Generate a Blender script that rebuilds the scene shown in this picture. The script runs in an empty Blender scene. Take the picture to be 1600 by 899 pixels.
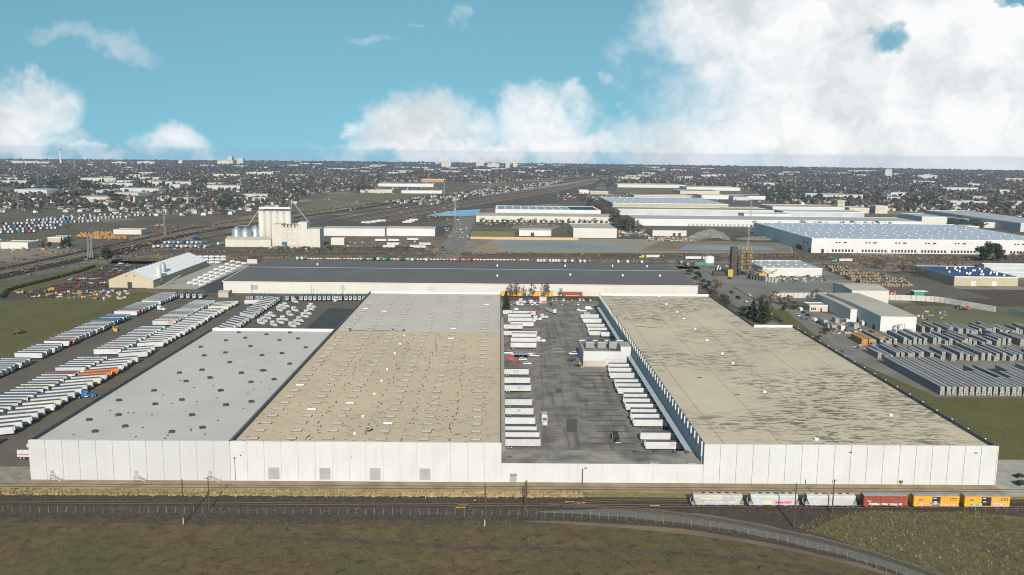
import bpy, math, random
import numpy as np
from mathutils import Vector, Matrix
R = math.radians
random.seed(7); rng = np.random.default_rng(7)
S = bpy.context.scene
C = S.collection

# ------------------------------------------------------------------ camera
CAM_H = 120.0
FPX, PXW, PXH = 1350.0, 1600.0, 899.0           # focal length in photograph pixels
YAW, PITCH, ROLL = R(.85), math.atan(211.3 / FPX), R(.65)
_f = np.array([math.sin(YAW)*math.cos(PITCH), math.cos(YAW)*math.cos(PITCH), -math.sin(PITCH)])
_r0 = np.array([math.cos(YAW), -math.sin(YAW), 0.0]); _u0 = np.cross(_r0, _f)
_r = _r0*math.cos(ROLL) + _u0*math.sin(ROLL); _u = -_r0*math.sin(ROLL) + _u0*math.cos(ROLL)
cam_d = bpy.data.cameras.new('camera'); cam = bpy.data.objects.new('camera', cam_d); C.objects.link(cam)
cam_d.sensor_width = 36.0; cam_d.lens = 36.0*FPX/PXW; cam_d.clip_start = 1.0; cam_d.clip_end = 60000.0
cam.matrix_world = Matrix(((_r[0], _u[0], -_f[0], 0), (_r[1], _u[1], -_f[1], 0), (_r[2], _u[2], -_f[2], CAM_H), (0, 0, 0, 1)))
S.camera = cam

def G(x, y, z=0.0):
    """world XY of the point of height z that the photograph shows at pixel (x, y)"""
    d = _f + _r*(x-PXW/2)/FPX - _u*(y-PXH/2)/FPX
    t = (z-CAM_H)/d[2]
    return float(t*d[0]), float(t*d[1])
def px(X, Y, Z=0.0):
    v = np.array([X, Y, Z-CAM_H]); zc = v @ _f
    return PXW/2 + FPX*(v @ _r)/zc, PXH/2 - FPX*(v @ _u)/zc

# ------------------------------------------------------------------ light
SUN_EL, SUN_AZ = R(27), R(.9)                # behind the camera, a touch to its right
sun_to = Vector((math.sin(SUN_AZ)*math.cos(SUN_EL), -math.cos(SUN_AZ)*math.cos(SUN_EL), math.sin(SUN_EL)))
sl = bpy.data.lights.new('sun', 'SUN'); sl.energy = 5.0; sl.angle = R(.5); sl.color = (1, .90, .80)
so = bpy.data.objects.new('sun', sl); C.objects.link(so)
so.rotation_euler = sun_to.to_track_quat('Z', 'Y').to_euler(); so.location = (0, 0, 400)

S.view_settings.view_transform = 'Standard'; S.view_settings.look = 'None'
S.view_settings.gamma = 1.0; S.view_settings.exposure = 0.22; S.view_settings.use_curve_mapping = False
S.render.engine = 'CYCLES'
S.cycles.max_bounces = 4; S.cycles.diffuse_bounces = 2; S.cycles.glossy_bounces = 2; S.cycles.transparent_max_bounces = 12
S.cycles.volume_bounces = 0; S.cycles.use_denoising = True; S.cycles.filter_width = 1.05
try: S.cycles.denoiser = 'OPENIMAGEDENOISE'
except Exception: pass

def nd(nt, typ, **kw):
    n = nt.nodes.new(typ)
    for k, v in kw.items():
        if isinstance(k, str) and k.startswith('i_'):
            n.inputs[k[2:].replace('_', ' ')].default_value = v
        else: setattr(n, k, v)
    return n
def mth(nt, op, a, b=None, c=None, clamp=False):
    n = nt.nodes.new('ShaderNodeMath'); n.operation = op; n.use_clamp = clamp
    for i, v in enumerate((a, b, c)):
        if v is None: continue
        if isinstance(v, (int, float)): n.inputs[i].default_value = v
        else: nt.links.new(v, n.inputs[i])
    return n.outputs[0]
def mixc(nt, fac, a, b, mode='MIX'):
    n = nt.nodes.new('ShaderNodeMix'); n.data_type = 'RGBA'; n.blend_type = mode; n.clamp_factor = True
    for s, v in ((n.inputs[0], fac), (n.inputs[6], a), (n.inputs[7], b)):
        if isinstance(v, (int, float)): s.default_value = v
        elif isinstance(v, tuple): s.default_value = v if len(v) == 4 else v + (1,)
        else: nt.links.new(v, s)
    return n.outputs[2]
def noise(nt, vec, scale, detail=4, rough=.55, dist=0.0):
    n = nt.nodes.new('ShaderNodeTexNoise'); n.inputs['Scale'].default_value = scale; n.inputs['Detail'].default_value = detail
    n.inputs['Roughness'].default_value = rough; n.inputs['Distortion'].default_value = dist
    if vec is not None: nt.links.new(vec, n.inputs['Vector'])
    return n.outputs['Fac']
def ramp(nt, fac, lo, hi):
    n = nt.nodes.new('ShaderNodeMapRange'); n.interpolation_type = 'SMOOTHSTEP'
    n.inputs['From Min'].default_value = lo; n.inputs['From Max'].default_value = hi
    nt.links.new(fac, n.inputs['Value']); return n.outputs['Result']

# ------------------------------------------------------------------ sky: blue daylight sky with cumulus
W = bpy.data.worlds.new('World'); S.world = W; W.use_nodes = True
nt = W.node_tree; nt.nodes.clear()
sky = nd(nt, 'ShaderNodeTexSky', sky_type='NISHITA', sun_disc=False, sun_elevation=SUN_EL, sun_rotation=math.pi - SUN_AZ,
         altitude=100.0, air_density=1.0, dust_density=.6, ozone_density=2.0)
tc = nd(nt, 'ShaderNodeTexCoord')
# the air near the horizon stays as blue as higher up
lift = nt.nodes.new('ShaderNodeVectorMath'); lift.operation = 'MULTIPLY_ADD'; nt.links.new(tc.outputs['Generated'], lift.inputs[0]); lift.inputs[1].default_value = (1, 1, .75); lift.inputs[2].default_value = (0, 0, .33)
nrm = nt.nodes.new('ShaderNodeVectorMath'); nrm.operation = 'NORMALIZE'; nt.links.new(lift.outputs[0], nrm.inputs[0]); nt.links.new(nrm.outputs[0], sky.inputs['Vector'])
sep = nd(nt, 'ShaderNodeSeparateXYZ'); nt.links.new(tc.outputs['Generated'], sep.inputs[0])
AZ = mth(nt, 'ARCTAN2', sep.outputs[0], sep.outputs[1])          # azimuth, elevation in radians
EL = mth(nt, 'ARCSINE', sep.outputs[2])
comb = nd(nt, 'ShaderNodeCombineXYZ'); nt.links.new(AZ, comb.inputs[0]); nt.links.new(EL, comb.inputs[1])
UV = comb.outputs[0]
def azel(x, y):
    d = _f + _r*(x-PXW/2)/FPX - _u*(y-PXH/2)/FPX
    d = d/np.linalg.norm(d)
    return math.atan2(d[0], d[1]), math.asin(d[2])
def warp(vec, sc, amp):
    n = nt.nodes.new('ShaderNodeTexNoise'); n.inputs['Scale'].default_value = sc; n.inputs['Detail'].default_value = 4; n.inputs['Roughness'].default_value = .62
    nt.links.new(vec, n.inputs['Vector'])
    q = nt.nodes.new('ShaderNodeVectorMath'); q.operation = 'MULTIPLY_ADD'; nt.links.new(n.outputs['Color'], q.inputs[0])
    q.inputs[1].default_value = (amp, amp, 0); q.inputs[2].default_value = (-amp/2, -amp/2, 0)
    r = nt.nodes.new('ShaderNodeVectorMath'); r.operation = 'ADD'; nt.links.new(vec, r.inputs[0]); nt.links.new(q.outputs[0], r.inputs[1])
    return r.outputs[0]
WUV = warp(UV, 15.0, .085)
sepw = nd(nt, 'ShaderNodeSeparateXYZ'); nt.links.new(WUV, sepw.inputs[0]); WAZ, WEL = sepw.outputs[0], sepw.outputs[1]
n1 = noise(nt, UV, 9.0, 6, .62)
wob = mth(nt, 'MULTIPLY', mth(nt, 'SUBTRACT', n1, .5), 3.0)
# each cumulus: centre and half sizes (radians), thickness
CLOUDS = [(1320, 35, 225, 70, .9), (1530, 120, 290, 125, 1.2), (1095, 55, 78, 52, .25), (1110, 115, 60, 26, .0), (1310, 200, 160, 62, .8), (1450, 225, 350, 50, 1.0), (1110, 238, 130, 18, .35), (1062, 205, 40, 20, .0), (985, 225, 55, 18, -.1),
          (840, 200, 78, 52, .5), (860, 232, 110, 26, .6), (655, 198, 82, 42, .45), (565, 190, 36, 18, -.1), (720, 234, 170, 20, .55), (755, 195, 30, 30, .1), (690, 165, 25, 20, -.15), (885, 155, 30, 18, -.1),
          (40, 185, 58, 42, .3), (58, 145, 18, 26, -.1), (20, 222, 80, 20, .3), (275, 222, 52, 26, .25), (330, 230, 20, 24, -.25), (130, 240, 60, 10, -.2),
          (150, 72, 95, 24, -.52), (590, 62, 42, 16, -.6), (715, 25, 20, 28, -.6), (645, 32, 30, 7, -.66), (945, 118, 14, 18, -.68), (965, 160, 18, 16, -.72)]
field = None
for cx, cy, sx, sy, th in CLOUDS:
    a, e = azel(cx, cy)
    dx = mth(nt, 'DIVIDE', mth(nt, 'SUBTRACT', WAZ, a), sx/FPX); dy = mth(nt, 'DIVIDE', mth(nt, 'SUBTRACT', WEL, e), sy/FPX)
    r2 = mth(nt, 'ADD', mth(nt, 'MULTIPLY', dx, dx), mth(nt, 'MULTIPLY', dy, dy))
    v = mth(nt, 'MULTIPLY_ADD', r2, -.8, .75 + th)
    field = v if field is None else mth(nt, 'MAXIMUM', field, v)
# beyond the frame the unseen cumulus is thinned to weaken the sky's fill
gen = mth(nt, 'MULTIPLY_ADD', noise(nt, tc.outputs['Generated'], 3.0, 3, .55), 7.0, -6.0)
absaz = mth(nt, 'ABSOLUTE', AZ)
out_of_view = mth(nt, 'MAXIMUM', ramp(nt, absaz, .62, .85), ramp(nt, EL, .24, .42))
field = mth(nt, 'MAXIMUM', mth(nt, 'MAXIMUM', field, -3.0), mth(nt, 'ADD', gen, mth(nt, 'MULTIPLY', mth(nt, 'SUBTRACT', out_of_view, 1.0), 9.0)))
hole = []
for cx, cy, sx, sy in ((1385, 52, 30, 26), (1585, 4, 26, 12)):
    a, e = azel(cx, cy)
    dx = mth(nt, 'DIVIDE', mth(nt, 'SUBTRACT', WAZ, a), sx/FPX); dy = mth(nt, 'DIVIDE', mth(nt, 'SUBTRACT', WEL, e), sy/FPX)
    r2 = mth(nt, 'ADD', mth(nt, 'MULTIPLY', dx, dx), mth(nt, 'MULTIPLY', dy, dy))
    field = mth(nt, 'SUBTRACT', field, mth(nt, 'MULTIPLY', mth(nt, 'MAXIMUM', mth(nt, 'SUBTRACT', 1.4, r2), 0.0), 1.35))
dens = mth(nt, 'ADD', field, wob)
cover = ramp(nt, dens, -.4, 1.3)
shade = ramp(nt, noise(nt, WUV, 9.0, 4, .58), .42, .68)
ccol = mixc(nt, shade, (.85, .85, .855), (.56, .61, .63))
skyc = mixc(nt, 1.0, sky.outputs[0], (.150*.71, .150*1.0, .150*.765), 'MULTIPLY')
cloudy = mixc(nt, mth(nt, 'MULTIPLY', cover, .97), skyc, ccol)
bg = nd(nt, 'ShaderNodeBackground'); bg.inputs['Strength'].default_value = 1.0
W.cycles.sampling_method = 'NONE'
wo = nd(nt, 'ShaderNodeOutputWorld'); nt.links.new(cloudy, bg.inputs['Color']); nt.links.new(bg.outputs[0], wo.inputs['Surface'])

# ------------------------------------------------------------------ materials
M = {}
def mat(name, col, col2=None, scale=.3, amt=.25, rough=.8, metal=0.0, spec=.3, bump=0.0, stretch=None, rnd=0.0, fn=None, alpha=None, attr=None):
    m = bpy.data.materials.new(name); m.use_nodes = True; nt = m.node_tree
    b = nt.nodes['Principled BSDF']
    b.inputs['Roughness'].default_value = rough; b.inputs['Metallic'].default_value = metal
    b.inputs['Specular IOR Level'].default_value = spec
    geo = nt.nodes.new('ShaderNodeNewGeometry'); pos = geo.outputs['Position']
    if stretch:
        mp = nt.nodes.new('ShaderNodeMapping'); mp.inputs['Scale'].default_value = stretch; nt.links.new(pos, mp.inputs[0]); pos = mp.outputs[0]
    col = tuple(col)
    c2 = tuple(col2) if col2 else tuple(c*(1-amt) for c in col)
    base = (*col, 1)
    if attr:
        a = nt.nodes.new('ShaderNodeAttribute'); a.attribute_name = attr; base = a.outputs['Color']
        n = noise(nt, pos, scale, 5, .6)
        out = mixc(nt, ramp(nt, n, .3, .7), base, mixc(nt, 1.0, base, (1-amt, 1-amt, 1-amt), 'MULTIPLY'))
    elif scale:
        n = noise(nt, pos, scale, 4, .6)
        out = mixc(nt, ramp(nt, n, .33, .67), base, (*c2, 1))
    else: out = None
    if rnd:
        oi = nt.nodes.new('ShaderNodeObjectInfo')
        out = mixc(nt, mth(nt, 'MULTIPLY', oi.outputs['Random'], rnd), out if out is not None else base, tuple(c*.45 for c in col) )
    if fn: out = fn(nt, geo.outputs['Position'], out if out is not None else base, b)
    if out is not None and not isinstance(out, tuple): nt.links.new(out, b.inputs['Base Color'])
    else: b.inputs['Base Color'].default_value = base
    if bump:
        bp = nt.nodes.new('ShaderNodeBump'); bp.inputs['Strength'].default_value = bump; bp.inputs['Distance'].default_value = .4
        nt.links.new(noise(nt, pos, scale*3, 6, .65), bp.inputs['Height']); nt.links.new(bp.outputs[0], b.inputs['Normal'])
    if alpha is not None: b.inputs['Alpha'].default_value = alpha
    M[name] = m
    return m
def stained(dark, sx, sy, lo, hi, amt, sc2=None):
    """weather stains: stretched noise thresholded into streaks"""
    def f(nt, pos, col, b):
        mp = nt.nodes.new('ShaderNodeMapping'); mp.inputs['Scale'].default_value = (sx, sy, 1); nt.links.new(pos, mp.inputs[0])
        k = ramp(nt, noise(nt, mp.outputs[0], 1.0, 5, .6), lo, hi)
        big = ramp(nt, noise(nt, pos, sc2 or .02, 3, .5), .36, .62)
        return mixc(nt, mth(nt, 'MULTIPLY', mth(nt, 'MULTIPLY', k, big), amt), col, dark)
    return f

# ------------------------------------------------------------------ geometry helpers
class MB:
    def __init__(s): s.v = []; s.f = []; s.m = []; s.xf = None
    def at(s, x=0, y=0, z=0, rz=0):
        c, n = math.cos(rz), math.sin(rz); s.xf = (x, y, z, c, n); return s
    def add(s, vs, fs, mi=0):
        o = len(s.v)
        if s.xf:
            x, y, z, c, n = s.xf
            vs = [(x + p[0]*c - p[1]*n, y + p[0]*n + p[1]*c, z + p[2]) for p in vs]
        s.v += vs; s.f += [tuple(i+o for i in f) for f in fs]; s.m += [mi]*len(fs)
    def box(s, x0, y0, z0, x1, y1, z1, mi=0, bottom=True):
        v = [(x0,y0,z0),(x1,y0,z0),(x1,y1,z0),(x0,y1,z0),(x0,y0,z1),(x1,y0,z1),(x1,y1,z1),(x0,y1,z1)]
        f = [(4,5,6,7),(0,1,5,4),(1,2,6,5),(2,3,7,6),(3,0,4,7)] + ([(3,2,1,0)] if bottom else [])
        s.add(v, f, mi); return s
    def hexa(s, b, t, mi=0):                       # bottom quad, top quad (both ccw from above)
        s.add(list(b)+list(t), [(4,5,6,7),(0,1,5,4),(1,2,6,5),(2,3,7,6),(3,0,4,7),(3,2,1,0)], mi); return s
    def quad(s, *p, mi=0): s.add(list(p), [tuple(range(len(p)))], mi); return s
    def tube(s, p, q, r0, r1=None, n=6, mi=0, cap=True):
        r1 = r0 if r1 is None else r1
        p, q = Vector(p), Vector(q); d = (q-p).normalized()
        a = d.orthogonal().normalized(); b = d.cross(a)
        v = []
        for c, r in ((p, r0), (q, r1)):
            for i in range(n):
                t = 2*math.pi*i/n; v.append(tuple(c + a*(math.cos(t)*r) + b*(math.sin(t)*r)))
        f = [(i, (i+1) % n, n+(i+1) % n, n+i) for i in range(n)]
        if cap: f += [tuple(range(n))[::-1], tuple(range(n, 2*n))]
        s.add(v, f, mi); return s
    def lathe(s, prof, n=12, mi=0, cx=0, cy=0):
        v = []; f = []
        for r, z in prof:
            for i in range(n):
                t = 2*math.pi*i/n; v.append((cx+r*math.cos(t), cy+r*math.sin(t), z))
        for k in range(len(prof)-1):
            for i in range(n):
                f.append((k*n+i, k*n+(i+1) % n, (k+1)*n+(i+1) % n, (k+1)*n+i))
        f.append(tuple((len(prof)-1)*n+i for i in range(n)))
        s.add(v, f, mi); return s
    def prism(s, poly, z0, z1, mi=0):
        n = len(poly)
        v = [(x, y, z0) for x, y in poly] + [(x, y, z1) for x, y in poly]
        s.add(v, [tuple(range(n, 2*n))] + [(i, (i+1) % n, n+(i+1) % n, n+i) for i in range(n)], mi); return s
    def mesh(s, name, mats, smooth=False):
        me = bpy.data.meshes.new(name); me.from_pydata(s.v, [], s.f)
        for k in ([mats] if isinstance(mats, (str, bpy.types.Material)) else mats): me.materials.append(M[k] if isinstance(k, str) else k)
        if any(s.m): me.polygons.foreach_set('material_index', s.m)
        if smooth: me.polygons.foreach_set('use_smooth', [True]*len(s.f))
        me.update(); return me
    def build(s, name, mats, parent=None, smooth=False): return obj(name, s.mesh(name, mats, smooth), parent)
KIDS = {}                                          # parts of each thing, so copies need no search
def obj(name, me, parent=None):
    o = bpy.data.objects.new(name, me); C.objects.link(o)
    if parent is not None: o.parent = parent; KIDS.setdefault(parent.name, []).append(o)
    return o
def tag(o, label=None, cat=None, group=None, kind=None):
    if label: o['label'] = label
    if cat: o['category'] = cat
    if group: o['group'] = group
    if kind: o['kind'] = kind
    return o
def thing(name, label, cat, loc=(0, 0, 0), rz=0.0, group=None):
    o = bpy.data.objects.new(name, None); C.objects.link(o); o.empty_display_size = .5
    o.location = (loc[0], loc[1], loc[2] if len(loc) > 2 else 0); o.rotation_euler = (0, 0, rz)
    return tag(o, label, cat, group)
def copy_tree(o, parent=None):
    c = o.copy(); C.objects.link(c); c.parent = parent
    if parent is not None: KIDS.setdefault(parent.name, []).append(c)
    for ch in KIDS.get(o.name, ()): copy_tree(ch, c)
    return c
ORD = lambda n: '%d%s' % (n, 'th' if 10 <= n % 100 <= 20 else {1: 'st', 2: 'nd', 3: 'rd'}.get(n % 10, 'th'))
def sheet(name, pts, z, m, parent=None):
    g = MB(); g.add([(p[0], p[1], z) for p in pts], [tuple(range(len(pts)))])
    me = g.mesh(name, m)
    if me.polygons[0].normal.z < 0: me.flip_normals()
    o = obj(name, me, parent)
    if parent is None: o['kind'] = 'structure'
    return o
def psheet(name, pxs, z, m): return sheet(name, [G(x, y) for x, y in pxs], z, m)
def rect(name, x0, y0, x1, y1, z, m): return sheet(name, [(x0, y0), (x1, y0), (x1, y1), (x0, y1)], z, m)
def ribbon_pts(pts, w):
    """left / right offset polyline"""
    L, Rr = [], []
    for i, p in enumerate(pts):
        a = pts[max(i-1, 0)]; b = pts[min(i+1, len(pts)-1)]
        dx, dy = b[0]-a[0], b[1]-a[1]; l = math.hypot(dx, dy) or 1; nx, ny = -dy/l, dx/l
        L.append((p[0]+nx*w/2, p[1]+ny*w/2)); Rr.append((p[0]-nx*w/2, p[1]-ny*w/2))
    return L, Rr
def ribbon(g, pts, w, z, mi=0):
    L, Rr = ribbon_pts(pts, w)
    n = len(pts); g.add([(x, y, z) for x, y in Rr] + [(x, y, z) for x, y in L], [(i, i+1, n+i+1, n+i) for i in range(n-1)], mi)
def smooth_path(pts, step):
    """Catmull-Rom through pts, resampled at roughly equal steps"""
    P = [pts[0]] + list(pts) + [pts[-1]]; out = []
    for i in range(1, len(P)-2):
        p0, p1, p2, p3 = (np.array(P[i+k], float) for k in (-1, 0, 1, 2))
        n = max(2, int(np.linalg.norm(p2-p1)/step))
        for k in range(n):
            t = k/n
            out.append(tuple(.5*((2*p1) + (-p0+p2)*t + (2*p0-5*p1+4*p2-p3)*t*t + (-p0+3*p1-3*p2+p3)*t**3)))
    out.append(tuple(map(float, pts[-1]))); return out
# ------------------------------------------------------------------ palette
def ground_fn(nt, pos, col, b):
    # patchwork of dark lots, streets, bare soil: broad patches plus fine mottling
    v = nt.nodes.new('ShaderNodeTexVoronoi'); v.inputs['Scale'].default_value = .009; nt.links.new(pos, v.inputs['Vector'])
    s = nt.nodes.new('ShaderNodeSeparateColor'); nt.links.new(v.outputs['Color'], s.inputs[0])
    c = mixc(nt, ramp(nt, s.outputs[0], .55, .8), col, (.11, .105, .06))
    c = mixc(nt, ramp(nt, s.outputs[1], .72, .92), c, (.25, .205, .145))
    return mixc(nt, ramp(nt, noise(nt, pos, .03, 6, .7), .42, .8), c, (.06, .053, .047))
mat('ground_soil', (.15, .113, .077), (.092, .072, .053), .012, fn=ground_fn, rough=.95)
def field_fn(nt, pos, col, b):
    g = ramp(nt, noise(nt, pos, .035, 4, .55), .44, .62)
    c = mixc(nt, mth(nt, 'MULTIPLY', g, .75), col, (.09, .085, .028))
    c = mixc(nt, ramp(nt, noise(nt, pos, 1.4, 6, .75), .52, .74), c, (.20, .155, .09))
    return mixc(nt, ramp(nt, noise(nt, pos, .28, 6, .7), .48, .74), c, (.034, .029, .014))
mat('field_grass', (.145, .10, .044), (.095, .066, .03), .16, fn=field_fn, rough=.95, bump=.8)
mat('green_grass', (.095, .098, .022), (.14, .11, .04), .05, rough=.95, bump=.5,
    fn=lambda nt, pos, c, b: mixc(nt, ramp(nt, noise(nt, pos, .6, 6, .7), .45, .75), c, (.05, .052, .02)))
mat('weed_grass', (.12, .11, .045), (.19, .15, .085), .25, rough=.95, bump=1.0)
mat('dry_grass', (.36, .29, .13), (.20, .17, .07), .5, rough=.95)
mat('lush_grass', (.15, .155, .035), (.27, .22, .075), .6, rough=.95)
mat('dirt', (.33, .25, .16), (.23, .17, .105), .12, rough=.95, bump=.3)
mat('dirt_dark', (.105, .076, .052), (.06, .046, .034), .2, rough=.95, bump=.3)
mat('ballast', (.044, .035, .028), (.078, .061, .048), .5, rough=.95, bump=.8, fn=lambda nt, pos, c, b: mixc(nt, mth(nt, 'MULTIPLY', ramp(nt, noise(nt, pos, 2.5, 4, .7), .5, .75), .6), c, (.115, .092, .072)))
mat('ballast_grey', (.175, .17, .15), (.115, .115, .10), .8, rough=.95, bump=.5)
mat('gravel_pale', (.31, .28, .22), (.22, .195, .15), .3, rough=.95, bump=.3)
def asphalt_fn(nt, pos, col, b):
    k = ramp(nt, noise(nt, pos, .08, 5, .65), .42, .66)
    c = mixc(nt, mth(nt, 'MULTIPLY', k, .75), col, (.095, .087, .077))
    mp = nt.nodes.new('ShaderNodeMapping'); mp.inputs['Scale'].default_value = (.05, .6, 1); nt.links.new(pos, mp.inputs[0])
    mq = nt.nodes.new('ShaderNodeMapping'); mq.inputs['Scale'].default_value = (.35, .018, 1); nt.links.new(pos, mq.inputs[0])
    c = mixc(nt, mth(nt, 'MULTIPLY', ramp(nt, noise(nt, mq.outputs[0], 1.0, 4, .6), .5, .68), .65), c, (.085, .078, .07))
    return mixc(nt, mth(nt, 'MULTIPLY', ramp(nt, noise(nt, mp.outputs[0], 1.0, 5, .6), .5, .72), .6), c, (.085, .078, .07))
mat('yard_asphalt', (.27, .24, .205), (.21, .187, .158), .05, fn=asphalt_fn, rough=.9)
mat('lot_asphalt', (.135, .115, .09), (.105, .09, .07), .06, rough=.9)
mat('dark_asphalt', (.062, .062, .064), (.048, .048, .05), .05, rough=.85)
mat('street_asphalt', (.20, .185, .165), (.155, .145, .13), .08, rough=.9)
mat('plant_asphalt', (.22, .205, .18), (.15, .14, .125), .03, rough=.9)
mat('crack_seal', (.095, .088, .08), scale=0, rough=.9)
mat('oil_dark', (.075, .068, .06), (.10, .09, .078), .5, rough=.9)
mat('paint_white', (.72, .72, .70), scale=.8, amt=.3, rough=.7)
mat('paint_yellow', (.62, .42, .06), scale=.8, amt=.3, rough=.7)
mat('concrete', (.40, .37, .31), (.31, .285, .24), .2, rough=.9)
mat('water', (.17, .19, .20), (.24, .24, .22), .03, rough=.4, spec=.4)
mat('water_blue', (.045, .17, .36), (.06, .2, .38), .03, rough=.1, spec=.5)
mat('ground_brown', (.22, .155, .10), (.13, .098, .07), .03, rough=.95)
mat('field_tan', (.24, .19, .12), (.17, .14, .085), .02, rough=.95)
mat('field_olive', (.12, .115, .055), (.16, .14, .08), .01, rough=.95)

# warehouses
def wall_fn(nt, pos, col, b):
    mp = nt.nodes.new('ShaderNodeMapping'); mp.inputs['Scale'].default_value = (.9, .9, .05); nt.links.new(pos, mp.inputs[0])
    return mixc(nt, mth(nt, 'MULTIPLY', ramp(nt, noise(nt, mp.outputs[0], 1.0, 5, .6), .48, .78), .30), col, (.36, .33, .28))
mat('wall_white', (.485, .487, .492), (.455, .457, .462), .09, fn=wall_fn, rough=.75)
mat('wall_grey_white', (.425, .427, .432), (.40, .402, .407), .07, fn=wall_fn, rough=.75)
mat('wall_cream', (.50, .485, .445), (.47, .455, .42), .05, rough=.8)
mat('joint', (.20, .19, .18), scale=0, rough=.9)
mat('dock_wall_shade', (.36, .385, .42), (.32, .345, .38), .1, rough=.8)  # blue-grey base colour paints deeper shade onto the white hall's dock side
mat('joint_pale', (.36, .355, .345), scale=0, rough=.9)
mat('coping', (.66, .66, .64), scale=.4, amt=.1, rough=.6)
mat('membrane_shade', (.11, .12, .135), (.085, .095, .11), .3, rough=.8)  # parapet membrane, bluish dark to paint in the shade of side parapets
mat('roof_grey', (.52, .48, .45), (.475, .44, .415), .035, fn=stained((.20, .20, .19), .5, 1.0, .60, .70, .75, .03), rough=.9)
mat('roof_tan', (.57, .455, .315), (.51, .415, .29), .03, fn=stained((.22, .185, .13), .3, .7, .545, .64, .45, .03), rough=.9)
mat('roof_pale', (.55, .49, .43), (.49, .44, .39), .03, fn=stained((.22, .21, .19), .5, .9, .6, .7, .6, .04), rough=.9)
mat('roof_stone', (.565, .475, .35), (.51, .43, .32), .03, fn=stained((.155, .13, .095), .2, .75, .50, .565, 1.0, .02), rough=.9)
mat('seam', (.30, .26, .19), scale=.3, amt=.3, rough=.9)
mat('connector_roof', (.33, .295, .25), (.13, .12, .108), .07, rough=.9)
mat('roof_slate', (.135, .126, .12), (.12, .112, .107), .05, rough=.75)
mat('ridge_cap', (.33, .33, .32), scale=0, rough=.7)
mat('skylight', (.44, .41, .36), (.38, .355, .31), .4, rough=.5, rnd=.2)
mat('skylight_bright', (.80, .80, .78), scale=0, rough=.4)
mat('skylight_rim', (.12, .11, .09), scale=0, rough=.8)
mat('fan_dark', (.05, .045, .04), (.09, .085, .075), 1.2, rough=.7)
mat('vent_white', (.78, .78, .76), scale=0, rough=.5)
mat('metal_grey', (.36, .37, .38), (.28, .29, .30), .6, rough=.5, metal=.3)
mat('metal_dark', (.07, .07, .075), scale=.6, amt=.3, rough=.6)
mat('canopy_blue', (.42, .47, .50), (.37, .415, .44), .15, rough=.6)
mat('stair_white', (.47, .47, .47), scale=0, rough=.6)
mat('door_grey', (.31, .31, .31), scale=.5, amt=.12, rough=.6)
mat('door_dark', (.035, .037, .04), scale=0, rough=.6)
mat('glass_dark', (.03, .04, .05), scale=0, rough=.08, spec=.6)
mat('rust', (.22, .10, .05), (.13, .07, .045), 1.0, rough=.85)
mat('brick_brown', (.30, .20, .13), (.22, .15, .10), 1.0, rough=.9)

# ------------------------------------------------------------------ the ground
def disc(name, r0, r1, n, z, m):
    v = [(0, 0, z)] if r0 == 0 else []
    g = MB()
    rings = [r0] + [x for x in (300, 900, 2500, 6000) if r0 < x < r1] + [r1]
    rings = [r for r in rings if r > 0]
    vs = [(0, 0, z)]; fs = []
    for r in rings:
        for i in range(n):
            t = 2*math.pi*i/n; vs.append((r*math.cos(t), r*math.sin(t), z))
    for i in range(n): fs.append((0, 1+i, 1+(i+1) % n))
    for k in range(len(rings)-1):
        for i in range(n): fs.append((1+k*n+i, 1+(k+1)*n+i, 1+(k+1)*n+(i+1) % n, 1+k*n+(i+1) % n))
    g.add(vs, fs); return tag(g.build(name, m), kind='structure')
disc('ground', 0, 9500, 96, -.10, 'ground_soil')

# near field, railway corridor and strips in front of the warehouse
rect('field', -420, 60, 420, 268, 0, 'field_grass')
rect('gravel_strip', -420, 266, 420, 277, .010, 'dirt_dark')
sheet('railway_bed', [(-420, 269.6), (20, 269.6), (60, 264.5), (86, 253.5), (108, 241), (135, 215), (150, 222), (125, 247), (112, 262), (112, 277), (420, 277), (420, 290), (-420, 290)], .016, 'ballast')
pb = smooth_path([(14, 276.6), (25, 276.8), (45, 276.2), (60, 273.2), (74.5, 268.8), (87, 262.2), (108.5, 249), (124.5, 234), (138, 216), (146, 202)], 4); g = MB(); nb_ = len(pb); L_, R_ = [], []
for i_, p_ in enumerate(pb):
    a_ = pb[max(i_-1, 0)]; b_ = pb[min(i_+1, nb_-1)]; dx, dy = b_[0]-a_[0], b_[1]-a_[1]; l_ = math.hypot(dx, dy); w_ = min(4.6, .4+i_*.5)*(1+.10*math.sin(i_*1.7)); L_.append((p_[0]-dy/l_*w_, p_[1]+dx/l_*w_, .022)); R_.append((p_[0]+dy/l_*w_, p_[1]-dx/l_*w_, .022))
g.add(R_+L_, [(i_, i_+1, nb_+i_+1, nb_+i_) for i_ in range(nb_-1)]); tag(g.build('pale_ballast', 'ballast_grey'), kind='structure')
rect('grass_verge', -420, 289.5, 420, 294.5, .020, 'lush_grass')
sheet('grass_verge', [(-420, 290.5), (-104, 290.5), (-100, 294.2), (-420, 296)], .026, 'weed_grass')
rect('dirt_road', -420, 293.6, 420, 303.2, .026, 'dirt')
rect('track_rut', -380, 296.2, 230, 296.7, .031, 'dirt_dark')
rect('track_rut', -380, 298.6, 230, 299.1, .031, 'dirt_dark')
sheet('gravel_apron', [(-330, 299), (-171, 300.2), (-171, 316), (-330, 316)], .036, 'gravel_pale')
sheet('weed_field', [(101, 262.5), (118, 247.5), (150, 214), (215, 214), (215, 262), (166, 277.8), (128, 278.6), (112, 272)], .030, 'weed_grass')
dt = MB(); ribbon(dt, smooth_path([G(390, 836), G(480, 842), G(760, 856), G(1000, 862), G(1200, 878), G(1330, 905)], 6), 2.4, .012)
tag(dt.build('field_track', 'dirt_dark'), kind='structure')
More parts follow.
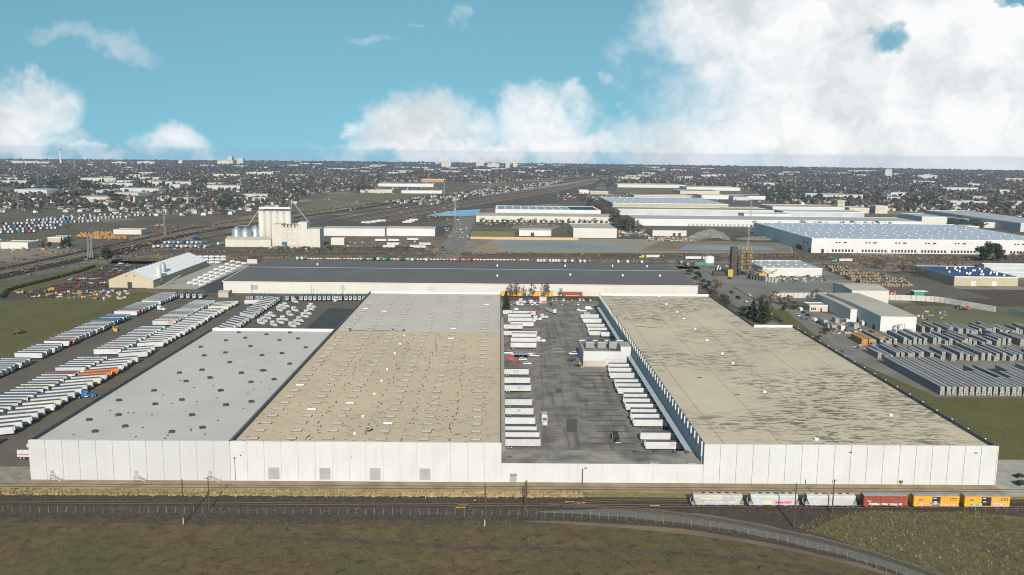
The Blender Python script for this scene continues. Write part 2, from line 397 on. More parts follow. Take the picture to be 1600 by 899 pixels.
dt = MB(); ribbon(dt, smooth_path([G(820, 812), G(1000, 824), G(1150, 842), G(1300, 872), G(1420, 905)], 5), 3.4, .014)
tag(dt.build('field_track', 'ground_brown'), kind='structure')

# yards, lawns, roads
rect('lawn', -560, 318, -282, 745, .000, 'green_grass')
sheet('lawn', [(187, 303), (420, 303), (420, 420), (222, 420), (222, 500), (187, 560)], .004, 'green_grass')
sheet('trailer_lot', [(-282, 316), (-171, 316), (-171, 506), (-98, 506), (-98, 722), (-262, 722), (-272, 690), (-281, 660)], .008, 'lot_asphalt')
rect('tractor_lot', -131, 508, -100, 655, .014, 'dark_asphalt')
rect('courtyard', -10, 310, 80, 700, .008, 'yard_asphalt')
rect('rail_spur_bed', -100, 700, 190, 722, .012, 'dirt_dark')
rect('concrete_apron', 184, 292, 240, 330, .030, 'concrete')
rect('street', 190, 520, 214, 1010, .010, 'street_asphalt')
rect('plant_yard', 216, 700, 345, 905, .008, 'plant_asphalt')
rect('plant_yard', 345, 728, 425, 905, .006, 'lot_asphalt')
sheet('side_road', [(196, 480), (206, 480), (226, 600), (226, 700), (208, 700), (208, 620)], .012, 'street_asphalt')
sheet('stack_yard', [(222, 420), (420, 424), (420, 600), (300, 640), (262, 650), (226, 650), (226, 560), (208, 520)], .010, 'plant_asphalt')
sheet('grass_patch', [(290, 600), (330, 575), (470, 575), (470, 690), (330, 690)], .012, 'field_olive')
rect('dirt_field', 345, 690, 560, 780, .004, 'dirt_dark')
rect('back_lot', -240, 868, 215, 905, .008, 'lot_asphalt')
rect('back_road', -700, 905, 900, 926, .010, 'street_asphalt')
rect('brown_strip', -420, 926, 900, 985, .006, 'ground_brown')
rect('rail_corridor', -420, 985, 1400, 1012, .012, 'ballast')
psheet('yard', [(0, 471), (205, 455), (330, 405), (180, 405), (130, 440), (20, 458), (0, 466)], .010, 'dirt_dark')
rect('concrete_yard', -305, 722, -262, 905, .012, 'concrete')
rect('barn_yard', -262, 722, -235, 905, .010, 'dark_asphalt')
rect('cross_street', -74, 985, -45, 1620, .014, 'street_asphalt')
psheet('pond', [(665, 337), (700, 330), (752, 327), (744, 337), (720, 338)], .02, 'water_blue')
psheet('pond', [(782, 387), (784, 378), (965, 380), (974, 389)], .02, 'water')
psheet('pond', [(1060, 391), (1074, 382), (1205, 385), (1215, 392)], .02, 'water')
psheet('pond', [(1118, 364), (1130, 362), (1142, 376), (1126, 374)], .02, 'water')
psheet('pond', [(1212, 384), (1234, 380), (1235, 388), (1216, 389)], .02, 'water')
psheet('gravel_lot', [(735, 395), (775, 372), (1235, 376), (1240, 396)], .004, 'gravel_pale')
psheet('field', [(455, 330), (520, 302), (700, 302), (560, 322)], .01, 'field_olive')
psheet('field', [(450, 336), (540, 318), (640, 312), (560, 326), (470, 342)], .02, 'field_tan')
psheet('field', [(300, 356), (395, 336), (460, 336), (380, 352)], .01, 'field_tan')
psheet('field', [(960, 302), (965, 291), (1140, 294), (1160, 304)], .01, 'field_olive')
psheet('field', [(0, 302), (0, 295), (30, 294), (25, 301)], .01, 'field_olive')
psheet('lawn', [(735, 371), (737, 361), (805, 362), (803, 371)], .02, 'lush_grass')
psheet('fields', [(0, 462), (0, 447), (130, 418), (175, 405), (150, 425), (30, 456)], .006, 'green_grass')
# ------------------------------------------------------------------ the warehouse block in the middle of the picture
ROOF_Z, PAR_Z = 13.5, 15.0
def joint_panels(parent, xs, y, z1, m, mname='wall_panel'):
    """tilt-up wall panels with a recessed dark joint between them"""
    for a, b in zip(xs[:-1], xs[1:]):
        MB().box(a+.07, y-.16, 0, b-.07, y+.14, z1).build(mname, m, parent)
def warehouse_shell(name, label, x0, y0, x1, y1, roofm, frontm, panel_w, jm='joint', par_inner='membrane_shade', side='wall_white', notch=None, group=None):
    t = thing(name, label, 'warehouse', (x0, y0, 0))
    w, d = x1-x0, y1-y0
    poly = [(0, .3), (w, .3), (w, d), (0, d)] if notch is None else [(0, .3), (w, .3), (w, notch[1]-y0), (notch[0]-x0, notch[1]-y0), (notch[0]-x0, d), (0, d)]
    g = MB(); n = len(poly)
    g.add([(x, y, z) for z in (0, ROOF_Z-.02) for x, y in poly], [(i, (i+1) % n, n+(i+1) % n, n+i) for i in range(n)])
    g.m = ([1 if (jm == 'joint' and poly[i][0] == 0 and poly[(i+1) % n][0] == 0) else 0 for i in range(n)]); g.build('wall', [side, 'dock_wall_shade'], t)
    g = MB(); g.add([(x, y, ROOF_Z) for x, y in poly], [tuple(range(n))]); roof = g.build('roof', roofm, t)
    # parapet: outer face, inner face, coping; side runs carry painted shade
    for i in range(n):
        a, b = poly[i], poly[(i+1) % n]
        dx, dy = b[0]-a[0], b[1]-a[1]; l = math.hypot(dx, dy); nx, ny = dy/l, -dx/l
        th = .45
        inn = (a[0]-nx*th, a[1]-ny*th), (b[0]-nx*th, b[1]-ny*th)
        g = MB()
        lit = ny > .5
        backwall = ny > .5 and False
        g.quad((a[0], a[1], ROOF_Z-.02), (b[0], b[1], ROOF_Z-.02), (b[0], b[1], PAR_Z), (a[0], a[1], PAR_Z), mi=0)
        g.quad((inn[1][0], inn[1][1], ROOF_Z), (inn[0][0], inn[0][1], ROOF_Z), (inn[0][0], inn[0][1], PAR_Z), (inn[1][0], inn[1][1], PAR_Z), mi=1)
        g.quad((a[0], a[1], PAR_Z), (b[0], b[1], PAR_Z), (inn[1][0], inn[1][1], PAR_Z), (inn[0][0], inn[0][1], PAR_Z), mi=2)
        g.build('parapet', [side if nx > -.5 or jm != 'joint' else 'dock_wall_shade', 'coping' if abs(ny) > .5 else par_inner, 'coping' if abs(ny) > .5 else par_inner], t)
    k = max(1, round(w/panel_w)); xs = [i*w/k for i in range(k+1)]
    MB().box(0, .0, 0, w, .3, PAR_Z-.3).build('joint_backing', jm, t)
    joint_panels(t, xs, .0, PAR_Z+.05, frontm)
    return t, roof
def fan(parent, x, y, k):
    g = MB().at(x, y, ROOF_Z, k)
    g.box(-.8, -.8, 0, .8, .8, .3); g.hexa([(-1.0, -.9, .45), (.9, -.9, .5), (.9, .9, .75), (-1.0, .9, .7)], [(-1.0, -.9, .53), (.9, -.9, .58), (.9, .9, .83), (-1.0, .9, .78)])
    for sx in (-1, 1):
        for sy in (-1, 1): g.box(sx*1.0-.08, sy*1.0-.08, 0, sx*1.0+.08, sy*1.0+.08, .5)
    g.build('roof_fan', 'fan_dark', parent)
_sk = {}
def skylight(parent, x, y, m):
    if m not in _sk:
        g = MB(); a, b, h = 1.75, 1.05, .48
        g.box(-a-.18, -b-.18, 0, a+.18, b+.18, .2, 1)
        prof = [(-b, .2), (-b*.55, h*.85), (0, h+.12), (b*.55, h*.85), (b, .2)]
        g.add([(s*a*(1 if 0 < i < 4 else 1), p[0], p[1]) for s in (-1, 1) for i, p in enumerate(prof)],
              [(i+5, i, i+1, i+6)[::-1] for i in range(4)] + [(0, 1, 2, 3, 4), (9, 8, 7, 6, 5)], 0)
        _sk[m] = g.mesh('skylight', [m, 'skylight_rim'])
    o = obj('skylight', _sk[m], parent); o.location = (x, y, ROOF_Z); return o

# left hall
X0, X1, X2, XR0, XR1, YF = -170.4, -97.6, 1.3, 75.7, 184.3, 303.2
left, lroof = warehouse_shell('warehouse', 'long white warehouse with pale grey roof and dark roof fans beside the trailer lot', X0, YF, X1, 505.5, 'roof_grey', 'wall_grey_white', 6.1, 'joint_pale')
fans = [(743,519.5),(1090,522.5),(1383,519.5),(583,532),(825,528),(1252,531.5),(1483,529),(890,541),(1580,543),(268,542),(310,555.5),(575,551),(1285,552),(1035,555),(630,566),(1380,568.5),(285,578),(1060,579),(775,582.5),(0,582.5),(385,590)]
fan_px = [(280+x/8., y) for x, y in fans]
fan_px += [(x/3.995, 440+y/3.995) for x, y in ((960,680),(742,740),(1134,738),(1378,679),(1410,769),(1570,749),(968,764),(738,832),(1197,832),(555,862),(1160,622),(1310,601),(1260,551),(1505,571),(1565,627))]
fan_px += [(400+x/3.995, 440+y/3.995) for x, y in ((40,554),(112,610),(35,460),(162,447))] + [(340+x/6.66, 600+y/6.66) for x, y in ((85,218),(350,182),(30,66))] + [(148, 674), (268, 674.5), (316, 668), (195, 666)]
for i, (a, b) in enumerate(fan_px):
    X, Y = G(a, b, ROOF_Z+.4)
    if X0+2 < X < X1-2 and YF+4 < Y < 503: fan(lroof, X-X0, Y-YF, random.uniform(-.2, .2)+.4)
for i in range(26):
    g = MB(); x, y = random.uniform(4, 68), random.uniform(5, 90)
    g.at(x, y, ROOF_Z).box(-.3, -.3, 0, .3, .3, .25).build('roof_drain', 'metal_dark', lroof)

# middle hall with rows of domed skylights
mid, mroof = warehouse_shell('warehouse', 'long white warehouse with tan roof covered in rows of domed skylights', X1+.02, YF, X2, 647, 'roof_tan', 'wall_white', 6.18, 'joint_pale')
g = MB(); g.add([(.6, 506-YF, ROOF_Z+.02), (X2-X1-.5, 506-YF, ROOF_Z+.02), (X2-X1-.5, 646.3-YF, ROOF_Z+.02), (.6, 646.3-YF, ROOF_Z+.02)], [(0, 1, 2, 3)]); g.build('roof_overlay', 'roof_pale', mroof)
cols = [-91, -77.2, -63.2, -43.5, -27.6, -8.6]
for ci, cx in enumerate(cols):
    k = 0; y = YF + 7.5
    while y < 642:
        m = 'skylight_bright' if random.random() < (.14 if ci < 3 and y < 400 else .03) else 'skylight'
        if not (ci == 3 and 575 < y < 600): skylight(mroof, cx-X1+random.uniform(-.2, .2), y-YF, m)
        y += 9.3
for i, (x, y) in enumerate([(554, 676.5), (567, 649.5), (585, 615), (596, 594.5), (605, 576.5), (617, 551.5), (625, 537), (631.5, 524)]):
    X, Y = G(x, y, ROOF_Z+.6)
    MB().at(X-X1, Y-YF, ROOF_Z).lathe([(.4, 0), (.4, .4), (.6, .45), (.05, 1.0)], 8).build('roof_vent', 'vent_white', mroof)
g = MB()
for k in range(9): g.tube((8+k*3.6, 506.5-YF+random.uniform(-.3, .3), ROOF_Z+.5), (11.6+k*3.6, 506.5-YF+random.uniform(-.3, .3), ROOF_Z+.5), .12)
for k in (0, 8, 10): g.box(8+k*3.2, 507-YF, ROOF_Z, 9.2+k*3.2, 508-YF, ROOF_Z+1.3)
g.build('roof_piping', 'metal_dark', mroof)
g = MB()                                              # broken skylight
g.at(581.-0, 0).xf = None
bx, by = G(577, 673, ROOF_Z)
g.add([(bx-X1+p, by-YF+q, ROOF_Z+.06) for p, q in ((-1.6, -1.2), (.4, -1.4), (1.2, .1), (1.4, 1.9), (.4, 2.2), (.0, .4), (-1.4, -.2))], [(0, 1, 2, 3, 4, 5, 6)]); g.build('roof_hole', 'door_dark', mroof)
# patched strips and walkway seams on the tan roof
for xs in (-50.5, -35.0, -18.5, -70.5):
    g = MB(); y = YF+6
    while y < 500:
        l = random.uniform(.8, 3.2)
        if random.random() < .5: x = xs + random.uniform(-1.4, 1.4); g.quad((x-X1, y-YF, ROOF_Z+.035), (x-X1+.45, y-YF, ROOF_Z+.035), (x-X1+.45, y-YF+l, ROOF_Z+.035), (x-X1, y-YF+l, ROOF_Z+.035))
        y += random.uniform(1.5, 5)
    g.build('tar_patch', 'oil_dark', mroof)['kind'] = 'stuff'
g = MB()
for k in range(900):
    x, y = random.uniform(2, 96), random.uniform(3, 200); a, b = random.uniform(.15, .7), random.uniform(.12, .45)
    g.quad((x-a, y-b, ROOF_Z+.03), (x+a, y-b*.6, ROOF_Z+.03), (x+a*.8, y+b, ROOF_Z+.03), (x-a*.9, y+b*.7, ROOF_Z+.03))
g.build('tar_spots', 'oil_dark', mroof)['kind'] = 'stuff'
for i, (x0, x1) in enumerate(((421, 437), (501, 517), (579, 595), (656.5, 672.5))):   # four grey roller doors in the front
    a, b = G(x0, 750)[0]-X1, G(x1, 751)[0]-X1
    d = MB().box(a, -.24, .7, b, -.165, 5.1).build('roller_door', 'door_grey', mid)
    g = MB()
    for k in range(8): g.box(a+.06, -.27, .75+k*.54, b-.06, -.245, .78+k*.54)
    g.build('slat_line', 'joint', d)
    MB().box(a-.12, -.30, .6, a-.002, -.168, 5.22).box(b+.002, -.30, .6, b+.12, -.168, 5.22).box(a-.12, -.302, 5.102, b+.12, -.169, 5.24).build('door_frame', 'wall_grey_white', d)
g = MB().tube((1.6, -.25, .2), (1.6, -.25, 8.6), .1).box(1.3, -.5, 8.6, 1.9, -.2, 9.0).box(3.6, -.42, 9.6, 4.1, -.17, 9.9); g.build('conduit', 'metal_dark', mid)
MB().box(43.9, -.35, 9.2, 44.2, -.17, 9.5).build('wall_light', 'metal_dark', mid)
# canopy strip along its dock side, right
MB().box(98.95, 14, 5.3, 100.6, 290, 5.7).build('dock_canopy', 'concrete', mid)
for k in range(34): MB().box(98.95, 22+k*8, 1.1, 99.15, 25+k*8, 4.6).build('dock_door', 'door_grey', mid)

# low connecting wing
con = thing('connecting_wing', 'low white wing with stained flat roof joining the two tall halls', 'warehouse', (X2, YF, 0))
cw = XR0-X2
MB().box(.02, .3, 0, cw-.02, 15.2, 6.8).build('wall', 'wall_white', con)
g = MB(); g.add([(.02, .25, 6.9), (cw-.02, .25, 6.9), (cw-.02, 15.3, 6.9), (.02, 15.3, 6.9)], [(0, 1, 2, 3)]); croof = g.build('roof', 'connector_roof', con)
for i in range(8): MB().box(.02+i*cw/8+.006, -.02, 0, (i+1)*cw/8-.006, .28, 7.25).build('wall_panel', 'wall_white', con)
for x in (51.5, 59, 66.3, 71): MB().at(x, 12.6, 6.9).box(-.6, -.5, 0, .6, .5, .8).box(-.75, -.65, .8, .75, .65, .95).build('roof_fan', 'fan_dark', croof)
for x in (56.5, 70.5): MB().at(x, 2.5, 6.9).box(-1.6, -1.0, 0, 1.6, 1.0, .35).build('roof_hatch', 'metal_grey', croof)
MB().at(3.2, 7, 6.9).box(-.9, -.5, 0, .9, .5, .5).build('rusty_unit', 'rust', croof)
door = MB().box(3.2, -.10, .1, 5.7, -.025, 3.3).build('door', 'door_grey', con); MB().box(3.2, -.12, 2.2, 5.7, -.101, 3.3).build('transom', 'brick_brown', door)

# right hall
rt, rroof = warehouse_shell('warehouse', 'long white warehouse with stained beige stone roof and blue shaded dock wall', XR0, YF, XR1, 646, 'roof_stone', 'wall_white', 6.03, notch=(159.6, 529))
for k in range(56):                                   # pilasters along the dock wall
    y = 6.1*k + 2.5
    g = MB().box(-.55, y-.22, 9.6, -.01, y+.22, PAR_Z+.35); g.build('pilaster', 'wall_white', rt)
    MB().box(-.22, y-.2, 0, -.012, y+.2, 9.59).build('pilaster_base', 'dock_wall_shade', rt)
for a_, b_ in ((15.4, 174), (214, 330)):
    MB().hexa([(-2.9, a_, 6.3), (-.02, a_, 6.7), (-.02, b_, 6.7), (-2.9, b_, 6.3)], [(-2.9, a_, 6.5), (-.02, a_, 6.9), (-.02, b_, 6.9), (-2.9, b_, 6.5)]).build('dock_canopy', 'canopy_blue', rt)
for k in range(40):
    y = 20+k*7.6
    if 174 < y < 214: continue
    MB().box(-.2, y, 1.1, -.013, y+2.8, 4.3).build('dock_door', 'door_dark', rt)
for k in range(18): MB().at(XR1-XR0-.24, 8+k*12.2, PAR_Z).box(-.22, -.22, 0.01, .22, .22, .3).build('parapet_cap', 'vent_white', rt)
for k, xs in enumerate((8.5, 30, 51.5, 73, 94)):        # built-up roofing joints
    g = MB(); y0 = 1.2; y1 = 342 if xs < 80 else 225
    g.quad((xs, y0, ROOF_Z+.012), (xs+.28, y0, ROOF_Z+.012), (xs+.28, y1, ROOF_Z+.012), (xs, y1, ROOF_Z+.012)); g.build('roof_seam', 'seam', rroof)
for (x, y) in [(1041, 475), (1058, 487), (1068, 497.5), (1086, 513.5), (1104.5, 531), (1128.5, 552), (1145, 567), (1194.5, 612), (1275.5, 685.5), (1391.5, 648), (1030, 463)]:
    X, Y = G(x, y, ROOF_Z+.5); MB().at(X-XR0, Y-YF, ROOF_Z).box(-.55, -.55, 0, .55, .55, .55).box(-.7, -.7, .55, .7, .7, .75).build('roof_vent', 'vent_white', rroof)
for (x, y) in [(1093, 590.5), (1264, 619), (1152, 617.5)]:
    X, Y = G(x, y, ROOF_Z); MB().at(X-XR0, Y-YF, ROOF_Z).box(-1.1, -.4, .02, 1.1, .4, .2).build('roof_scrap', 'oil_dark', rroof)
g = MB()
for k in range(8): g.tube((9+k*2.2, 222+math.sin(k)*1.5, ROOF_Z+.3), (11+k*2.2, 222+math.sin(k+1)*1.5, ROOF_Z+.3), .1)
g.build('roof_piping', 'metal_dark', rroof)
for x in (53.5, 100): MB().box(x, -.34, 12.2, x+1.1, -.165, 12.55).build('wall_light', 'metal_dark', rt)
MB().at(73.5, -.6, 0).tube((0, 0, 0), (0, 0, 1.5), .09).box(-.5, -.3, 1.2, .5, .3, 1.5).box(-.7, -.1, 1.5, .7, .1, 1.7).tube((-.6, 0, .9), (.6, 0, .9), .12).build('standpipe', 'rust', rt)
MB().box(XR1-XR0+.002, -.2, 0, XR1-XR0+.34, .3, PAR_Z+.1).build('corner_post', 'wall_white', rt)

# refrigeration room in the courtyard
eng = thing('refrigeration_building', 'white refrigeration building with three rooftop condensers in the courtyard', 'building', (48.2, 478.5, 0))
MB().box(0, 0, 0, 27.4, 30, 8.2).build('wall', 'wall_white', eng)
MB().box(-.1, -.2, 3.4, 20.9, -.004, 8.9).build('front_panel', 'wall_white', eng)
MB().box(-.1, -.12, 0, 20.9, -.003, 3.39).build('front_base', 'concrete', eng)
g = MB(); g.add([(0, 0, 8.25), (27.4, 0, 8.25), (27.4, 30, 8.25), (0, 30, 8.25)], [(0, 1, 2, 3)]); er = g.build('roof', 'connector_roof', eng)
MB().box(-.1, .0, 8.26, .3, 30.1, 8.95).build('parapet', 'wall_white', eng)
MB().box(.3, 29.7, 8.26, 27.4, 30.1, 8.95).build('parapet', 'wall_white', eng)
for x in (4.2, 11.0, 17.6):
    cu = MB().at(x, 9, 8.3).box(-2.4, -2.6, 0.8, 2.4, 2.6, 4.6).build('condenser', 'metal_grey', er)
    MB().at(x, 9, 12.9).lathe([(1.5, 0), (1.5, .6), (1.3, .6)], 14).build('fan_ring', 'metal_dark', cu)
    g = MB().at(x, 9, 8.3)
    for sx in (-2.1, -.7, .7, 2.1): g.box(sx-.15, -2.5, 0, sx+.15, -2.2, .79)
    for k in range(5): g.box(-2.42, -2.66, 1.2+k*.6, 2.42, -2.602, 1.32+k*.6)
    g.build('louver', 'metal_dark', cu)
MB().box(21, -.2, 0, 27.3, 12, 11.6).build('stair_tower', 'wall_white', eng)
MB().box(20.9, -.3, 11.61, 27.4, 12.1, 11.9).build('tower_roof', 'concrete', eng)
g = MB()
for k in range(6): g.tube((1.5+k*3.2, 14+(k % 2)*3, 9.2), (4.4+k*3.2, 14+(k % 2)*3, 9.2), .2); g.tube((20.2-k*.5, 4+k*2, 8.3), (20.2-k*.5, 4+k*2, 12.2), .16)
g.build('piping', 'metal_dark', eng)

# three white exit stairs at the foot of the left hall
for i, x in enumerate((88, 220, 336)):
    X = G(x, 750)[0]
    st = thing('exit_stair', ['white exit stair by the left corner of the front wall', 'white exit stair in the middle of the left front wall', 'white exit stair at the joint of left and middle halls'][i], 'stairs', (X, YF-.3, 0), 0, 'exit stairs')
    MB().box(-2.2, -1.5, 1.25, -.2, -.05, 1.4).build('landing', 'stair_white', st)
    g = MB()
    for k in range(6): g.box(-.18+k*.42, -1.45, 1.2-k*.2, .22+k*.42, -.1, 1.26-k*.2)
    g.build('steps', 'stair_white', st)
    g = MB()
    for yy in (-1.5, -.1):
        g.tube((-2.2, yy, 2.4), (-.2, yy, 2.4), .06); g.tube((-.2, yy, 2.4), (2.4, yy, 1.1), .06); g.tube((-.2, yy, 1.3), (2.4, yy, .05), .08)
        for q in ((-2.2, 0, 2.4), (-.2, 0, 2.4), (2.4, 0, 1.1)): g.tube((q[0], yy, q[1]), (q[0], yy, q[2]), .05)
    g.build('railing', 'stair_white', st)
    MB().box(-1.9, -.12, 1.4, -.8, -.02, 3.6).build('door', 'door_grey', st)

# long slate roofed warehouse behind
BX0, BX1, BY0, BY1 = -232.5, 168.5, 722.5, 868
bw = thing('warehouse', 'very long white warehouse with low pitched slate grey roof behind the yard', 'warehouse', (BX0, BY0, 0))
w, d = BX1-BX0, BY1-BY0; ez, rzh = 10.0, 12.6
g = MB(); g.add([(0, 0, 0), (w, 0, 0), (w, d, 0), (0, d, 0), (0, 0, ez), (w, 0, ez), (w, d, ez), (0, d, ez), (0, d/2, rzh-.1), (w, d/2, rzh-.1)],
      [(0, 1, 5, 4), (2, 3, 7, 6), (1, 2, 6, 9, 5), (3, 0, 4, 8, 7)]); g.build('wall', 'wall_cream', bw)
g = MB(); o = .3
g.quad((-o, -o, ez), (w+o, -o, ez), (w+o, d/2, rzh), (-o, d/2, rzh)); g.quad((-o, d/2, rzh), (w+o, d/2, rzh), (w+o, d+o, ez), (-o, d+o, ez))
broof = g.build('roof', 'roof_slate', bw)
MB().box(-o, d/2-.8, rzh-.05, w+o, d/2+.8, rzh+.12).build('ridge_cap', 'ridge_cap', broof)
MB().box(-o-.15, -o-.15, ez-.35, w+o+.15, -o-.002, ez+.06).build('gutter', 'coping', broof)
g = MB(); g.hexa([(-o-.9, -o, ez+.02), (-o-.01, -o, ez+.02), (-o-.01, d/2, rzh+.02), (-o-.9, d/2, rzh+.02)], [(-o-.9, -o, ez+.25), (-o-.01, -o, ez+.25), (-o-.01, d/2, rzh+.25), (-o-.9, d/2, rzh+.25)]); g.build('verge', 'coping', broof)
for (x, y) in [(496, 414), (883, 416), (957, 416), (1011, 416.5), (891, 430), (973, 431), (1031, 431.5), (777, 416), (777, 431)]:
    X, Y = G(x, y, 12); yy = Y-BY0; zz = ez + (rzh-ez)*(1-abs(yy-d/2)/(d/2))
    MB().at(X-BX0, yy, zz-.1).lathe([(.6, 0), (.6, .7), (1.05, .8), (.08, 2.2)], 8).build('roof_vent', 'vent_white', broof)
for x in (23, 97, 172):
    MB().box(x, -.1, 3.2, x+6, -.003, 7.2).build('wall_louver', 'door_grey' if x < 30 else 'wall_grey_white', bw)
for x in range(10, 400, 24): MB().box(x, -.06, 0, x+.25, -.004, ez-.4).build('downpipe', 'wall_grey_white', bw)
MB().box(284, -.5, 2.2, 302, -.004, 3.0).build('dock_awning', 'metal_dark', bw)
for (x, y0) in ((352, -3), (366, -8)): pass
an = thing('warehouse_annex', 'small white flat annex at the far right end of the slate roofed warehouse', 'building', (BX1-42, BY1+.5, 0))
MB().box(0, 0, 0, 44, 14, 7).build('wall', 'wall_white', an); MB().box(-.3, -.3, 7.01, 44.3, 14.3, 7.5).build('roof', 'coping', an)
for k in range(3):
    an = thing('warehouse_annex', 'white loading annex, %s along the right end of the slate roofed warehouse' % ['nearest', 'middle one', 'farthest'][k], 'building', (BX1+.4, 770+k*32, 0))
    MB().box(0, 0, 0, 8, 14, 5).build('wall', 'wall_white', an); MB().box(-.2, -.2, 5.01, 8.2, 14.2, 5.35).build('roof', 'coping', an)
# ------------------------------------------------------------------ vehicles
for n_, c_ in dict(truck_white=(.53, .53, .53), truck_cream=(.60, .56, .44), truck_red=(.42, .05, .05), truck_blue=(.03, .12, .32), truck_orange=(.62, .17, .03), truck_yellow=(.68, .36, .02),
                   truck_green=(.03, .16, .07), truck_teal=(.03, .25, .32), truck_grey=(.30, .31, .33), truck_brown=(.26, .12, .06), truck_black=(.03, .03, .035), truck_silver=(.45, .46, .47)).items():
    mat(n_, c_, scale=.35, amt=.14, rough=.45, rnd=.28, spec=.4)
mat('trailer_roof', (.125, .14, .17), (.10, .115, .14), .35, rough=.55, rnd=.35)
mat('tire', (.022, .022, .023), scale=0, rough=.9)
mat('wheel_rim', (.42, .42, .42), scale=0, rough=.4)
mat('chassis', (.035, .035, .038), scale=0, rough=.8)
mat('reefer_white', (.48, .48, .48), scale=0, rough=.5)
mat('lamp_red', (.35, .03, .02), scale=0, rough=.3)
mat('logo_red', (.60, .05, .05), scale=0, rough=.5); mat('logo_blue', (.06, .16, .40), scale=0, rough=.5); mat('logo_green', (.08, .32, .14), scale=0, rough=.5); mat('logo_grey', (.20, .20, .22), scale=0, rough=.5)
mat('car_glass', (.02, .025, .03), scale=0, rough=.06, spec=.6)
for n_, c_ in dict(car_white=(.66, .66, .66), car_black=(.018, .018, .02), car_grey=(.16, .165, .17), car_silver=(.40, .41, .42), car_red=(.35, .03, .03), car_blue=(.03, .09, .28), car_tan=(.38, .32, .22)).items():
    mat(n_, c_, scale=0, rough=.25, spec=.5)

def wheel_mesh(r, w):
    g = MB(); n = 12
    g.tube((0, -w/2, 0), (0, w/2, 0), r, r, n, 0); g.tube((0, -w/2-.01, 0), (0, w/2+.01, 0), r*.55, r*.55, n, 1)
    return g.mesh('wheel', ['tire', 'wheel_rim'])
_wm = {}
def wheels(parent, spots, r, w):
    if (r, w) not in _wm: _wm[(r, w)] = wheel_mesh(r, w)
    for x, y in spots: o = obj('wheel', _wm[(r, w)], parent); o.location = (x, y, r)

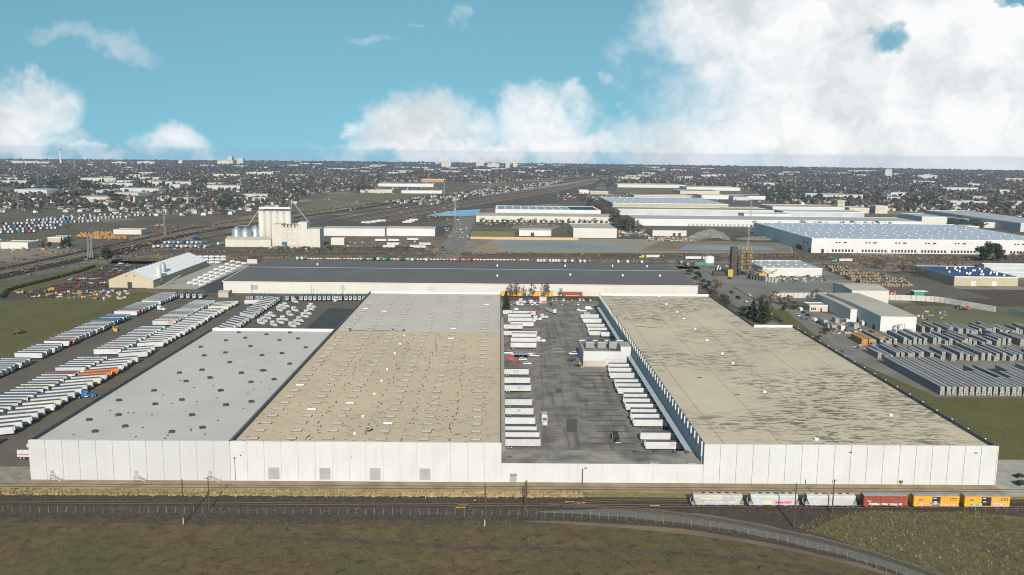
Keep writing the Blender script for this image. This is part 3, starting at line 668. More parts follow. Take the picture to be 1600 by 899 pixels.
_tr = {}
def trailer(loc, rz, label, group, col='truck_white', L=15.2, reefer=True, logo=None, cat='semi trailer', simple=False, H=4.05):
    """box semi trailer: nose at +x, doors at -x, resting on tandem wheels and landing gear"""
    key = (col, L, reefer, logo, simple)
    if key in _tr:
        t = copy_tree(_tr[key])
    else:
        t = thing('semi_trailer', label, cat); h = L/2; w = 1.3
        body = MB().hexa([(-h, -w, 1.15), (h-.35, -w, 1.15), (h-.35, w, 1.15), (-h, w, 1.15)], [(-h, -w, 4.02), (h-.35, -w, 4.02), (h-.35, w, 4.02), (-h, w, 4.02)])
        body.hexa([(h-.35, -w, 1.15), (h, -w+.25, 1.15), (h, w-.25, 1.15), (h-.35, w, 1.15)], [(h-.35, -w, 4.02), (h, -w+.25, 4.02), (h, w-.25, 4.02), (h-.35, w, 4.02)])
        bo = body.build('body', col, t)
        MB().box(-h-.02, -w-.03, 4.021, h-.3, w+.03, 4.09).build('roof_panel', 'trailer_roof', t)
        if not simple:
            MB().box(-h+.02, -w-.025, 1.02, h-.36, -w+.06, 1.149).box(-h+.02, w-.06, 1.02, h-.36, w+.025, 1.149).build('side_rail', 'truck_grey', t)
            MB().box(-h-.05, -w+.08, 1.3, -h-.004, -.03, 3.9).build('door', col, t); MB().box(-h-.05, .03, 1.3, -h-.004, w-.08, 3.9).build('door', col, t)
            g = MB().tube((h-3.2, -.9, 0.02), (h-3.2, -.9, 1.1), .1).tube((h-3.2, .9, .02), (h-3.2, .9, 1.1), .1).box(h-3.35, -1, .0, h-3.05, 1, .06); g.build('landing_gear', 'chassis', t)
            MB().box(-h+.5, -.7, .62, -h+4.4, .7, .98).box(-h+.02, -1.1, .5, -h+.14, 1.1, .62).build('undercarriage', 'chassis', t)
            g = MB()
            for k in range(11):                         # side skirt between gear and bogie
                if k > 2: g.box(-h+4.6+k*.05, -w, .45, -h+4.65+k*.05, -w+.03, .5)
            wheels(t, [(-h+1.2, -.95), (-h+1.2, .95), (-h+2.5, -.95), (-h+2.5, .95)], .5, .62)
        if reefer:
            MB().box(h+.003, -.95, 2.3, h+.45, .95, 3.9).build('reefer_unit', 'reefer_white', t)
            MB().box(h+.452, -.7, 2.5, h+.47, .7, 3.2).box(h+.452, -.55, 3.3, h+.47, .55, 3.8).build('reefer_grille', 'chassis', t)
        if logo:
            for sgn in (-1, 1):
                y = sgn*(w+.012); g = MB()
                kind, lm, cx, lw = logo
                if kind == 'oval':
                    vs = [(cx+math.cos(a)*lw/2, y, 2.75+math.sin(a)*.75) for a in [i*2*math.pi/20 for i in range(20)]]
                    g.add(vs, [tuple(range(20))[::sgn*-1]], 0); g2 = MB()
                    for k in range(5): x = cx-lw*.32+k*lw*.14; g2.box(x, y-.008, 2.45, x+lw*.07, y+.008, 3.05); g2.box(x, y-.009, 2.45+.3*(k % 3), x+lw*.11, y+.009, 2.55+.3*(k % 3))
                    lo = g.build('logo', lm, bo); g2.build('logo_letters', 'truck_white', lo)
                elif kind == 'word':
                    n = max(4, int(lw/.95)); rr = random.Random(len(_tr))
                    for k in range(n):
                        x = cx-lw/2+k*lw/n; ww = lw/n*.62
                        g.box(x, y-.006, 2.2, x+ww*.3, y+.006, 3.4)
                        if rr.random() < .8: g.box(x+ww*.32, y-.006, 3.15, x+ww, y+.006, 3.4)
                        if rr.random() < .7: g.box(x+ww*.32, y-.006, 2.7, x+ww, y+.006, 2.9)
                        if rr.random() < .6: g.box(x+ww*.72, y-.006, 2.2, x+ww, y+.006, 2.68)
                    g.build('logo', lm, bo)
                elif kind == 'band':
                    g.box(cx-lw/2, y-.006, 2.0, cx+lw/2, y+.006, 2.35); g.build('stripe', lm, bo)
                elif kind == 'pictures':
                    for k, mm in enumerate(('logo_green', 'logo_grey', 'logo_green', 'logo_blue')):
                        MB().at(0, 0, 0).lathe([(.1, 0)], 4) if False else None
                        x = -h+1.6+k*2.6
                        gg = MB(); gg.add([(x+math.cos(a)*.55, y, 2.6+math.sin(a)*.5) for a in [i*2*math.pi/9 for i in range(9)]], [tuple(range(9))[::sgn*-1]]); gg.build('picture', mm, bo)
                    vs = [(h-3+math.cos(a)*1.7, y, 2.7+math.sin(a)*.8) for a in [i*2*math.pi/20 for i in range(20)]]
                    g.add(vs, [tuple(range(20))[::sgn*-1]]); g.build('logo', 'logo_red', bo)
        _tr[key] = t
    t.location = (loc[0], loc[1], loc[2] if len(loc) > 2 else 0.03); t.rotation_euler = (0, 0, rz)
    return tag(t, label, cat, group)

_tk = {}
def tractor(loc, rz, label, group, col='truck_white', sleeper=True, cat='semi tractor'):
    """conventional highway tractor, bonnet towards +x"""
    key = (col, sleeper)
    if key in _tk: t = copy_tree(_tk[key])
    else:
        t = thing('semi_tractor', label, cat); w = 1.2
        MB().hexa([(1.6, -.95, .9), (3.9, -.85, .8), (3.9, .85, .8), (1.6, .95, .9)], [(1.6, -.85, 2.25), (3.75, -.7, 1.85), (3.75, .7, 1.85), (1.6, .85, 2.25)]).build('hood', col, t)
        MB().box(1.5, -1.18, .55, 3.2, -.86, 1.15).box(1.5, .86, .55, 3.2, 1.18, 1.15).build('fender', col, t)
        MB().hexa([(-.2, -w, .9), (1.6, -w, .9), (1.6, w, .9), (-.2, w, .9)], [(-.2, -w, 2.95), (1.05, -w+.05, 2.95), (1.05, w-.05, 2.95), (-.2, w, 2.95)]).build('cab', col, t)
        MB().quad((1.53, -.98, 2.18), (1.53, .98, 2.18), (1.18, .95, 2.8), (1.18, -.95, 2.8)).build('windshield', 'car_glass', t)
        g = MB()
        for s in (-1, 1):
            y = s*(w+.012); g = MB(); g.quad(*[(a, y, b) for a, b in ((.2, 1.95), (1.3, 1.95), (1.05, 2.6), (.2, 2.6))][::-s]); g.build('side_window', 'car_glass', t)
        if sleeper:
            MB().hexa([(-2.1, -w-.02, .9), (-.21, -w-.02, .9), (-.21, w+.02, .9), (-2.1, w+.02, .9)], [(-2.1, -w, 3.75), (-.5, -w, 3.75), (-.5, w, 3.75), (-2.1, w, 3.75)]).build('sleeper', col, t)
            MB().hexa([(-.5, -1.05, 2.951), (.95, -.95, 2.951), (.95, .95, 2.951), (-.5, 1.05, 2.951)], [(-.5, -1.0, 3.75), (-.2, -.8, 3.72), (-.2, .8, 3.72), (-.5, 1.0, 3.75)]).build('roof_fairing', col, t)
        MB().box(-5, -.45, .65, 3.6, .45, .88).build('frame', 'chassis', t)
        MB().tube((-.9, -1.0, .75), (.7, -1.0, .75), .33, .33, 10).tube((-.9, 1.0, .75), (.7, 1.0, .75), .33, .33, 10).build('fuel_tank', 'wheel_rim', t)
        MB().box(3.85, -1.15, .4, 4.1, 1.15, .78).build('bumper', 'wheel_rim', t)
        MB().tube((-.25, -1.3, 1.2), (-.25, -1.3, 3.6), .08).tube((-.25, 1.3, 1.2), (-.25, 1.3, 3.6), .08).build('exhaust', 'wheel_rim', t)
        MB().box(-4.5, -.5, .9, -3, .5, 1.08).build('fifth_wheel', 'chassis', t)
        wheels(t, [(2.8, -1.0), (2.8, 1.0)], .5, .32); wheels(t, [(-3.1, -.92), (-3.1, .92), (-4.4, -.92), (-4.4, .92)], .5, .62)
        _tk[key] = t
    t.location = (loc[0], loc[1], loc[2] if len(loc) > 2 else .03); t.rotation_euler = (0, 0, rz)
    return tag(t, label, cat, group)

_cr = {}
def car(loc, rz, label, group, col='car_white', kind='sedan', cat=None):
    key = (col, kind)
    if key in _cr: t = copy_tree(_cr[key])
    else:
        t = thing('pickup_truck' if kind == 'pickup' else 'van' if kind == 'van' else 'car', label, kind)
        L, w, hh = {'sedan': (4.7, .9, .95), 'suv': (4.9, .97, 1.1), 'pickup': (5.8, 1.0, 1.12), 'van': (5.9, 1.05, 1.3)}[kind]
        h = L/2
        g = MB()
        prof = [(-h, .35), (-h, hh-.1), (-h+.3, hh), (h-1.25, hh-.02), (h-.2, hh-.22), (h, hh-.4), (h, .35)]
        n = len(prof)
        g.add([(x, s*w, z) for s in (-1, 1) for x, z in prof], [(i, (i+1) % n, n+(i+1) % n, n+i)[::1] for i in range(n)] + [tuple(range(n))[::-1], tuple(range(n, 2*n))])
        me = g.mesh('body', col)
        bm_fix(me); obj('body', me, t)
        c0, c1, top = {'sedan': (-h+.9, h-1.5, 1.45), 'suv': (-h+.12, h-1.5, 1.8), 'pickup': (-.6, h-1.55, 1.85), 'van': (-h+.1, h-.8, 2.5)}[kind]
        MB().hexa([(c0, -w+.06, hh-.03), (c1, -w+.06, hh-.03), (c1, w-.06, hh-.03), (c0, w-.06, hh-.03)], [(c0+.35, -w+.22, top-.07), (c1-.65, -w+.22, top-.07), (c1-.65, w-.22, top-.07), (c0+.35, w-.22, top-.07)]).build('windows', 'car_glass' if kind != 'van' else col, t)
        MB().hexa([(c0+.33, -w+.2, top-.068), (c1-.63, -w+.2, top-.068), (c1-.63, w-.2, top-.068), (c0+.33, w-.2, top-.068)], [(c0+.45, -w+.26, top), (c1-.75, -w+.26, top), (c1-.75, w-.26, top), (c0+.45, w-.26, top)]).build('roof', col, t)
        if kind == 'pickup': MB().box(-h+.12, -w+.1, hh+.002, -.7, w-.1, hh+.03).build('bed', 'chassis', t)
        if kind == 'van': MB().quad((h-.86, -.85, 1.5), (h-.86, .85, 1.5), (h-1.3, .78, 2.3), (h-1.3, -.78, 2.3)).build('windshield', 'car_glass', t)
        MB().box(h-.02, -w+.1, hh-.52, h+.015, -w+.4, hh-.38).box(h-.02, w-.4, hh-.52, h+.015, w-.1, hh-.38).build('headlight', 'wheel_rim', t)
        MB().box(-h-.015, -w+.08, hh-.35, -h+.01, -w+.34, hh-.18).box(-h-.015, w-.34, hh-.35, -h+.01, w-.08, hh-.18).build('taillight', 'lamp_red', t)
        wheels(t, [(-h+.95, -w+.08), (-h+.95, w-.08), (h-.95, -w+.08), (h-.95, w-.08)], .34, .24)
        _cr[key] = t
    t.location = (loc[0], loc[1], loc[2] if len(loc) > 2 else .03); t.rotation_euler = (0, 0, rz)
    return tag(t, label, cat or {'sedan': 'car', 'suv': 'car', 'pickup': 'pickup truck', 'van': 'van'}[kind], group)
def bm_fix(me):
    import bmesh
    b = bmesh.new(); b.from_mesh(me); bmesh.ops.recalc_face_normals(b, faces=b.faces); b.to_mesh(me); b.free()
CARCOL = [('car_white', 'white'), ('car_black', 'black'), ('car_grey', 'dark grey'), ('car_silver', 'silver'), ('car_red', 'red'), ('car_blue', 'blue'), ('car_tan', 'tan')]
COLW = {'truck_white': 'white', 'truck_cream': 'cream', 'truck_red': 'red', 'truck_blue': 'blue', 'truck_orange': 'orange', 'truck_yellow': 'yellow', 'truck_green': 'green', 'truck_teal': 'teal', 'truck_grey': 'grey', 'truck_brown': 'brown', 'truck_black': 'black', 'truck_silver': 'silver'}

# ---- the trailer lot on the left
def row(spots, where, group):
    """spots: (x, y, rz, colour, reefer, logo, L) sorted from the near end"""
    n = len(spots)
    for i, (x, y, rz, col, rf, lg, L) in enumerate(spots):
        extra = ''
        if lg: extra = {'oval': ' with red oval', 'word': ' with lettering', 'band': ' with side stripe', 'pictures': ' with pictures'}[lg[0]]
        trailer((x, y), rz, '%s trailer%s, %s from near end of %s' % (COLW[col], extra, ORD(i+1), where), group, col, L, rf, lg)
rr = random.Random(3)
def fill(y0, y1, step, gaps, specials, x, rz, L=15.4, jit=.4, reefer=.5, flip=False):
    out = []; y = y0
    while y < y1:
        if not any(a <= y <= b for a, b in gaps):
            col, lg = rr.choice(['truck_white']*11 + ['truck_silver', 'truck_cream']), None
            for (sy, c, l) in specials:
                if abs(sy-y) <= step/2: col, lg = c or col, l or lg
            out.append((x+rr.uniform(-jit, jit), y, rz+rr.uniform(-.012, .012), col, rr.random() < reefer, lg, L+rr.choice([-.8, 0, 0, .7])))
        y += step
    return out
RED_OVAL = ('oval', 'logo_red', 4.2, 4.0); RED_WORD = ('word', 'logo_red', -3.5, 6.5); SMALL_WORD = ('word', 'logo_red', 4.5, 2.6); PICS = ('pictures', 'logo_red', 0, 0); BAND = ('band', 'logo_red', -2, 10)
A = fill(440, 702, 4.5, [(476, 484), (508, 516), (606, 615), (652, 657)], [(458.2, None, BAND), (521, 'truck_red', None), (626, 'truck_red', None), (494, 'truck_cream', None), (590, 'truck_blue', None), (598, 'truck_blue', None), (583, 'truck_blue', None)], -268.3, 0)
row(A, 'the row beside the grass', 'semi trailers in the row beside the grass')
B = fill(352, 664, 4.8, [(445, 450), (478, 494), (566, 580)], [(372, 'truck_cream', None), (377, 'truck_cream', None), (415, 'truck_cream', None), (420, 'truck_cream', None), (448, 'truck_red', None), (441, 'truck_red', None), (460, None, PICS), (497, None, SMALL_WORD), (516, None, PICS), (584, None, RED_OVAL), (606, None, RED_WORD), (527, 'truck_cream', None)], -228.3, R(4))
row(B, 'the middle row of the lot', 'semi trailers in the middle row of the lot')
Cc = fill(330, 662, 6.6, [(340, 348), (478, 484), (505, 512), (632, 640)], [(378, None, RED_WORD), (442, 'truck_orange', None), (448, 'truck_orange', None), (398, 'truck_white', None)], -210.8, R(22), reefer=.3)
row(Cc, 'the slanted row', 'semi trailers in the slanted row')
tractor((-200, 409), R(22), 'blue semi tractor coupled at the end of the slanted trailer row', None, 'truck_blue')
tractor((-254.5, 565), R(-60), 'yellow truck leaving the trailer row beside the grass', None, 'truck_yellow', False)
tractor((-253.5, 640), R(-8), 'white semi tractor parked at the row beside the grass', None, 'truck_white')
D = fill(552, 690, 6.6, [(604, 610)], [], -180.5, R(-38), L=13.6, reefer=.5)
row(D, 'the short slanted row behind the left hall', 'semi trailers behind the left hall')
trailer((-191, 668), R(8), 'long white trailer with red lettering crossing the lot lane', None, 'truck_white', 15.2, True, SMALL_WORD)
for i, y in enumerate((324.6, 331.5)): trailer((-179, y), 0, 'white semi trailer %s past the left corner of the front wall' % ['nearest', 'second'][i], 'semi trailers past the left corner', 'truck_white', 14.6, False, BAND if i == 0 else None)
# nose-on rows by the slate roofed warehouse
xs = [(-262+5*k, 690) for k in range(5)]
for i, (x, y) in enumerate(xs): trailer((x, y+8), R(-90+6), 'white reefer trailer, %s from the left beside the lot gate' % ORD(i+1), 'reefer trailers by the lot gate', 'truck_white', 14.6, True)
i = 0
for k, pxx in enumerate([383, 389, 398, 404.5, 412, 419.5, 428, 445, 453.5, 467, 474, 481, 488, 495.5, 503, 510, 517.5, 528, 537, 544, 551, 558, 565, 571]):
    X, Y = G(pxx, 471.5); i += 1
    c = 'truck_orange' if pxx == 383 else 'truck_white'
    trailer((X+1.2, Y+7.5), R(-90+5), '%s reefer trailer, %s from left before the slate roofed warehouse' % (COLW[c], ORD(i)), 'reefer trailers in front of the slate roofed warehouse', c, 14.4, True)
for k in range(8): trailer((-91.5-7.4, 521+k*16.2), 0, 'white semi trailer, %s docked behind the left hall' % ORD(k+1), 'semi trailers docked behind the left hall', 'truck_cream' if k == 6 else 'truck_white', 14.2, False, BAND if k in (1, 6) else None) if True else None
# bobtail tractors
tk = [(407,507),(412,503.5),(418,499),(424,495.5),(436,486.5),(440,483.5),(446,480.5),(437,506),(443,501.5),(452,494),(460,487),(456,511.5),(463,508),(468,503),(475,496.5),(480,492),(484,485),(487,481.5),(460,473.5),(427,510)]
for i, (x, y) in enumerate(tk):
    X, Y = G(x, y); tractor((X, Y), R(-40 + rr.uniform(-8, 8)), 'white bobtail tractor, %s of those behind the left hall' % ORD(i+1), 'bobtail tractors behind the left hall', 'truck_white')
X, Y = G(526, 471); tractor((X, Y), R(-100), 'white semi tractor backing in among the reefer trailers', None, 'truck_white')

# ---- the courtyard
def dock_left(items):
    for i, (y, x0, x1, lg) in enumerate(items):
        X0_, _ = G(x0, y); X1_, Y_ = G(x1, y)
        trailer(((X0_+X1_)/2, Y_+1.3), 0, 'white trailer%s, %s from near end along the left courtyard dock' % (' with red lettering' if lg and lg[1] == 'logo_red' else '', ORD(i+1)), 'trailers along the left courtyard dock', 'truck_white', round(abs(X1_-X0_)*2)/2, False, lg)
dock_left([(701.5, 789, 845, None), (690.5, 789, 843, None), (681, 789, 839, None), (666.5, 789, 836, None), (651.5, 789, 834, ('word', 'logo_blue', 0, 2)), (637, 789, 831.5, None), (614.5, 788, 830, ('word', 'logo_grey', 1.5, 3)), (602, 788, 828.5, None), (588.5, 787.5, 826, ('word', 'logo_blue', 0, 3.2)),
           (546, 798, 838, None), (538, 798, 839, None), (531, 800, 838, None), (527, 787, 839, ('word', 'logo_red', 5.3, 4.2)), (516.5, 787, 817, ('word', 'logo_grey', 1, 3)), (512.5, 797.5, 834, SMALL_WORD), (505.5, 794, 832, None), (499.5, 794, 830, None), (494.5, 802, 837, RED_OVAL), (493.5, 786, 801, None)])
items = [(706, 1008.5, 1064), (691, 1001, 1053.5), (670, 990, 1043), (661, 986, 1038), (653, 985, 1034.5), (644.5, 978.5, 1029), (636, 975, 1025), (628.5, 974, 1020.5), (619, 965.5, 1012.5), (611.5, 962.5, 1009), (605, 959.5, 1005), (594.5, 953.5, 998), (586.5, 951.5, 994.5), (580, 950.5, 991),
         (528.5, 939.5, 959), (527, 920.5, 956), (521.5, 918.5, 955), (515.5, 917, 952), (507, 911.5, 944), (500, 907, 940.5)]
for i, (y, x0, x1) in enumerate(items):
    X0_, _ = G(x0, y); X1_, Y_ = G(x1, y)
    trailer(((X0_+X1_)/2, Y_+1.3), math.pi, 'white trailer, %s from the near end along the blue shaded right dock' % ORD(i+1), 'trailers along the right courtyard dock', 'truck_white', round(abs(X1_-X0_)*2)/2, i % 3 != 1, ('word', 'logo_red', -4, 3.5) if i == 0 else None)
X, Y = G(964, 573.5); trailer((X, Y+1.3), math.pi, 'white trailer with red roof edge beside the refrigeration building', None, 'truck_white', 14, False)
X, Y = G(945, 545); trailer((58.5, 517), 0, 'white trailer parked behind the refrigeration building', None, 'truck_white', 13, False)
a = G(852, 485); b = G(870, 493); trailer(((a[0]+b[0])/2, (a[1]+b[1])/2), math.atan2(a[1]-b[1], a[0]-b[0]), 'pale trailer standing alone across the far courtyard', None, 'truck_white', 14.6, True)
X, Y = G(850.5, 661); tractor((X, Y-1), R(-90), 'white box truck driving down the courtyard towards the camera', None, 'truck_white', False, 'truck')
MB_box = MB().box(-5.2, -1.2, 1.1, -.4, 1.2, 3.9).build('cargo_box', 'truck_white', [o for o in C.objects if o.name.startswith('semi_tractor') and o.get('label', '').startswith('white box truck')][0])
X, Y = G(963.5, 693); tractor((X, Y+3), R(-84), 'black semi tractor at the near end of the right dock', None, 'truck_black')
for i, (x, y, a) in enumerate([(838, 501, 0), (829, 503.5, 0), (848, 498, R(20)), (843, 535, 0)]):
    X, Y = G(x, y); tractor((X, Y), a, 'white semi tractor, %s at the far left dock trailers' % ORD(i+1), 'tractors at the left dock trailers', 'truck_white')
cl = [(794, 553, 'car_white', 'pickup'), (805, 555, 'car_white', 'suv'), (811, 553, 'car_grey', 'sedan'), (819, 556, 'car_silver', 'suv'), (829, 554, 'car_white', 'sedan'), (835, 557, 'car_white', 'pickup'), (817, 563, 'car_white', 'suv'), (809, 569, 'car_red', 'sedan'), (824, 569.5, 'car_white', 'sedan'),
      (895, 554, 'car_white', 'suv'), (900, 559, 'car_blue', 'pickup'), (893, 564.5, 'car_black', 'suv'), (903, 573, 'car_black', 'sedan'), (910, 487, 'car_white', 'pickup'), (917, 490.5, 'car_white', 'sedan'), (903, 486, 'car_black', 'sedan'), (810, 488, 'car_white', 'sedan'), (826, 489, 'car_black', 'sedan'), (839, 491, 'car_red', 'sedan'), (806, 485, 'car_tan', 'sedan'), (920, 484, 'car_white', 'van')]
for i, (x, y, c, k) in enumerate(cl):
    X, Y = G(x, y); car((X, Y), rr.uniform(-.12, .12) + (math.pi if i % 2 else 0), '%s %s in the courtyard, %s counted from the left dock' % (dict(CARCOL)[c], k, ORD(i+1)), 'cars in the courtyard', c, k)
i = 0
for rowy, xs in ((470, range(797, 929, 6)), (476.5, list(range(797, 866, 7)) + [878, 903])):
    for x in xs:
        if abs(x-847) < 7 or rr.random() < .08: continue
        X, Y = G(x + rr.uniform(-1, 1), rowy); c = rr.choice(CARCOL); k = rr.choice(['sedan', 'suv', 'pickup']); i += 1
        car((X, Y), math.pi/2 + (math.pi if rr.random() < .5 else 0) + rr.uniform(-.05, .05), '%s %s parked at far courtyard end, %s from left' % (c[1], k, ORD(i)), 'cars parked at the far end of the courtyard', c[0], k)
for i, (x, y) in enumerate(((815, 474), (832, 476), (811, 478))):
    X, Y = G(x, y); tractor((X, Y), R(-15), 'white semi tractor among the parked cars at the courtyard end, %s' % ['left one', 'right one', 'front one'][i], 'tractors among parked cars', 'truck_white')
X, Y = G(1594, 746); car((X, Y), .3, 'black car on the concrete apron right of the hall, nearer the field', None, 'car_black', 'sedan'); X, Y = G(1597, 758); car((X, Y), .3, 'black car at the right picture edge on the apron', None, 'car_black', 'suv')

# shed, booth and small things in the courtyard
X, Y = G(804, 562)
sh = thing('dock_shed', 'small grey roofed open shed by the left dock', 'shed', (X, Y, 0)); MB().box(0, 0, 3.0, 8, 8, 3.3).build('roof', 'metal_grey', sh)
g = MB()
for p in ((.2, .2), (7.6, .2), (.2, 7.6), (7.6, 7.6), (2.7, .2), (5.2, .2)): g.box(p[0], p[1], 0, p[0]+.2, p[1]+.2, 3)
g.build('post', 'metal_dark', sh); MB().box(.4, 7.4, 0, 7.6, 7.6, 2.9).build('wall', 'metal_dark', sh)
X, Y = G(843, 474)
sh = thing('gate_booth', 'white gatehouse with red panel at the far courtyard end', 'booth', (X, Y, 0)); MB().box(0, 0, 0, 5.5, 5, 4.2).build('wall', 'wall_white', sh); MB().box(-.3, -.4, 4.201, 5.8, 5.3, 4.5).build('roof', 'coping', sh); MB().box(1.5, -.06, .5, 5.2, -.003, 2.0).build('red_panel', 'logo_red', sh)
X, Y = G(800, 568); MB().at().box(0, 0, 0, 2.2, 3, 2.4).box(.2, -.12, .2, .9, -.001, 1.9).mesh
dm = tag(MB().box(-1.2, -1.8, .15, 1.2, 1.8, 2.0).box(-1.3, -1.9, 2.001, 1.3, 1.9, 2.12).box(-1.1, -1.6, 0, -.8, 1.6, .149).box(.8, -1.6, 0, 1.1, 1.6, .149).build('dumpster', 'logo_red'), 'red dumpster beside the grey dock shed', 'dumpster'); dm.location = (*G(799, 562), .03)
for i, (x, y) in enumerate(((905.5, 569), (909, 567), (907, 572), (911, 571), (908.5, 575), (912, 575))):
    X, Y = G(x, y); tag(MB().tube((0, 0, 0), (0, 0, 1.3), .18, .18, 8).lathe([(.18, 1.3), (.1, 1.42)], 8).build('bollard', 'paint_yellow'), 'yellow bollard by the refrigeration building', 'bollard', 'yellow bollards by the refrigeration building').location = (X, Y, 0)
# worn pavement: patches, sealed cracks, painted words, bay lines
for (x0, y0, x1, y1) in ((868, 607, 878, 614), (885, 655, 902, 675)):
    a = G(x0, y1); b = G(x1, y1); c = G(x1, y0); d = G(x0, y0); sheet('asphalt_patch', [a, b, c, d], .013, 'crack_seal')
def crack(pts, w=.22):
    g = MB(); ribbon(g, pts, w, .016); tag(g.build('crack_seal', 'crack_seal'), kind='structure')
for (p, q) in (((861, 500), (884, 650)), ((884, 650), (905, 702)), ((845, 508), (850, 700)), ((872, 520), (900, 610)), ((838, 640), (900, 645)), ((835, 600), (940, 606)), ((870, 668), (1000, 668)), ((832, 560), (905, 562))):
    a, b = G(*p), G(*q); n = 12
    crack([(a[0]+(b[0]-a[0])*i/n+rr.uniform(-.5, .5), a[1]+(b[1]-a[1])*i/n+rr.uniform(-.5, .5)) for i in range(n+1)])
g = MB()
for k in range(26):
    y = 330 + k*8.0 + rr.uniform(-1, 1)
    if 470 < y < 525: continue
    ribbon(g, [(42+rr.uniform(-4, 4), y), (58, y+rr.uniform(-.3, .3))], 1.1, .011)
tag(g.build('tire_marks', 'oil_dark'), kind='structure')
def paint_word(text, x, y, size):
    cu = bpy.data.curves.new('pavement_word', 'FONT'); cu.body = text; cu.size = size; cu.align_x = 'CENTER'
    tmp = bpy.data.objects.new('tmp', cu); C.objects.link(tmp)
    dg = bpy.context.evaluated_depsgraph_get(); me = bpy.data.meshes.new_from_object(tmp.evaluated_get(dg)); bpy.data.objects.remove(tmp)
    me.materials.append(M['paint_white']); o = obj('pavement_word', me); o.location = (x, y, .02); o.scale = (1.0, 1.6, 1); return tag(o, kind='structure')
X, Y = G(871, 543); paint_word('YARD', X, Y-4.5, 2.6); paint_word('STOP', X+.6, Y-14, 2.6)
# ------------------------------------------------------------------ railway in the foreground
mat('tie_wood', (.075, .058, .045), (.05, .04, .032), 1.5, rough=.95)
mat('rail_steel', (.17, .12, .09), (.12, .085, .065), 1.0, rough=.5, metal=.4)
mat('pole_wood', (.085, .062, .045), (.06, .045, .033), 1.0, rough=.9)
mat('fence_post', (.30, .30, .29), scale=0, rough=.6)
mat('fence_mesh', (.22, .22, .21), scale=0, rough=.7, alpha=.035)
mat('hopper_white', (.40, .385, .36), (.31, .295, .27), .5, rough=.6, fn=lambda nt, pos, c, b: mixc(nt, mth(nt, 'MULTIPLY', ramp(nt, noise(nt, pos, .8, 6, .7), .52, .72), .5), c, (.30, .20, .13)))
mat('hopper_grey', (.42, .425, .42), (.36, .365, .36), .5, rough=.6)
mat('boxcar_red', (.27, .065, .035), (.21, .05, .03), .8, rough=.7)
mat('boxcar_yellow', (.62, .33, .035), (.56, .28, .03), .6, rough=.6, fn=lambda nt, pos, c, b: mixc(nt, mth(nt, 'MULTIPLY', ramp(nt, noise(nt, pos, .9, 6, .7), .5, .75), .3), c, (.25, .13, .04)))
mat('boxcar_roof', (.33, .33, .34), (.25, .25, .26), .5, rough=.6)
GRAF = []
for i, c in enumerate([(.05, .35, .45), (.55, .55, .58), (.60, .10, .30), (.30, .32, .62), (.62, .55, .10), (.62, .20, .10), (.03, .03, .04), (.25, .55, .35)]):
    mat('spray_paint_%d' % i, c, scale=0, rough=.6); GRAF.append('spray_paint_%d' % i)

def track(name_label, pts, gauge=1.435):
    t = thing('railway_track', name_label, 'railway track', (0, 0, 0))
    g = MB(); acc = 0; last = pts[0]; n = 0
    L, Rr = ribbon_pts(pts, gauge)
    for side in (L, Rr):
        r = MB()
        La, Ra = ribbon_pts(side, .16)
        k = len(side); v = [(x, y, z) for z in (.16, .34) for x, y in Ra] + [(x, y, z) for z in (.16, .34) for x, y in La]
        f = []
        for i in range(k-1): f += [(i, i+1, k+i+1, k+i), (k+i, k+i+1, 3*k+i+1, 3*k+i), (3*k+i, 3*k+i+1, 2*k+i+1, 2*k+i)]
        r.add(v, f); r.build('rail', 'rail_steel', t)
    for a, b in zip(pts[:-1], pts[1:]):
        dx, dy = b[0]-a[0], b[1]-a[1]; l = math.hypot(dx, dy); rz = math.atan2(dy, dx)
        while acc < l:
            x, y = a[0]+dx*acc/l, a[1]+dy*acc/l
            g.at(x, y, .03, rz + rr.uniform(-.02, .02)); g.box(-.13, -1.3, 0, .13, 1.3, .135, bottom=False); acc += .72; n += 1
        acc -= l
    g.build('ties', 'tie_wood', t)['kind'] = 'stuff'
    return t
TY = 282.0
track('main railway track running straight in front of the white wall', [(-230+i*10, TY) for i in range(48)])
track('siding track behind the standing freight cars', smooth_path([(12, TY+.0), (22, TY+1.0), (32, TY+3.2), (44, TY+4.5), (60, TY+4.6), (240, TY+4.6)], 4))
track('curved railway track bending away through pale ballast to the right', smooth_path([(18, TY-.05), (34, TY-.9), G(1000, 797), G(1060, 804.5), G(1130, 814), G(1200, 827.5), G(1330, 857.5), G(1450, 896), (138, 219), (146, 205)], 3))

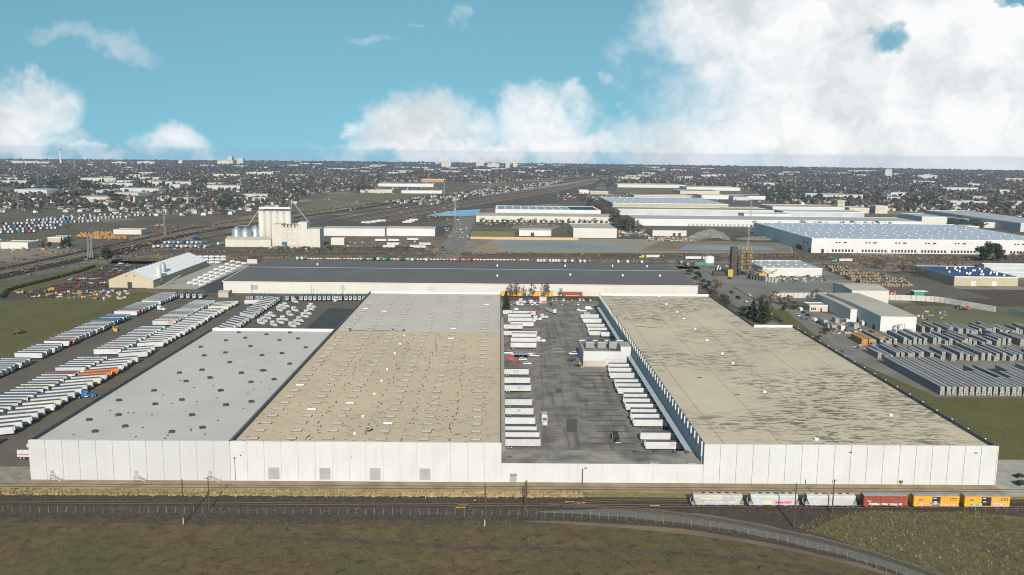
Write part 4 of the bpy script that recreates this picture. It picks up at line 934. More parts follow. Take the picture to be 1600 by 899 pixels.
def bogie(t, x):
    b = MB().box(x-1.5, -1.05, .45, x+1.5, -.85, .8).box(x-1.5, .85, .45, x+1.5, 1.05, .8).box(x-.2, -1.0, .5, x+.2, 1.0, .85).build('bogie', 'chassis', t)
    wheels(t, [(x-.9, -.75), (x-.9, .75), (x+.9, -.75), (x+.9, .75)], .42, .14)
    return b
def graffiti(parent, x0, x1, z0, z1, y, cols, seed, size=1.0):
    """spray lettering: rounded overlapping letter shapes with an outline"""
    q = random.Random(seed); x = x0; k = 0
    while x < x1-.3:
        w = q.uniform(.7, 1.15)*size; h = q.uniform(.75, 1.0)*(z1-z0); zc = (z0+z1)/2 + q.uniform(-.08, .08)
        pts = []
        for i in range(12):
            a = i*2*math.pi/12; rr_ = q.uniform(.72, 1.1)
            pts.append((x+w/2+math.copysign(abs(math.cos(a))**.6, math.cos(a))*w/2*rr_, zc+math.copysign(abs(math.sin(a))**.6, math.sin(a))*h/2*rr_))
        o = MB(); o.add([(p[0], y, p[1]) for p in pts], [tuple(range(12))]); lo = o.build('spray_letter', cols[k % len(cols)], parent)
        g = MB(); cx, cz = x+w/2, zc
        for s in range(2): hx, hz = q.uniform(-.16, .16)*w, q.uniform(-.25, .25)*h; g.box(cx+hx-.09*size, y-.012, cz+hz-.2*h, cx+hx+.07*size, y-.006, cz+hz+.16*h)
        g.box(cx-.3*w, y-.013, cz+h*.28, cx+.25*w, y-.007, cz+h*.36)
        g.build('spray_stroke', cols[(k+1) % len(cols)], lo)
        x += w*.82; k += 1
def hopper(x, L, label, m, grafs):
    t = thing('hopper_car', label, 'freight car', (x, TY, .34)); h = L/2; w = 1.6
    prof = [(-w, .95), (-w, 3.75), (-1.35, 4.3), (-.7, 4.6), (.7, 4.6), (1.35, 4.3), (w, 3.75), (w, .95), (.7, .7), (-.7, .7)]
    n = len(prof); g = MB()
    g.add([(s*(h-(.65 if b > 1.6 else 1.7)), a, b) for s in (-1, 1) for a, b in prof], [(i, n+i, n+(i+1) % n, (i+1) % n)[::-1] for i in range(n)] + [tuple(range(n)), tuple(range(n, 2*n))[::-1]])
    me = g.mesh('body', m); bm_fix(me); body = obj('body', me, t)
    for s in (-1, 1):                                   # sloped end sheets and end platforms
        g = MB()
        g.hexa([(s*(h-1.2), -.2, 1.19), (s*(h-.6), -.2, 1.19), (s*(h-.6), .2, 1.19), (s*(h-1.2), .2, 1.19)][::s], [(s*(h-1.0), -.9, 2.3), (s*(h-.7), -.9, 2.3), (s*(h-.7), .9, 2.3), (s*(h-1.0), .9, 2.3)][::s])
        g.build('end_sheet', 'chassis', t)
        MB().box(min(s*(h-1.9), s*(h-.1)), -1.5, 1.0, max(s*(h-1.9), s*(h-.1)), 1.5, 1.18).build('end_platform', m, t)
        g = MB()
        for yy in (-1.48, 1.48):
            g.tube((s*(h-.25), yy, 1.0), (s*(h-.8), yy, 3.3), .07); g.tube((s*(h-.25), yy, 1.0), (s*(h-.25), yy, 2.3), .05); g.tube((s*(h-1.0), yy, 1.0), (s*(h-1.0), yy, 2.3), .05)
            for k in range(4): g.tube((s*(h-.25), yy, 1.3+k*.3), (s*(h-1.0), yy, 1.3+k*.3), .035)
        g.build('ladder', m, t); bogie(t, s*(h-1.9))
        MB().box(min(s*(h-.1), s*(h+.55)), -.15, .65, max(s*(h-.1), s*(h+.55)), .15, .95).build('coupler', 'chassis', t)
    for k in range(3):
        cx = (k-1)*4.4; MB().hexa([(cx-.5, -.5, .25), (cx+.5, -.5, .25), (cx+.5, .5, .25), (cx-.5, .5, .25)], [(cx-1.7, -1.2, 1.29), (cx+1.7, -1.2, 1.29), (cx+1.7, 1.2, 1.29), (cx-1.7, 1.2, 1.29)]).build('hopper_bay', m, t)
    for k in range(10): xx = -h+2.9+k*(L-5.8)/9; MB().box(xx-.55, -.3, 4.61, xx+.55, .3, 4.77).build('roof_hatch', 'chassis' if k % 2 else m, t)
    MB().box(-h+1.9, -1.62, 3.5, h-1.9, -1.605, 3.62).build('side_sill', 'hopper_grey', t)
    for i, (x0, x1, z0, z1, cs, sz) in enumerate(grafs): graffiti(body, x0, x1, z0, z1, -w-.02, [GRAF[c] for c in cs], hash((label[:5], i)) % 999 if False else len(label)+i, sz)
    return t
def boxcar(x, L, label, m, doors, grafs, emblem=False, y=TY, rz=0, z=.34):
    t = thing('boxcar', label, 'freight car', (x, y, z), rz); h = L/2; w = 1.55
    body = MB().box(-h, -w, 1.05, h, w, 4.45).build('body', m, t)
    g = MB(); g.hexa([(-h-.05, -w-.08, 4.46), (h+.05, -w-.08, 4.46), (h+.05, w+.08, 4.46), (-h-.05, w+.08, 4.46)], [(-h-.05, -.2, 4.72), (h+.05, -.2, 4.72), (h+.05, .2, 4.72), (-h-.05, .2, 4.72)]); ro = g.build('roof', 'boxcar_roof', t)
    for k in range(13):
        xx = -h+.2+k*(L-.4)/12; MB().hexa([(xx-.06, -w-.06, 4.48), (xx+.06, -w-.06, 4.48), (xx+.06, -.21, 4.73), (xx-.06, -.21, 4.73)], [(xx-.06, -w-.06, 4.58), (xx+.06, -w-.06, 4.58), (xx+.06, -.21, 4.82), (xx-.06, -.21, 4.82)]).build('roof_rib', 'boxcar_roof', ro)
    for k in range(17):
        xx = -h+.1+k*(L-.2)/16
        if not (doors[0]-.1 < xx < doors[1]+.1): MB().box(xx-.08, -w-.07, 1.15, xx+.08, -w-.001, 4.4).build('side_rib', m, body)
    dm = 'truck_black' if doors[2] else m
    d = MB().box(doors[0], -w-.11, 1.1, (doors[0]+doors[1])/2-.02, -w-.002, 4.2).build('door', dm, t); MB().box((doors[0]+doors[1])/2+.02, -w-.13, 1.1, doors[1], -w-.002, 4.2).build('door', dm, t)
    if doors[2]: MB().box(doors[0]+.3, -w-.135, 3.6, doors[0]+1.4, -w-.112, 3.9).box(doors[0]+.5, -w-.135, 2.4, doors[0]+1.6, -w-.112, 2.7).build('door_stencil', 'spray_paint_1', d)
    MB().box(-h, -w-.04, .8, h, -w+.1, 1.049).box(-h, w-.1, .8, h, w+.04, 1.049).build('sill', m, t)
    for s in (-1, 1):
        bogie(t, s*(h-2.3)); MB().box(min(s*h, s*(h+.65)), -.15, .65, max(s*h, s*(h+.65)), .15, .95).build('coupler', 'chassis', t)
        g = MB()
        for k in range(9): g.tube((s*(h+.06), -w+.15, 1.2+k*.36), (s*(h+.06), -w+.7, 1.2+k*.36), .03)
        g.tube((s*(h+.06), -w+.15, 1.0), (s*(h+.06), -w+.15, 4.4), .04); g.tube((s*(h+.06), -w+.7, 1.0), (s*(h+.06), -w+.7, 4.4), .04); g.build('ladder', m, t)
    if emblem:                                          # crossed-arrows emblem and reporting marks
        g = MB(); cx, cz = -h+2.4, 3.15
        for sg in (-1, 1):
            for a in (0,):
                dx, dz = .75, .42*sg; nx, nz = -dz, dx; l = math.hypot(nx, nz); nx, nz = nx/l*.11, nz/l*.11
                g.add([(cx-dx+nx, -w-.085, cz-dz+nz), (cx-dx-nx, -w-.085, cz-dz-nz), (cx+dx-nx, -w-.085, cz+dz-nz), (cx+dx+nx, -w-.085, cz+dz+nz)], [(0, 1, 2, 3)])
        g.build('emblem', 'boxcar_red', body)
        g = MB()
        for k in range(5): g.box(h-3.2+k*.52, -w-.09, 3.45, h-2.88+k*.52, -w-.075, 3.85); g.box(h-3.2+k*.52, -w-.09, 2.95, h-2.95+k*.52, -w-.075, 3.2)
        g.build('reporting_marks', 'truck_black', body)
    for i, (x0, x1, z0, z1, cs, sz) in enumerate(grafs): graffiti(body, x0, x1, z0, z1, -w-.145, [GRAF[c] for c in cs], int(abs(x))+i*7, sz)
    return t
hx = [(G(1077, 793)[0], G(1163, 793)[0]), (G(1166, 793)[0], G(1249, 793)[0]), (G(1253, 793)[0], G(1338, 793)[0])]
hopper(sum(hx[0])/2, hx[0][1]-hx[0][0]-.9, 'rust streaked white hopper car, leftmost of the standing train', 'hopper_white', [(-4.5, 5.5, 1.4, 2.2, (1, 3), .9), (-6.0, 1.0, 2.9, 3.4, (4, 1), .7)])
hopper(sum(hx[1])/2, hx[1][1]-hx[1][0]-.9, 'white hopper car with blue, yellow and magenta graffiti', 'hopper_grey', [(-5.8, -3.4, 1.4, 2.6, (1, 3), 1.1), (-3.3, -1.0, 1.4, 2.6, (4, 1), 1.1), (.2, 5.6, 1.4, 2.5, (2,), 1.3)])
hopper(sum(hx[2])/2, hx[2][1]-hx[2][0]-.9, 'clean pale grey hopper car beside the rust red boxcar', 'hopper_grey', [])
bx = [(G(1346, 793)[0], G(1414, 793)[0]), (G(1423, 793)[0], G(1493, 793)[0]), (G(1501.5, 793)[0], G(1571, 793)[0])]
boxcar(sum(bx[0])/2, bx[0][1]-bx[0][0], 'rust red boxcar with white graffiti along its bottom', 'boxcar_red', (-1.6, 1.6, False), [(-5.8, -3, 1.1, 2.1, (7, 1), 1.0), (-3, 5.6, 1.1, 2.0, (1, 6, 1, 7), 1.0), (-6.5, -5, 2.4, 2.8, (1, 1), .6)])
boxcar(sum(bx[1])/2, bx[1][1]-bx[1][0], 'yellow boxcar with red and white graffiti, next to the rust red boxcar', 'boxcar_yellow', (-1.5, 1.3, True), [(-6.6, -2.2, 1.15, 2.2, (5, 1), 1.1), (-2.2, 1.2, 1.2, 2.4, (3, 6, 1), 1.0), (1.6, 6.4, 1.15, 1.9, (1, 5), .9)], True)
boxcar(sum(bx[2])/2, bx[2][1]-bx[2][0], 'yellow boxcar with teal and violet graffiti at the right end of the train', 'boxcar_yellow', (-2.0, 1.3, True), [(-6.0, -2.4, 1.15, 2.1, (0, 7), 1.2), (1.4, 6.2, 1.2, 2.2, (3, 1), 1.2)], True)
for i, (x, yy, m) in enumerate(((799, 460.5, 'boxcar_yellow'), (847, 461, 'boxcar_yellow'), (893, 462, 'boxcar_red'))):
    X, Y = G(x, yy); boxcar(X, 16.4, ['yellow boxcar behind bare trees at the left end of the courtyard', 'yellow boxcar beside the gatehouse at the far courtyard end', 'rust red boxcar against the slate roofed warehouse'][i], m, (-1.6, 1.6, m == 'boxcar_yellow'), [(-6, 5, 1.2, 1.9, (1, 5), 1.0)] if i == 2 else [], False, 716.5, 0, .1)

# switch stands, yellow blocks, litter
def small(name, label, cat, px_, g, m, group=None):
    o = g.build(name, m); o.location = (*G(*px_), .03); return tag(o, label, cat, group)
sw = thing('switch_stand', 'orange topped railway switch stand beside the track', 'railway switch', (*G(742, 792), .03))
MB().tube((0, 0, 0), (0, 0, 1.9), .07).box(-.3, -.2, 0, .3, .2, .25).tube((0, 0, .5), (.7, 0, .2), .05).build('stand', 'metal_dark', sw); MB().lathe([(.1, 1.9), (.34, 2.1), (.34, 2.4), (.1, 2.6)], 8).build('target', 'truck_orange', sw)
sw = thing('switch_stand', 'dark railway switch stand by the diverging tracks', 'railway switch', (*G(878, 798), .03))
MB().tube((0, 0, 0), (0, 0, 1.9), .08).box(-.3, -.2, 0, .3, .2, .3).tube((0, 0, .5), (.7, 0, .2), .05).build('stand', 'metal_dark', sw); MB().box(-.35, -.04, 1.9, .35, .04, 2.4).build('target', 'metal_dark', sw)
for i, (x, y) in enumerate(((719, 790.5), (727, 790.5), (715.5, 794), (724, 794), (886, 785.5), (893.5, 785.5), (903, 787.5), (911, 787), (1019, 791.5), (1027, 791.5))):
    o = MB().box(-.75, -.14, .14, .75, .14, .34).build('tie_panel', 'boxcar_yellow'); o.location = (*G(x, y), .03); tag(o, 'yellow painted timber lying at the railway switch', 'timber', 'yellow timbers at the railway switches')

# ------------------------------------------------------------------ utility poles
def pole(p, hgt, label, arm=None, lamp=False, group='utility poles along the railway', r=.22, m='pole_wood', stub=False):
    X, Y = G(*p) if len(p) == 2 else p[1:]
    t = thing('utility_pole', label, 'utility pole', (X, Y, 0), 0, group)
    MB().tube((0, 0, -.2), (0, 0, hgt), r*1.15, r*.7, 8).build('post', m, t)
    if stub: MB().tube((-.12, -.2, 0), (-.12, -.2, 2.2), .2, .2, 8).build('stub', 'concrete', t)
    if arm:
        for z in (arm if isinstance(arm, tuple) else (arm,)):
            MB().at(0, 0, z, R(35)).box(-1.2, -.07, -.07, 1.2, .07, .07).build('crossarm', m, t)
            g = MB().at(0, 0, z, R(35))
            for q in (-1.05, -.4, .4, 1.05): g.tube((q, 0, .07), (q, 0, .3), .06)
            g.build('insulators', 'metal_grey', t)
    if lamp: MB().tube((0, 0, hgt-.2), (1.1, 0, hgt+.3), .06).box(.8, -.18, hgt+.2, 1.6, .18, hgt+.42).build('lamp', 'metal_grey', t)
    return t
pole((287.5, 819), 15.2, 'tall thin wooden utility pole at the edge of the near field, left', 13.6, stub=True)
pole((327, 797), 11.6, 'wooden utility pole with crossarm in front of the exit stair', 11.2)
pole((758, 822), 14.4, 'tall dark utility pole in the field in front of the middle hall', 13.2, r=.26, stub=True)
pole((820, 800), 10.8, 'left one of the paired utility poles in front of the low wing', r=.24)
pole((822.5, 797), 10.6, 'right one of the paired utility poles in front of the low wing', r=.24)
pole((910, 757), 6.0, 'short dark lamp pole at the low white wing', None, True, r=.14, m='metal_dark')
pole((1240, 824), 15.0, 'tall wooden utility pole in front of the hopper cars', (13.2,), r=.24)
pole((1300, 802), 12.0, 'wooden utility pole with crossarm in front of the pale hopper car', (11.5,), r=.24)
pole((1258.5, 757), 1.9, 'short post at the foot of the right hall', r=.1)
# ------------------------------------------------------------------ chain link fences
def fence(label, pts, spacing=3.0, hgt=2.2, mesh_m='fence_mesh', post_m='fence_post', posts=True, thick=.036, name='chain_link_fence'):
    t = thing(name, label, 'fence', (pts[0][0], pts[0][1], 0)); ox, oy = pts[0]
    path = smooth_path(pts, spacing/3) if len(pts) > 2 else [pts[0], pts[1]]
    acc = 0.0; posts_xy = [path[0]]
    for a, b in zip(path[:-1], path[1:]):
        l = math.hypot(b[0]-a[0], b[1]-a[1]); s = spacing-acc
        while s <= l: posts_xy.append((a[0]+(b[0]-a[0])*s/l, a[1]+(b[1]-a[1])*s/l)); s += spacing
        acc = l-(s-spacing)
    pm = MB().tube((0, 0, 0), (0, 0, hgt), thick, thick, 6).mesh('fence_post', post_m)
    g = MB(); tr = MB()
    for a, b in zip(posts_xy[:-1], posts_xy[1:]):
        g.quad((a[0]-ox, a[1]-oy, .05), (b[0]-ox, b[1]-oy, .05), (b[0]-ox, b[1]-oy, hgt-.05), (a[0]-ox, a[1]-oy, hgt-.05))
        tr.tube((a[0]-ox, a[1]-oy, hgt-.06), (b[0]-ox, b[1]-oy, hgt-.06), .03, .03, 4)
    g.build('mesh_panel', mesh_m, t)
    for p in posts_xy: o = obj('fence_post', pm, t); o.location = (p[0]-ox, p[1]-oy, 0)
    return t
fence('chain link fence following the railway along the near field', [(-200, 273.9), (-120, 273.9), (-20, 273.6), (20, 272.6), G(1000, 815.5), G(1100, 826), G(1200, 843), G(1330, 875), (128, 214), (136, 200)], 3.0)
fence('short chain link fence at the right end of the train', [(160, 278.4), (210, 277.6)], 3.6)
fence('leaning wire fence running diagonally through the weeds on the right', [G(1524, 800), G(1560, 826), G(1605, 860)], 4.0, 1.5, thick=.09, post_m='pole_wood')
fence('chain link fence between lawn and trailer lot', [(-283, 330), (-283, 660), (-270, 712)], 6.0, 2.0)

# ------------------------------------------------------------------ grass tufts (uncountable)
def tufts(name, label, n, where, h, m, seed, blades=5, kind='stuff'):
    q = np.random.default_rng(seed); pts = []
    while len(pts) < n:
        p = where(q)
        if p is not None: pts.append(p)
    V = []; F = []
    for (x, y, s) in pts:
        for b in range(blades):
            a = q.uniform(0, 6.283); l = h*s*q.uniform(.6, 1.25); w = .10*h*s*q.uniform(.7, 1.5)+.03
            tx, ty = x+math.cos(a)*l*.65, y+math.sin(a)*l*.65; o = len(V)
            px_, py_ = -math.sin(a)*w, math.cos(a)*w
            bx_, by_ = x+q.normal()*h*.35, y+q.normal()*h*.35
            V += [(bx_-px_, by_-py_, 0), (bx_+px_, by_+py_, 0), (tx, ty, l)]; F.append((o, o+1, o+2))
    me = bpy.data.meshes.new(name); me.from_pydata(V, [], F); me.materials.append(M[m]); o = obj(name, me)
    return tag(o, label, 'grass', None, kind)
mat('blade_dry', (.46, .36, .18), (.33, .265, .125), .3, rough=.9); mat('blade_green', (.10, .115, .025), (.135, .13, .04), .3, rough=.9); mat('blade_brown', (.17, .135, .08), (.11, .09, .052), .3, rough=.9)
tufts('dry_grass', 'dry yellow grass along the strip before the left wall', 7500, lambda q: (lambda x: (x, 290.4+q.normal()*.6+math.sin(x*.9)*.25, q.uniform(.6, 1.3)))(q.uniform(-215, -102) if q.random() < .6 else q.uniform(-102, 30)), 1.05, 'blade_dry', 1)
tufts('green_grass', 'green grass strip between dirt road and railway', 4500, lambda q: (q.uniform(-215, 32), q.uniform(291.2, 293.8), q.uniform(.5, 1.0)), .5, 'blade_green', 2)
from mathutils.geometry import intersect_point_tri_2d
def in_poly(x, y, poly):
    c = False; j = len(poly)-1
    for i in range(len(poly)):
        xi, yi = poly[i]; xj, yj = poly[j]
        if (yi > y) != (yj > y) and x < (xj-xi)*(y-yi)/(yj-yi)+xi: c = not c
        j = i
    return c
WEED = [(97, 265.5), (116, 248.5), (149, 214), (205, 214), (203, 256), (165, 278.4), (126, 279), (108, 273)]
def weed(q):
    x, y = q.uniform(98, 202), q.uniform(214, 279)
    return (x, y, q.uniform(.5, 1.4)) if in_poly(x, y, WEED) else None
tufts('weeds', 'tall brown weeds on the rough ground at lower right', 6500, weed, .6, 'blade_brown', 3)
tufts('weeds', 'pale dry weeds on the rough ground at lower right', 900, weed, .5, 'blade_dry', 4)
tufts('weeds', 'green weeds on the rough ground at lower right', 6000, weed, .45, 'blade_green', 5)
tufts('field_stubble', 'short brown stubble over the near field', 22000, lambda q: (q.uniform(-200, 200), q.uniform(205, 268), q.uniform(.5, 1.2)), .3, 'blade_brown', 6)
tufts('railway_weeds', 'low brown weeds scattered over the railway bed', 5200, lambda q: (q.uniform(-210, 100), q.choice([268.5, 271.5, 275.5, 278.5, 285.2, 288])+q.normal()*1.1, q.uniform(.4, 1.1)), .34, 'blade_brown', 8)
for i, (pts) in enumerate((((1492, 838), (1505, 834), (1530, 836), (1545, 843), (1520, 845), (1500, 843)), ((1530, 852), (1545, 850), (1575, 862), (1590, 874), (1560, 872), (1540, 862)))):
    psheet('muddy_pool', pts, .036, 'oil_dark')
tag(MB().lathe([(1.2, 0), (1.0, .5), (.5, .8), (.05, .9)], 9).build('dead_bush', 'tie_wood'), 'dark clump of debris in the near field at lower right', 'debris').location = (*G(1191, 889), 0)
# ------------------------------------------------------------------ buildings of the middle distance
mat('far_roof_grey', (.40, .41, .42), (.34, .35, .36), .03, rough=.8); mat('far_roof_blue', (.42, .47, .53), (.37, .42, .48), .03, rough=.7)
mat('far_roof_tan', (.44, .40, .33), (.38, .35, .29), .03, rough=.85); mat('far_roof_brown', (.24, .22, .18), (.20, .18, .15), .03, rough=.9)
mat('far_wall_beige', (.47, .43, .36), (.42, .385, .32), .05, rough=.85); mat('far_wall_tan', (.40, .35, .265), (.36, .315, .24), .05, rough=.85)
mat('city_white', (.42, .415, .41), (.37, .365, .36), .02, rough=.85); mat('far_wall_grey', (.44, .45, .46), scale=.05, amt=.12, rough=.8); mat('far_wall_white', (.54, .535, .53), scale=.03, amt=.08, rough=.8)
mat('roof_navy', (.02, .05, .15), (.03, .07, .18), .05, rough=.6); mat('solar_panel', (.16, .17, .22), (.13, .14, .19), .1, rough=.25, spec=.5); mat('solar_dark', (.012, .02, .06), scale=0, rough=.5, spec=.3)
mat('silo_concrete', (.50, .475, .425), (.43, .41, .37), .15, rough=.9, stretch=(1, 1, .1)); mat('bin_steel', (.30, .36, .40), (.25, .30, .34), .4, rough=.4, metal=.5)
mat('plant_tan', (.27, .19, .105), (.19, .135, .08), .3, rough=.8); mat('plant_yellow', (.46, .33, .08), (.36, .25, .06), .4, rough=.7)
mat('lumber_orange', (.42, .22, .075), (.33, .17, .06), .4, rough=.85); mat('lumber_tan', (.28, .215, .145), (.19, .15, .105), .6, rough=.9)
mat('stack_grey', (.34, .335, .335), (.25, .25, .255), .25, rough=.7, stretch=(2, .15, 3), rnd=.35); mat('stack_end', (.40, .38, .33), (.16, .155, .14), 1.6, rough=.9, rnd=.2); mat('stack_pink', (.36, .30, .29), (.29, .24, .23), .25, rough=.7, rnd=.2)
mat('block_wall', (.48, .45, .41), (.40, .38, .35), .3, rough=.9); mat('fence_wood', (.10, .08, .06), (.07, .055, .045), .5, rough=.9); mat('wall_tan_brick', (.47, .34, .19), (.41, .30, .18), .2, rough=.9)
mat('machine_red', (.15, .035, .028), (.10, .04, .032), .5, rough=.7); mat('machine_dark', (.045, .04, .04), (.08, .065, .055), .5, rough=.8); mat('roof_barn', (.82, .81, .80), (.77, .76, .76), .05, rough=.7)
mat('wall_barn', (.42, .36, .275), (.385, .33, .255), .1, rough=.85); mat('tarp_green', (.04, .22, .17), scale=0, rough=.6); mat('gravel_heap', (.20, .19, .16), (.14, .135, .115), .2, rough=.95)

def bldg(label, p0, p1, depth, hgt, wall='far_wall_white', roof='far_roof_grey', gable=0, name='warehouse', cat='warehouse', doors=None, windows=None, skyl=None, panels=0, group=None, yaw=0):
    (x0, y0), (x1, y1) = G(*p0), G(*p1)
    L = math.hypot(x1-x0, y1-y0); rz = math.atan2(y1-y0, x1-x0) if yaw is None else yaw
    if yaw is not None: L = x1-x0; y0 = (y0+y1)/2
    t = thing(name, label, cat, (x0, y0, 0), rz, group)
    g = MB()
    if gable:
        g.add([(0, 0, 0), (L, 0, 0), (L, depth, 0), (0, depth, 0), (0, 0, hgt), (L, 0, hgt), (L, depth, hgt), (0, depth, hgt), (0, depth/2, hgt+gable-.05), (L, depth/2, hgt+gable-.05)], [(0, 1, 5, 4), (2, 3, 7, 6), (1, 2, 6, 9, 5), (3, 0, 4, 8, 7)])
        g.build('wall', wall, t); g = MB(); o = .4
        g.quad((-o, -o, hgt), (L+o, -o, hgt), (L+o, depth/2, hgt+gable), (-o, depth/2, hgt+gable)); g.quad((-o, depth/2, hgt+gable), (L+o, depth/2, hgt+gable), (L+o, depth+o, hgt), (-o, depth+o, hgt)); ro = g.build('roof', roof, t)
    else:
        g.box(0, 0, 0, L, depth, hgt); g.build('wall', wall, t)
        g = MB(); g.box(.3, .3, hgt+.001, L-.3, depth-.3, hgt+.08); ro = g.build('roof', roof, t)
        MB().box(-.06, -.06, hgt-.3, L+.06, -.001, hgt+.5).box(-.06, depth+.001, hgt-.3, L+.06, depth+.06, hgt+.5).box(-.06, 0, hgt-.3, -.001, depth, hgt+.5).box(L+.001, 0, hgt-.3, L+.06, depth, hgt+.5).build('parapet', 'coping', t)
    if panels:
        n = max(2, round(L/panels))
        for i in range(1, n): MB().box(L*i/n-.12, -.09, 0, L*i/n+.12, -.005, hgt-.35).build('pilaster', wall, t)
    for (a, st, w, z0, z1, n, m) in doors or []:
        for i in range(n): MB().box(a+i*st, -.16, z0, a+i*st+w, -.003, z1).build('door' if z0 < 3 else 'window', m, t)
    if skyl:
        nx, ny, m = skyl; sm = MB().box(-1.0, -1.1, 0, 1.0, 1.1, .35).mesh('skylight', m)
        for i in range(nx):
            for j in range(ny):
                yy = (j+.5)*depth/ny; zz = hgt+.08 if not gable else hgt+gable*(1-abs(yy-depth/2)/(depth/2))
                o = obj('skylight', sm, ro); o.location = ((i+.5+.25*(j % 2))*L/(nx+.5), yy, zz)
    return t

# big white distribution warehouse on the right
big = bldg('huge white distribution warehouse with pale blue roof and long row of dark dock doors', (1273, 397), (1640, 397), 250, 17.5, 'far_wall_white', 'far_roof_blue', skyl=(20, 7, 'skylight_bright'), panels=12)
L_ = 330
for b in range(7):
    x = 18+b*37.5
    for i in range(8 if b else 7): MB().box(x+8+i*4.1, -.2, 1.4, x+10.4+i*4.1, -.1, 4.6).build('dock_door', 'door_dark', big)
    MB().box(x+2.0, -.2, .3, x+3.4, -.1, 2.8).build('door', 'door_grey', big)
    for (a, w) in ((12, 2.2), (16, 2.2), (22, 4.0)): MB().box(x+a, -.2, 12.4, x+a+w, -.1, 13.9).build('window', 'glass_dark', big)
MB().box(12.5, -.2, 0, 16, -.1, 4.8).build('bay_door', 'door_dark', big); MB().box(-.2, 34, 0, -.02, 55, 5.4).build('bay_door', 'door_dark', big); MB().box(-.2, 2, 0, -.02, 9, 5).build('bay_door', 'door_dark', big)
for y in (12, 24): MB().box(-.2, y, 9.5, -.02, y+5, 11.5).build('window', 'glass_dark', big)

# three joined steel sheds by the stack yard
b1 = bldg('pale steel shed with big white front wall beside the grey stacks', (1375, 520), (1430, 520), 100, 11.5, 'far_wall_white', 'far_roof_tan', 1.0, 'steel_shed', 'shed', panels=3)
b2 = bldg('middle steel shed set back behind the white fronted one', (1328, 503), (1342, 503), 72, 9.5, 'far_wall_white', 'far_roof_tan', .6, 'steel_shed', 'shed')
b3 = bldg('rear cream steel shed with higher roof behind the stack yard', (1329, 477), (1388, 478), 40, 12.5, 'wall_cream', 'far_roof_tan', 1.5, 'steel_shed', 'shed')
for k in range(5): MB().box(-.14, 8+k*14, 0, -.02, 12+k*14, 3.4).build('door', 'metal_dark', b1)
t = thing('dust_collector', 'cream dust collector with ducts in front of the white shed', 'machine', (*G(1395, 521), 0)); MB().box(0, -4, 0, 13, 0, 3.2).build('base', 'wall_cream', t)
MB().tube((1, -2, 3.2), (1, -2, 6.5), .5, .5, 8).tube((1, -2, 6.5), (7, -2, 7.5), .45, .45, 8).tube((7, -2, 7.5), (7, -2, 3), .45, .45, 8).lathe([(1.4, 3.2), (1.4, 5.4), (.4, 6.4)], 10, 0, 4, -2).build('duct', 'wall_cream', t)
bldg('low cream office with flat roof and dark windows left of the steel sheds', (1265, 487), (1293, 487), 14, 4.6, 'far_wall_beige', 'far_roof_tan', 0, 'office', 'building', doors=[(1, 1.4, 1.0, 1.2, 3.0, 3, 'glass_dark'), (8.5, 1, 1.2, 0, 2.6, 1, 'door_dark')])
# plant with tan process tower
pl = thing('process_plant', 'tan and black process tower with yellow catwalks beside the white plant hall', 'industrial plant', (*G(1158, 432), 0))
MB().box(-10, 2, 0, -4, 8, 29).build('tower', 'machine_dark', pl)
for k in range(4):
    MB().box(-2, 0, 6+k*6, 12, 9, 6.5+k*6).build('deck', 'plant_tan', pl)
    for i in range(3): MB().at(1+i*4.2, 4, 0).lathe([(.7, 6.6+k*6), (1.5, 7.8+k*6), (1.5, 10.2+k*6), (.9, 11.2+k*6)], 9).build('vessel', 'plant_tan', pl)
    MB().box(-2.2, -.4, 7.3+k*6, 12.2, -.2, 7.5+k*6).build('railing', 'plant_yellow', pl)
for p in ((-2, 0), (12, 0), (-2, 9), (12, 9), (5, 0)): MB().box(p[0]-.35, p[1]-.35, 0, p[0]+.35, p[1]+.35, 25).build('column', 'machine_dark', pl)
for k in range(7): MB().tube((-8+k*1.5, 9-(k % 3)*2, 0), (-8+k*1.5, 9-(k % 3)*2, 20+(k*7) % 14), .3, .2, 6).build('stack', 'metal_dark', pl)
for k in range(6): MB().tube((12+k*4, -2, 5+(k % 2)*2), (17+k*4, -1, 4+(k % 3)*2), .35, .35, 6).build('pipe', 'plant_yellow', pl)
MB().box(-14, -3, 0, -9, 2, 7).box(16, -6, 0, 24, 0, 4).build('catwalk', 'plant_yellow', pl); MB().box(26, -5, 0, 33, 1, 3.4).build('pump_house', 'wall_cream', pl); MB().box(-28, 1, 0, -17, 5, 4.5).build('control_room', 'machine_dark', pl)
bldg('white plant hall with cream front right of the process tower', (1192, 432), (1283, 432), 62, 8, 'wall_cream', 'far_roof_grey', 0, 'plant_hall', 'building', doors=[(12, 14, 6, 0, 4, 2, 'far_wall_white')], skyl=(6, 3, 'vent_white'))
t = thing('storage_tank', 'white round tank with teal skid at the plant yard corner', 'tank', (*G(1108, 414), 0)); MB().lathe([(5.2, 0), (5.2, 9), (3, 9.8), (.1, 10.2)], 20).build('shell', 'far_wall_white', t, True); MB().box(-17, -4, 0, -6, 2, 3).box(-6, -7, 0, 4, -5.4, 2.4).build('skid', 'tarp_green', t)
t = thing('cooling_pipes', 'white curved pipes and ducting by the plant tank', 'pipework', (*G(1128, 424), 0))
for k in range(4): MB().tube((k*3-5, 0, 2), (k*3-2, 8, 5), .9, .9, 8).build('pipe', 'far_wall_white', t)
t = thing('equipment_rack', 'dark blue row of steel racks standing in the plant yard', 'rack', (*G(1172, 437), 0))
for k in range(9): MB().box(k*2.2, -k*2.6, 0, k*2.2+2.0, -k*2.6+8, 4.2).build('rack_bay', 'metal_dark' if k < 5 else 'metal_grey', t)
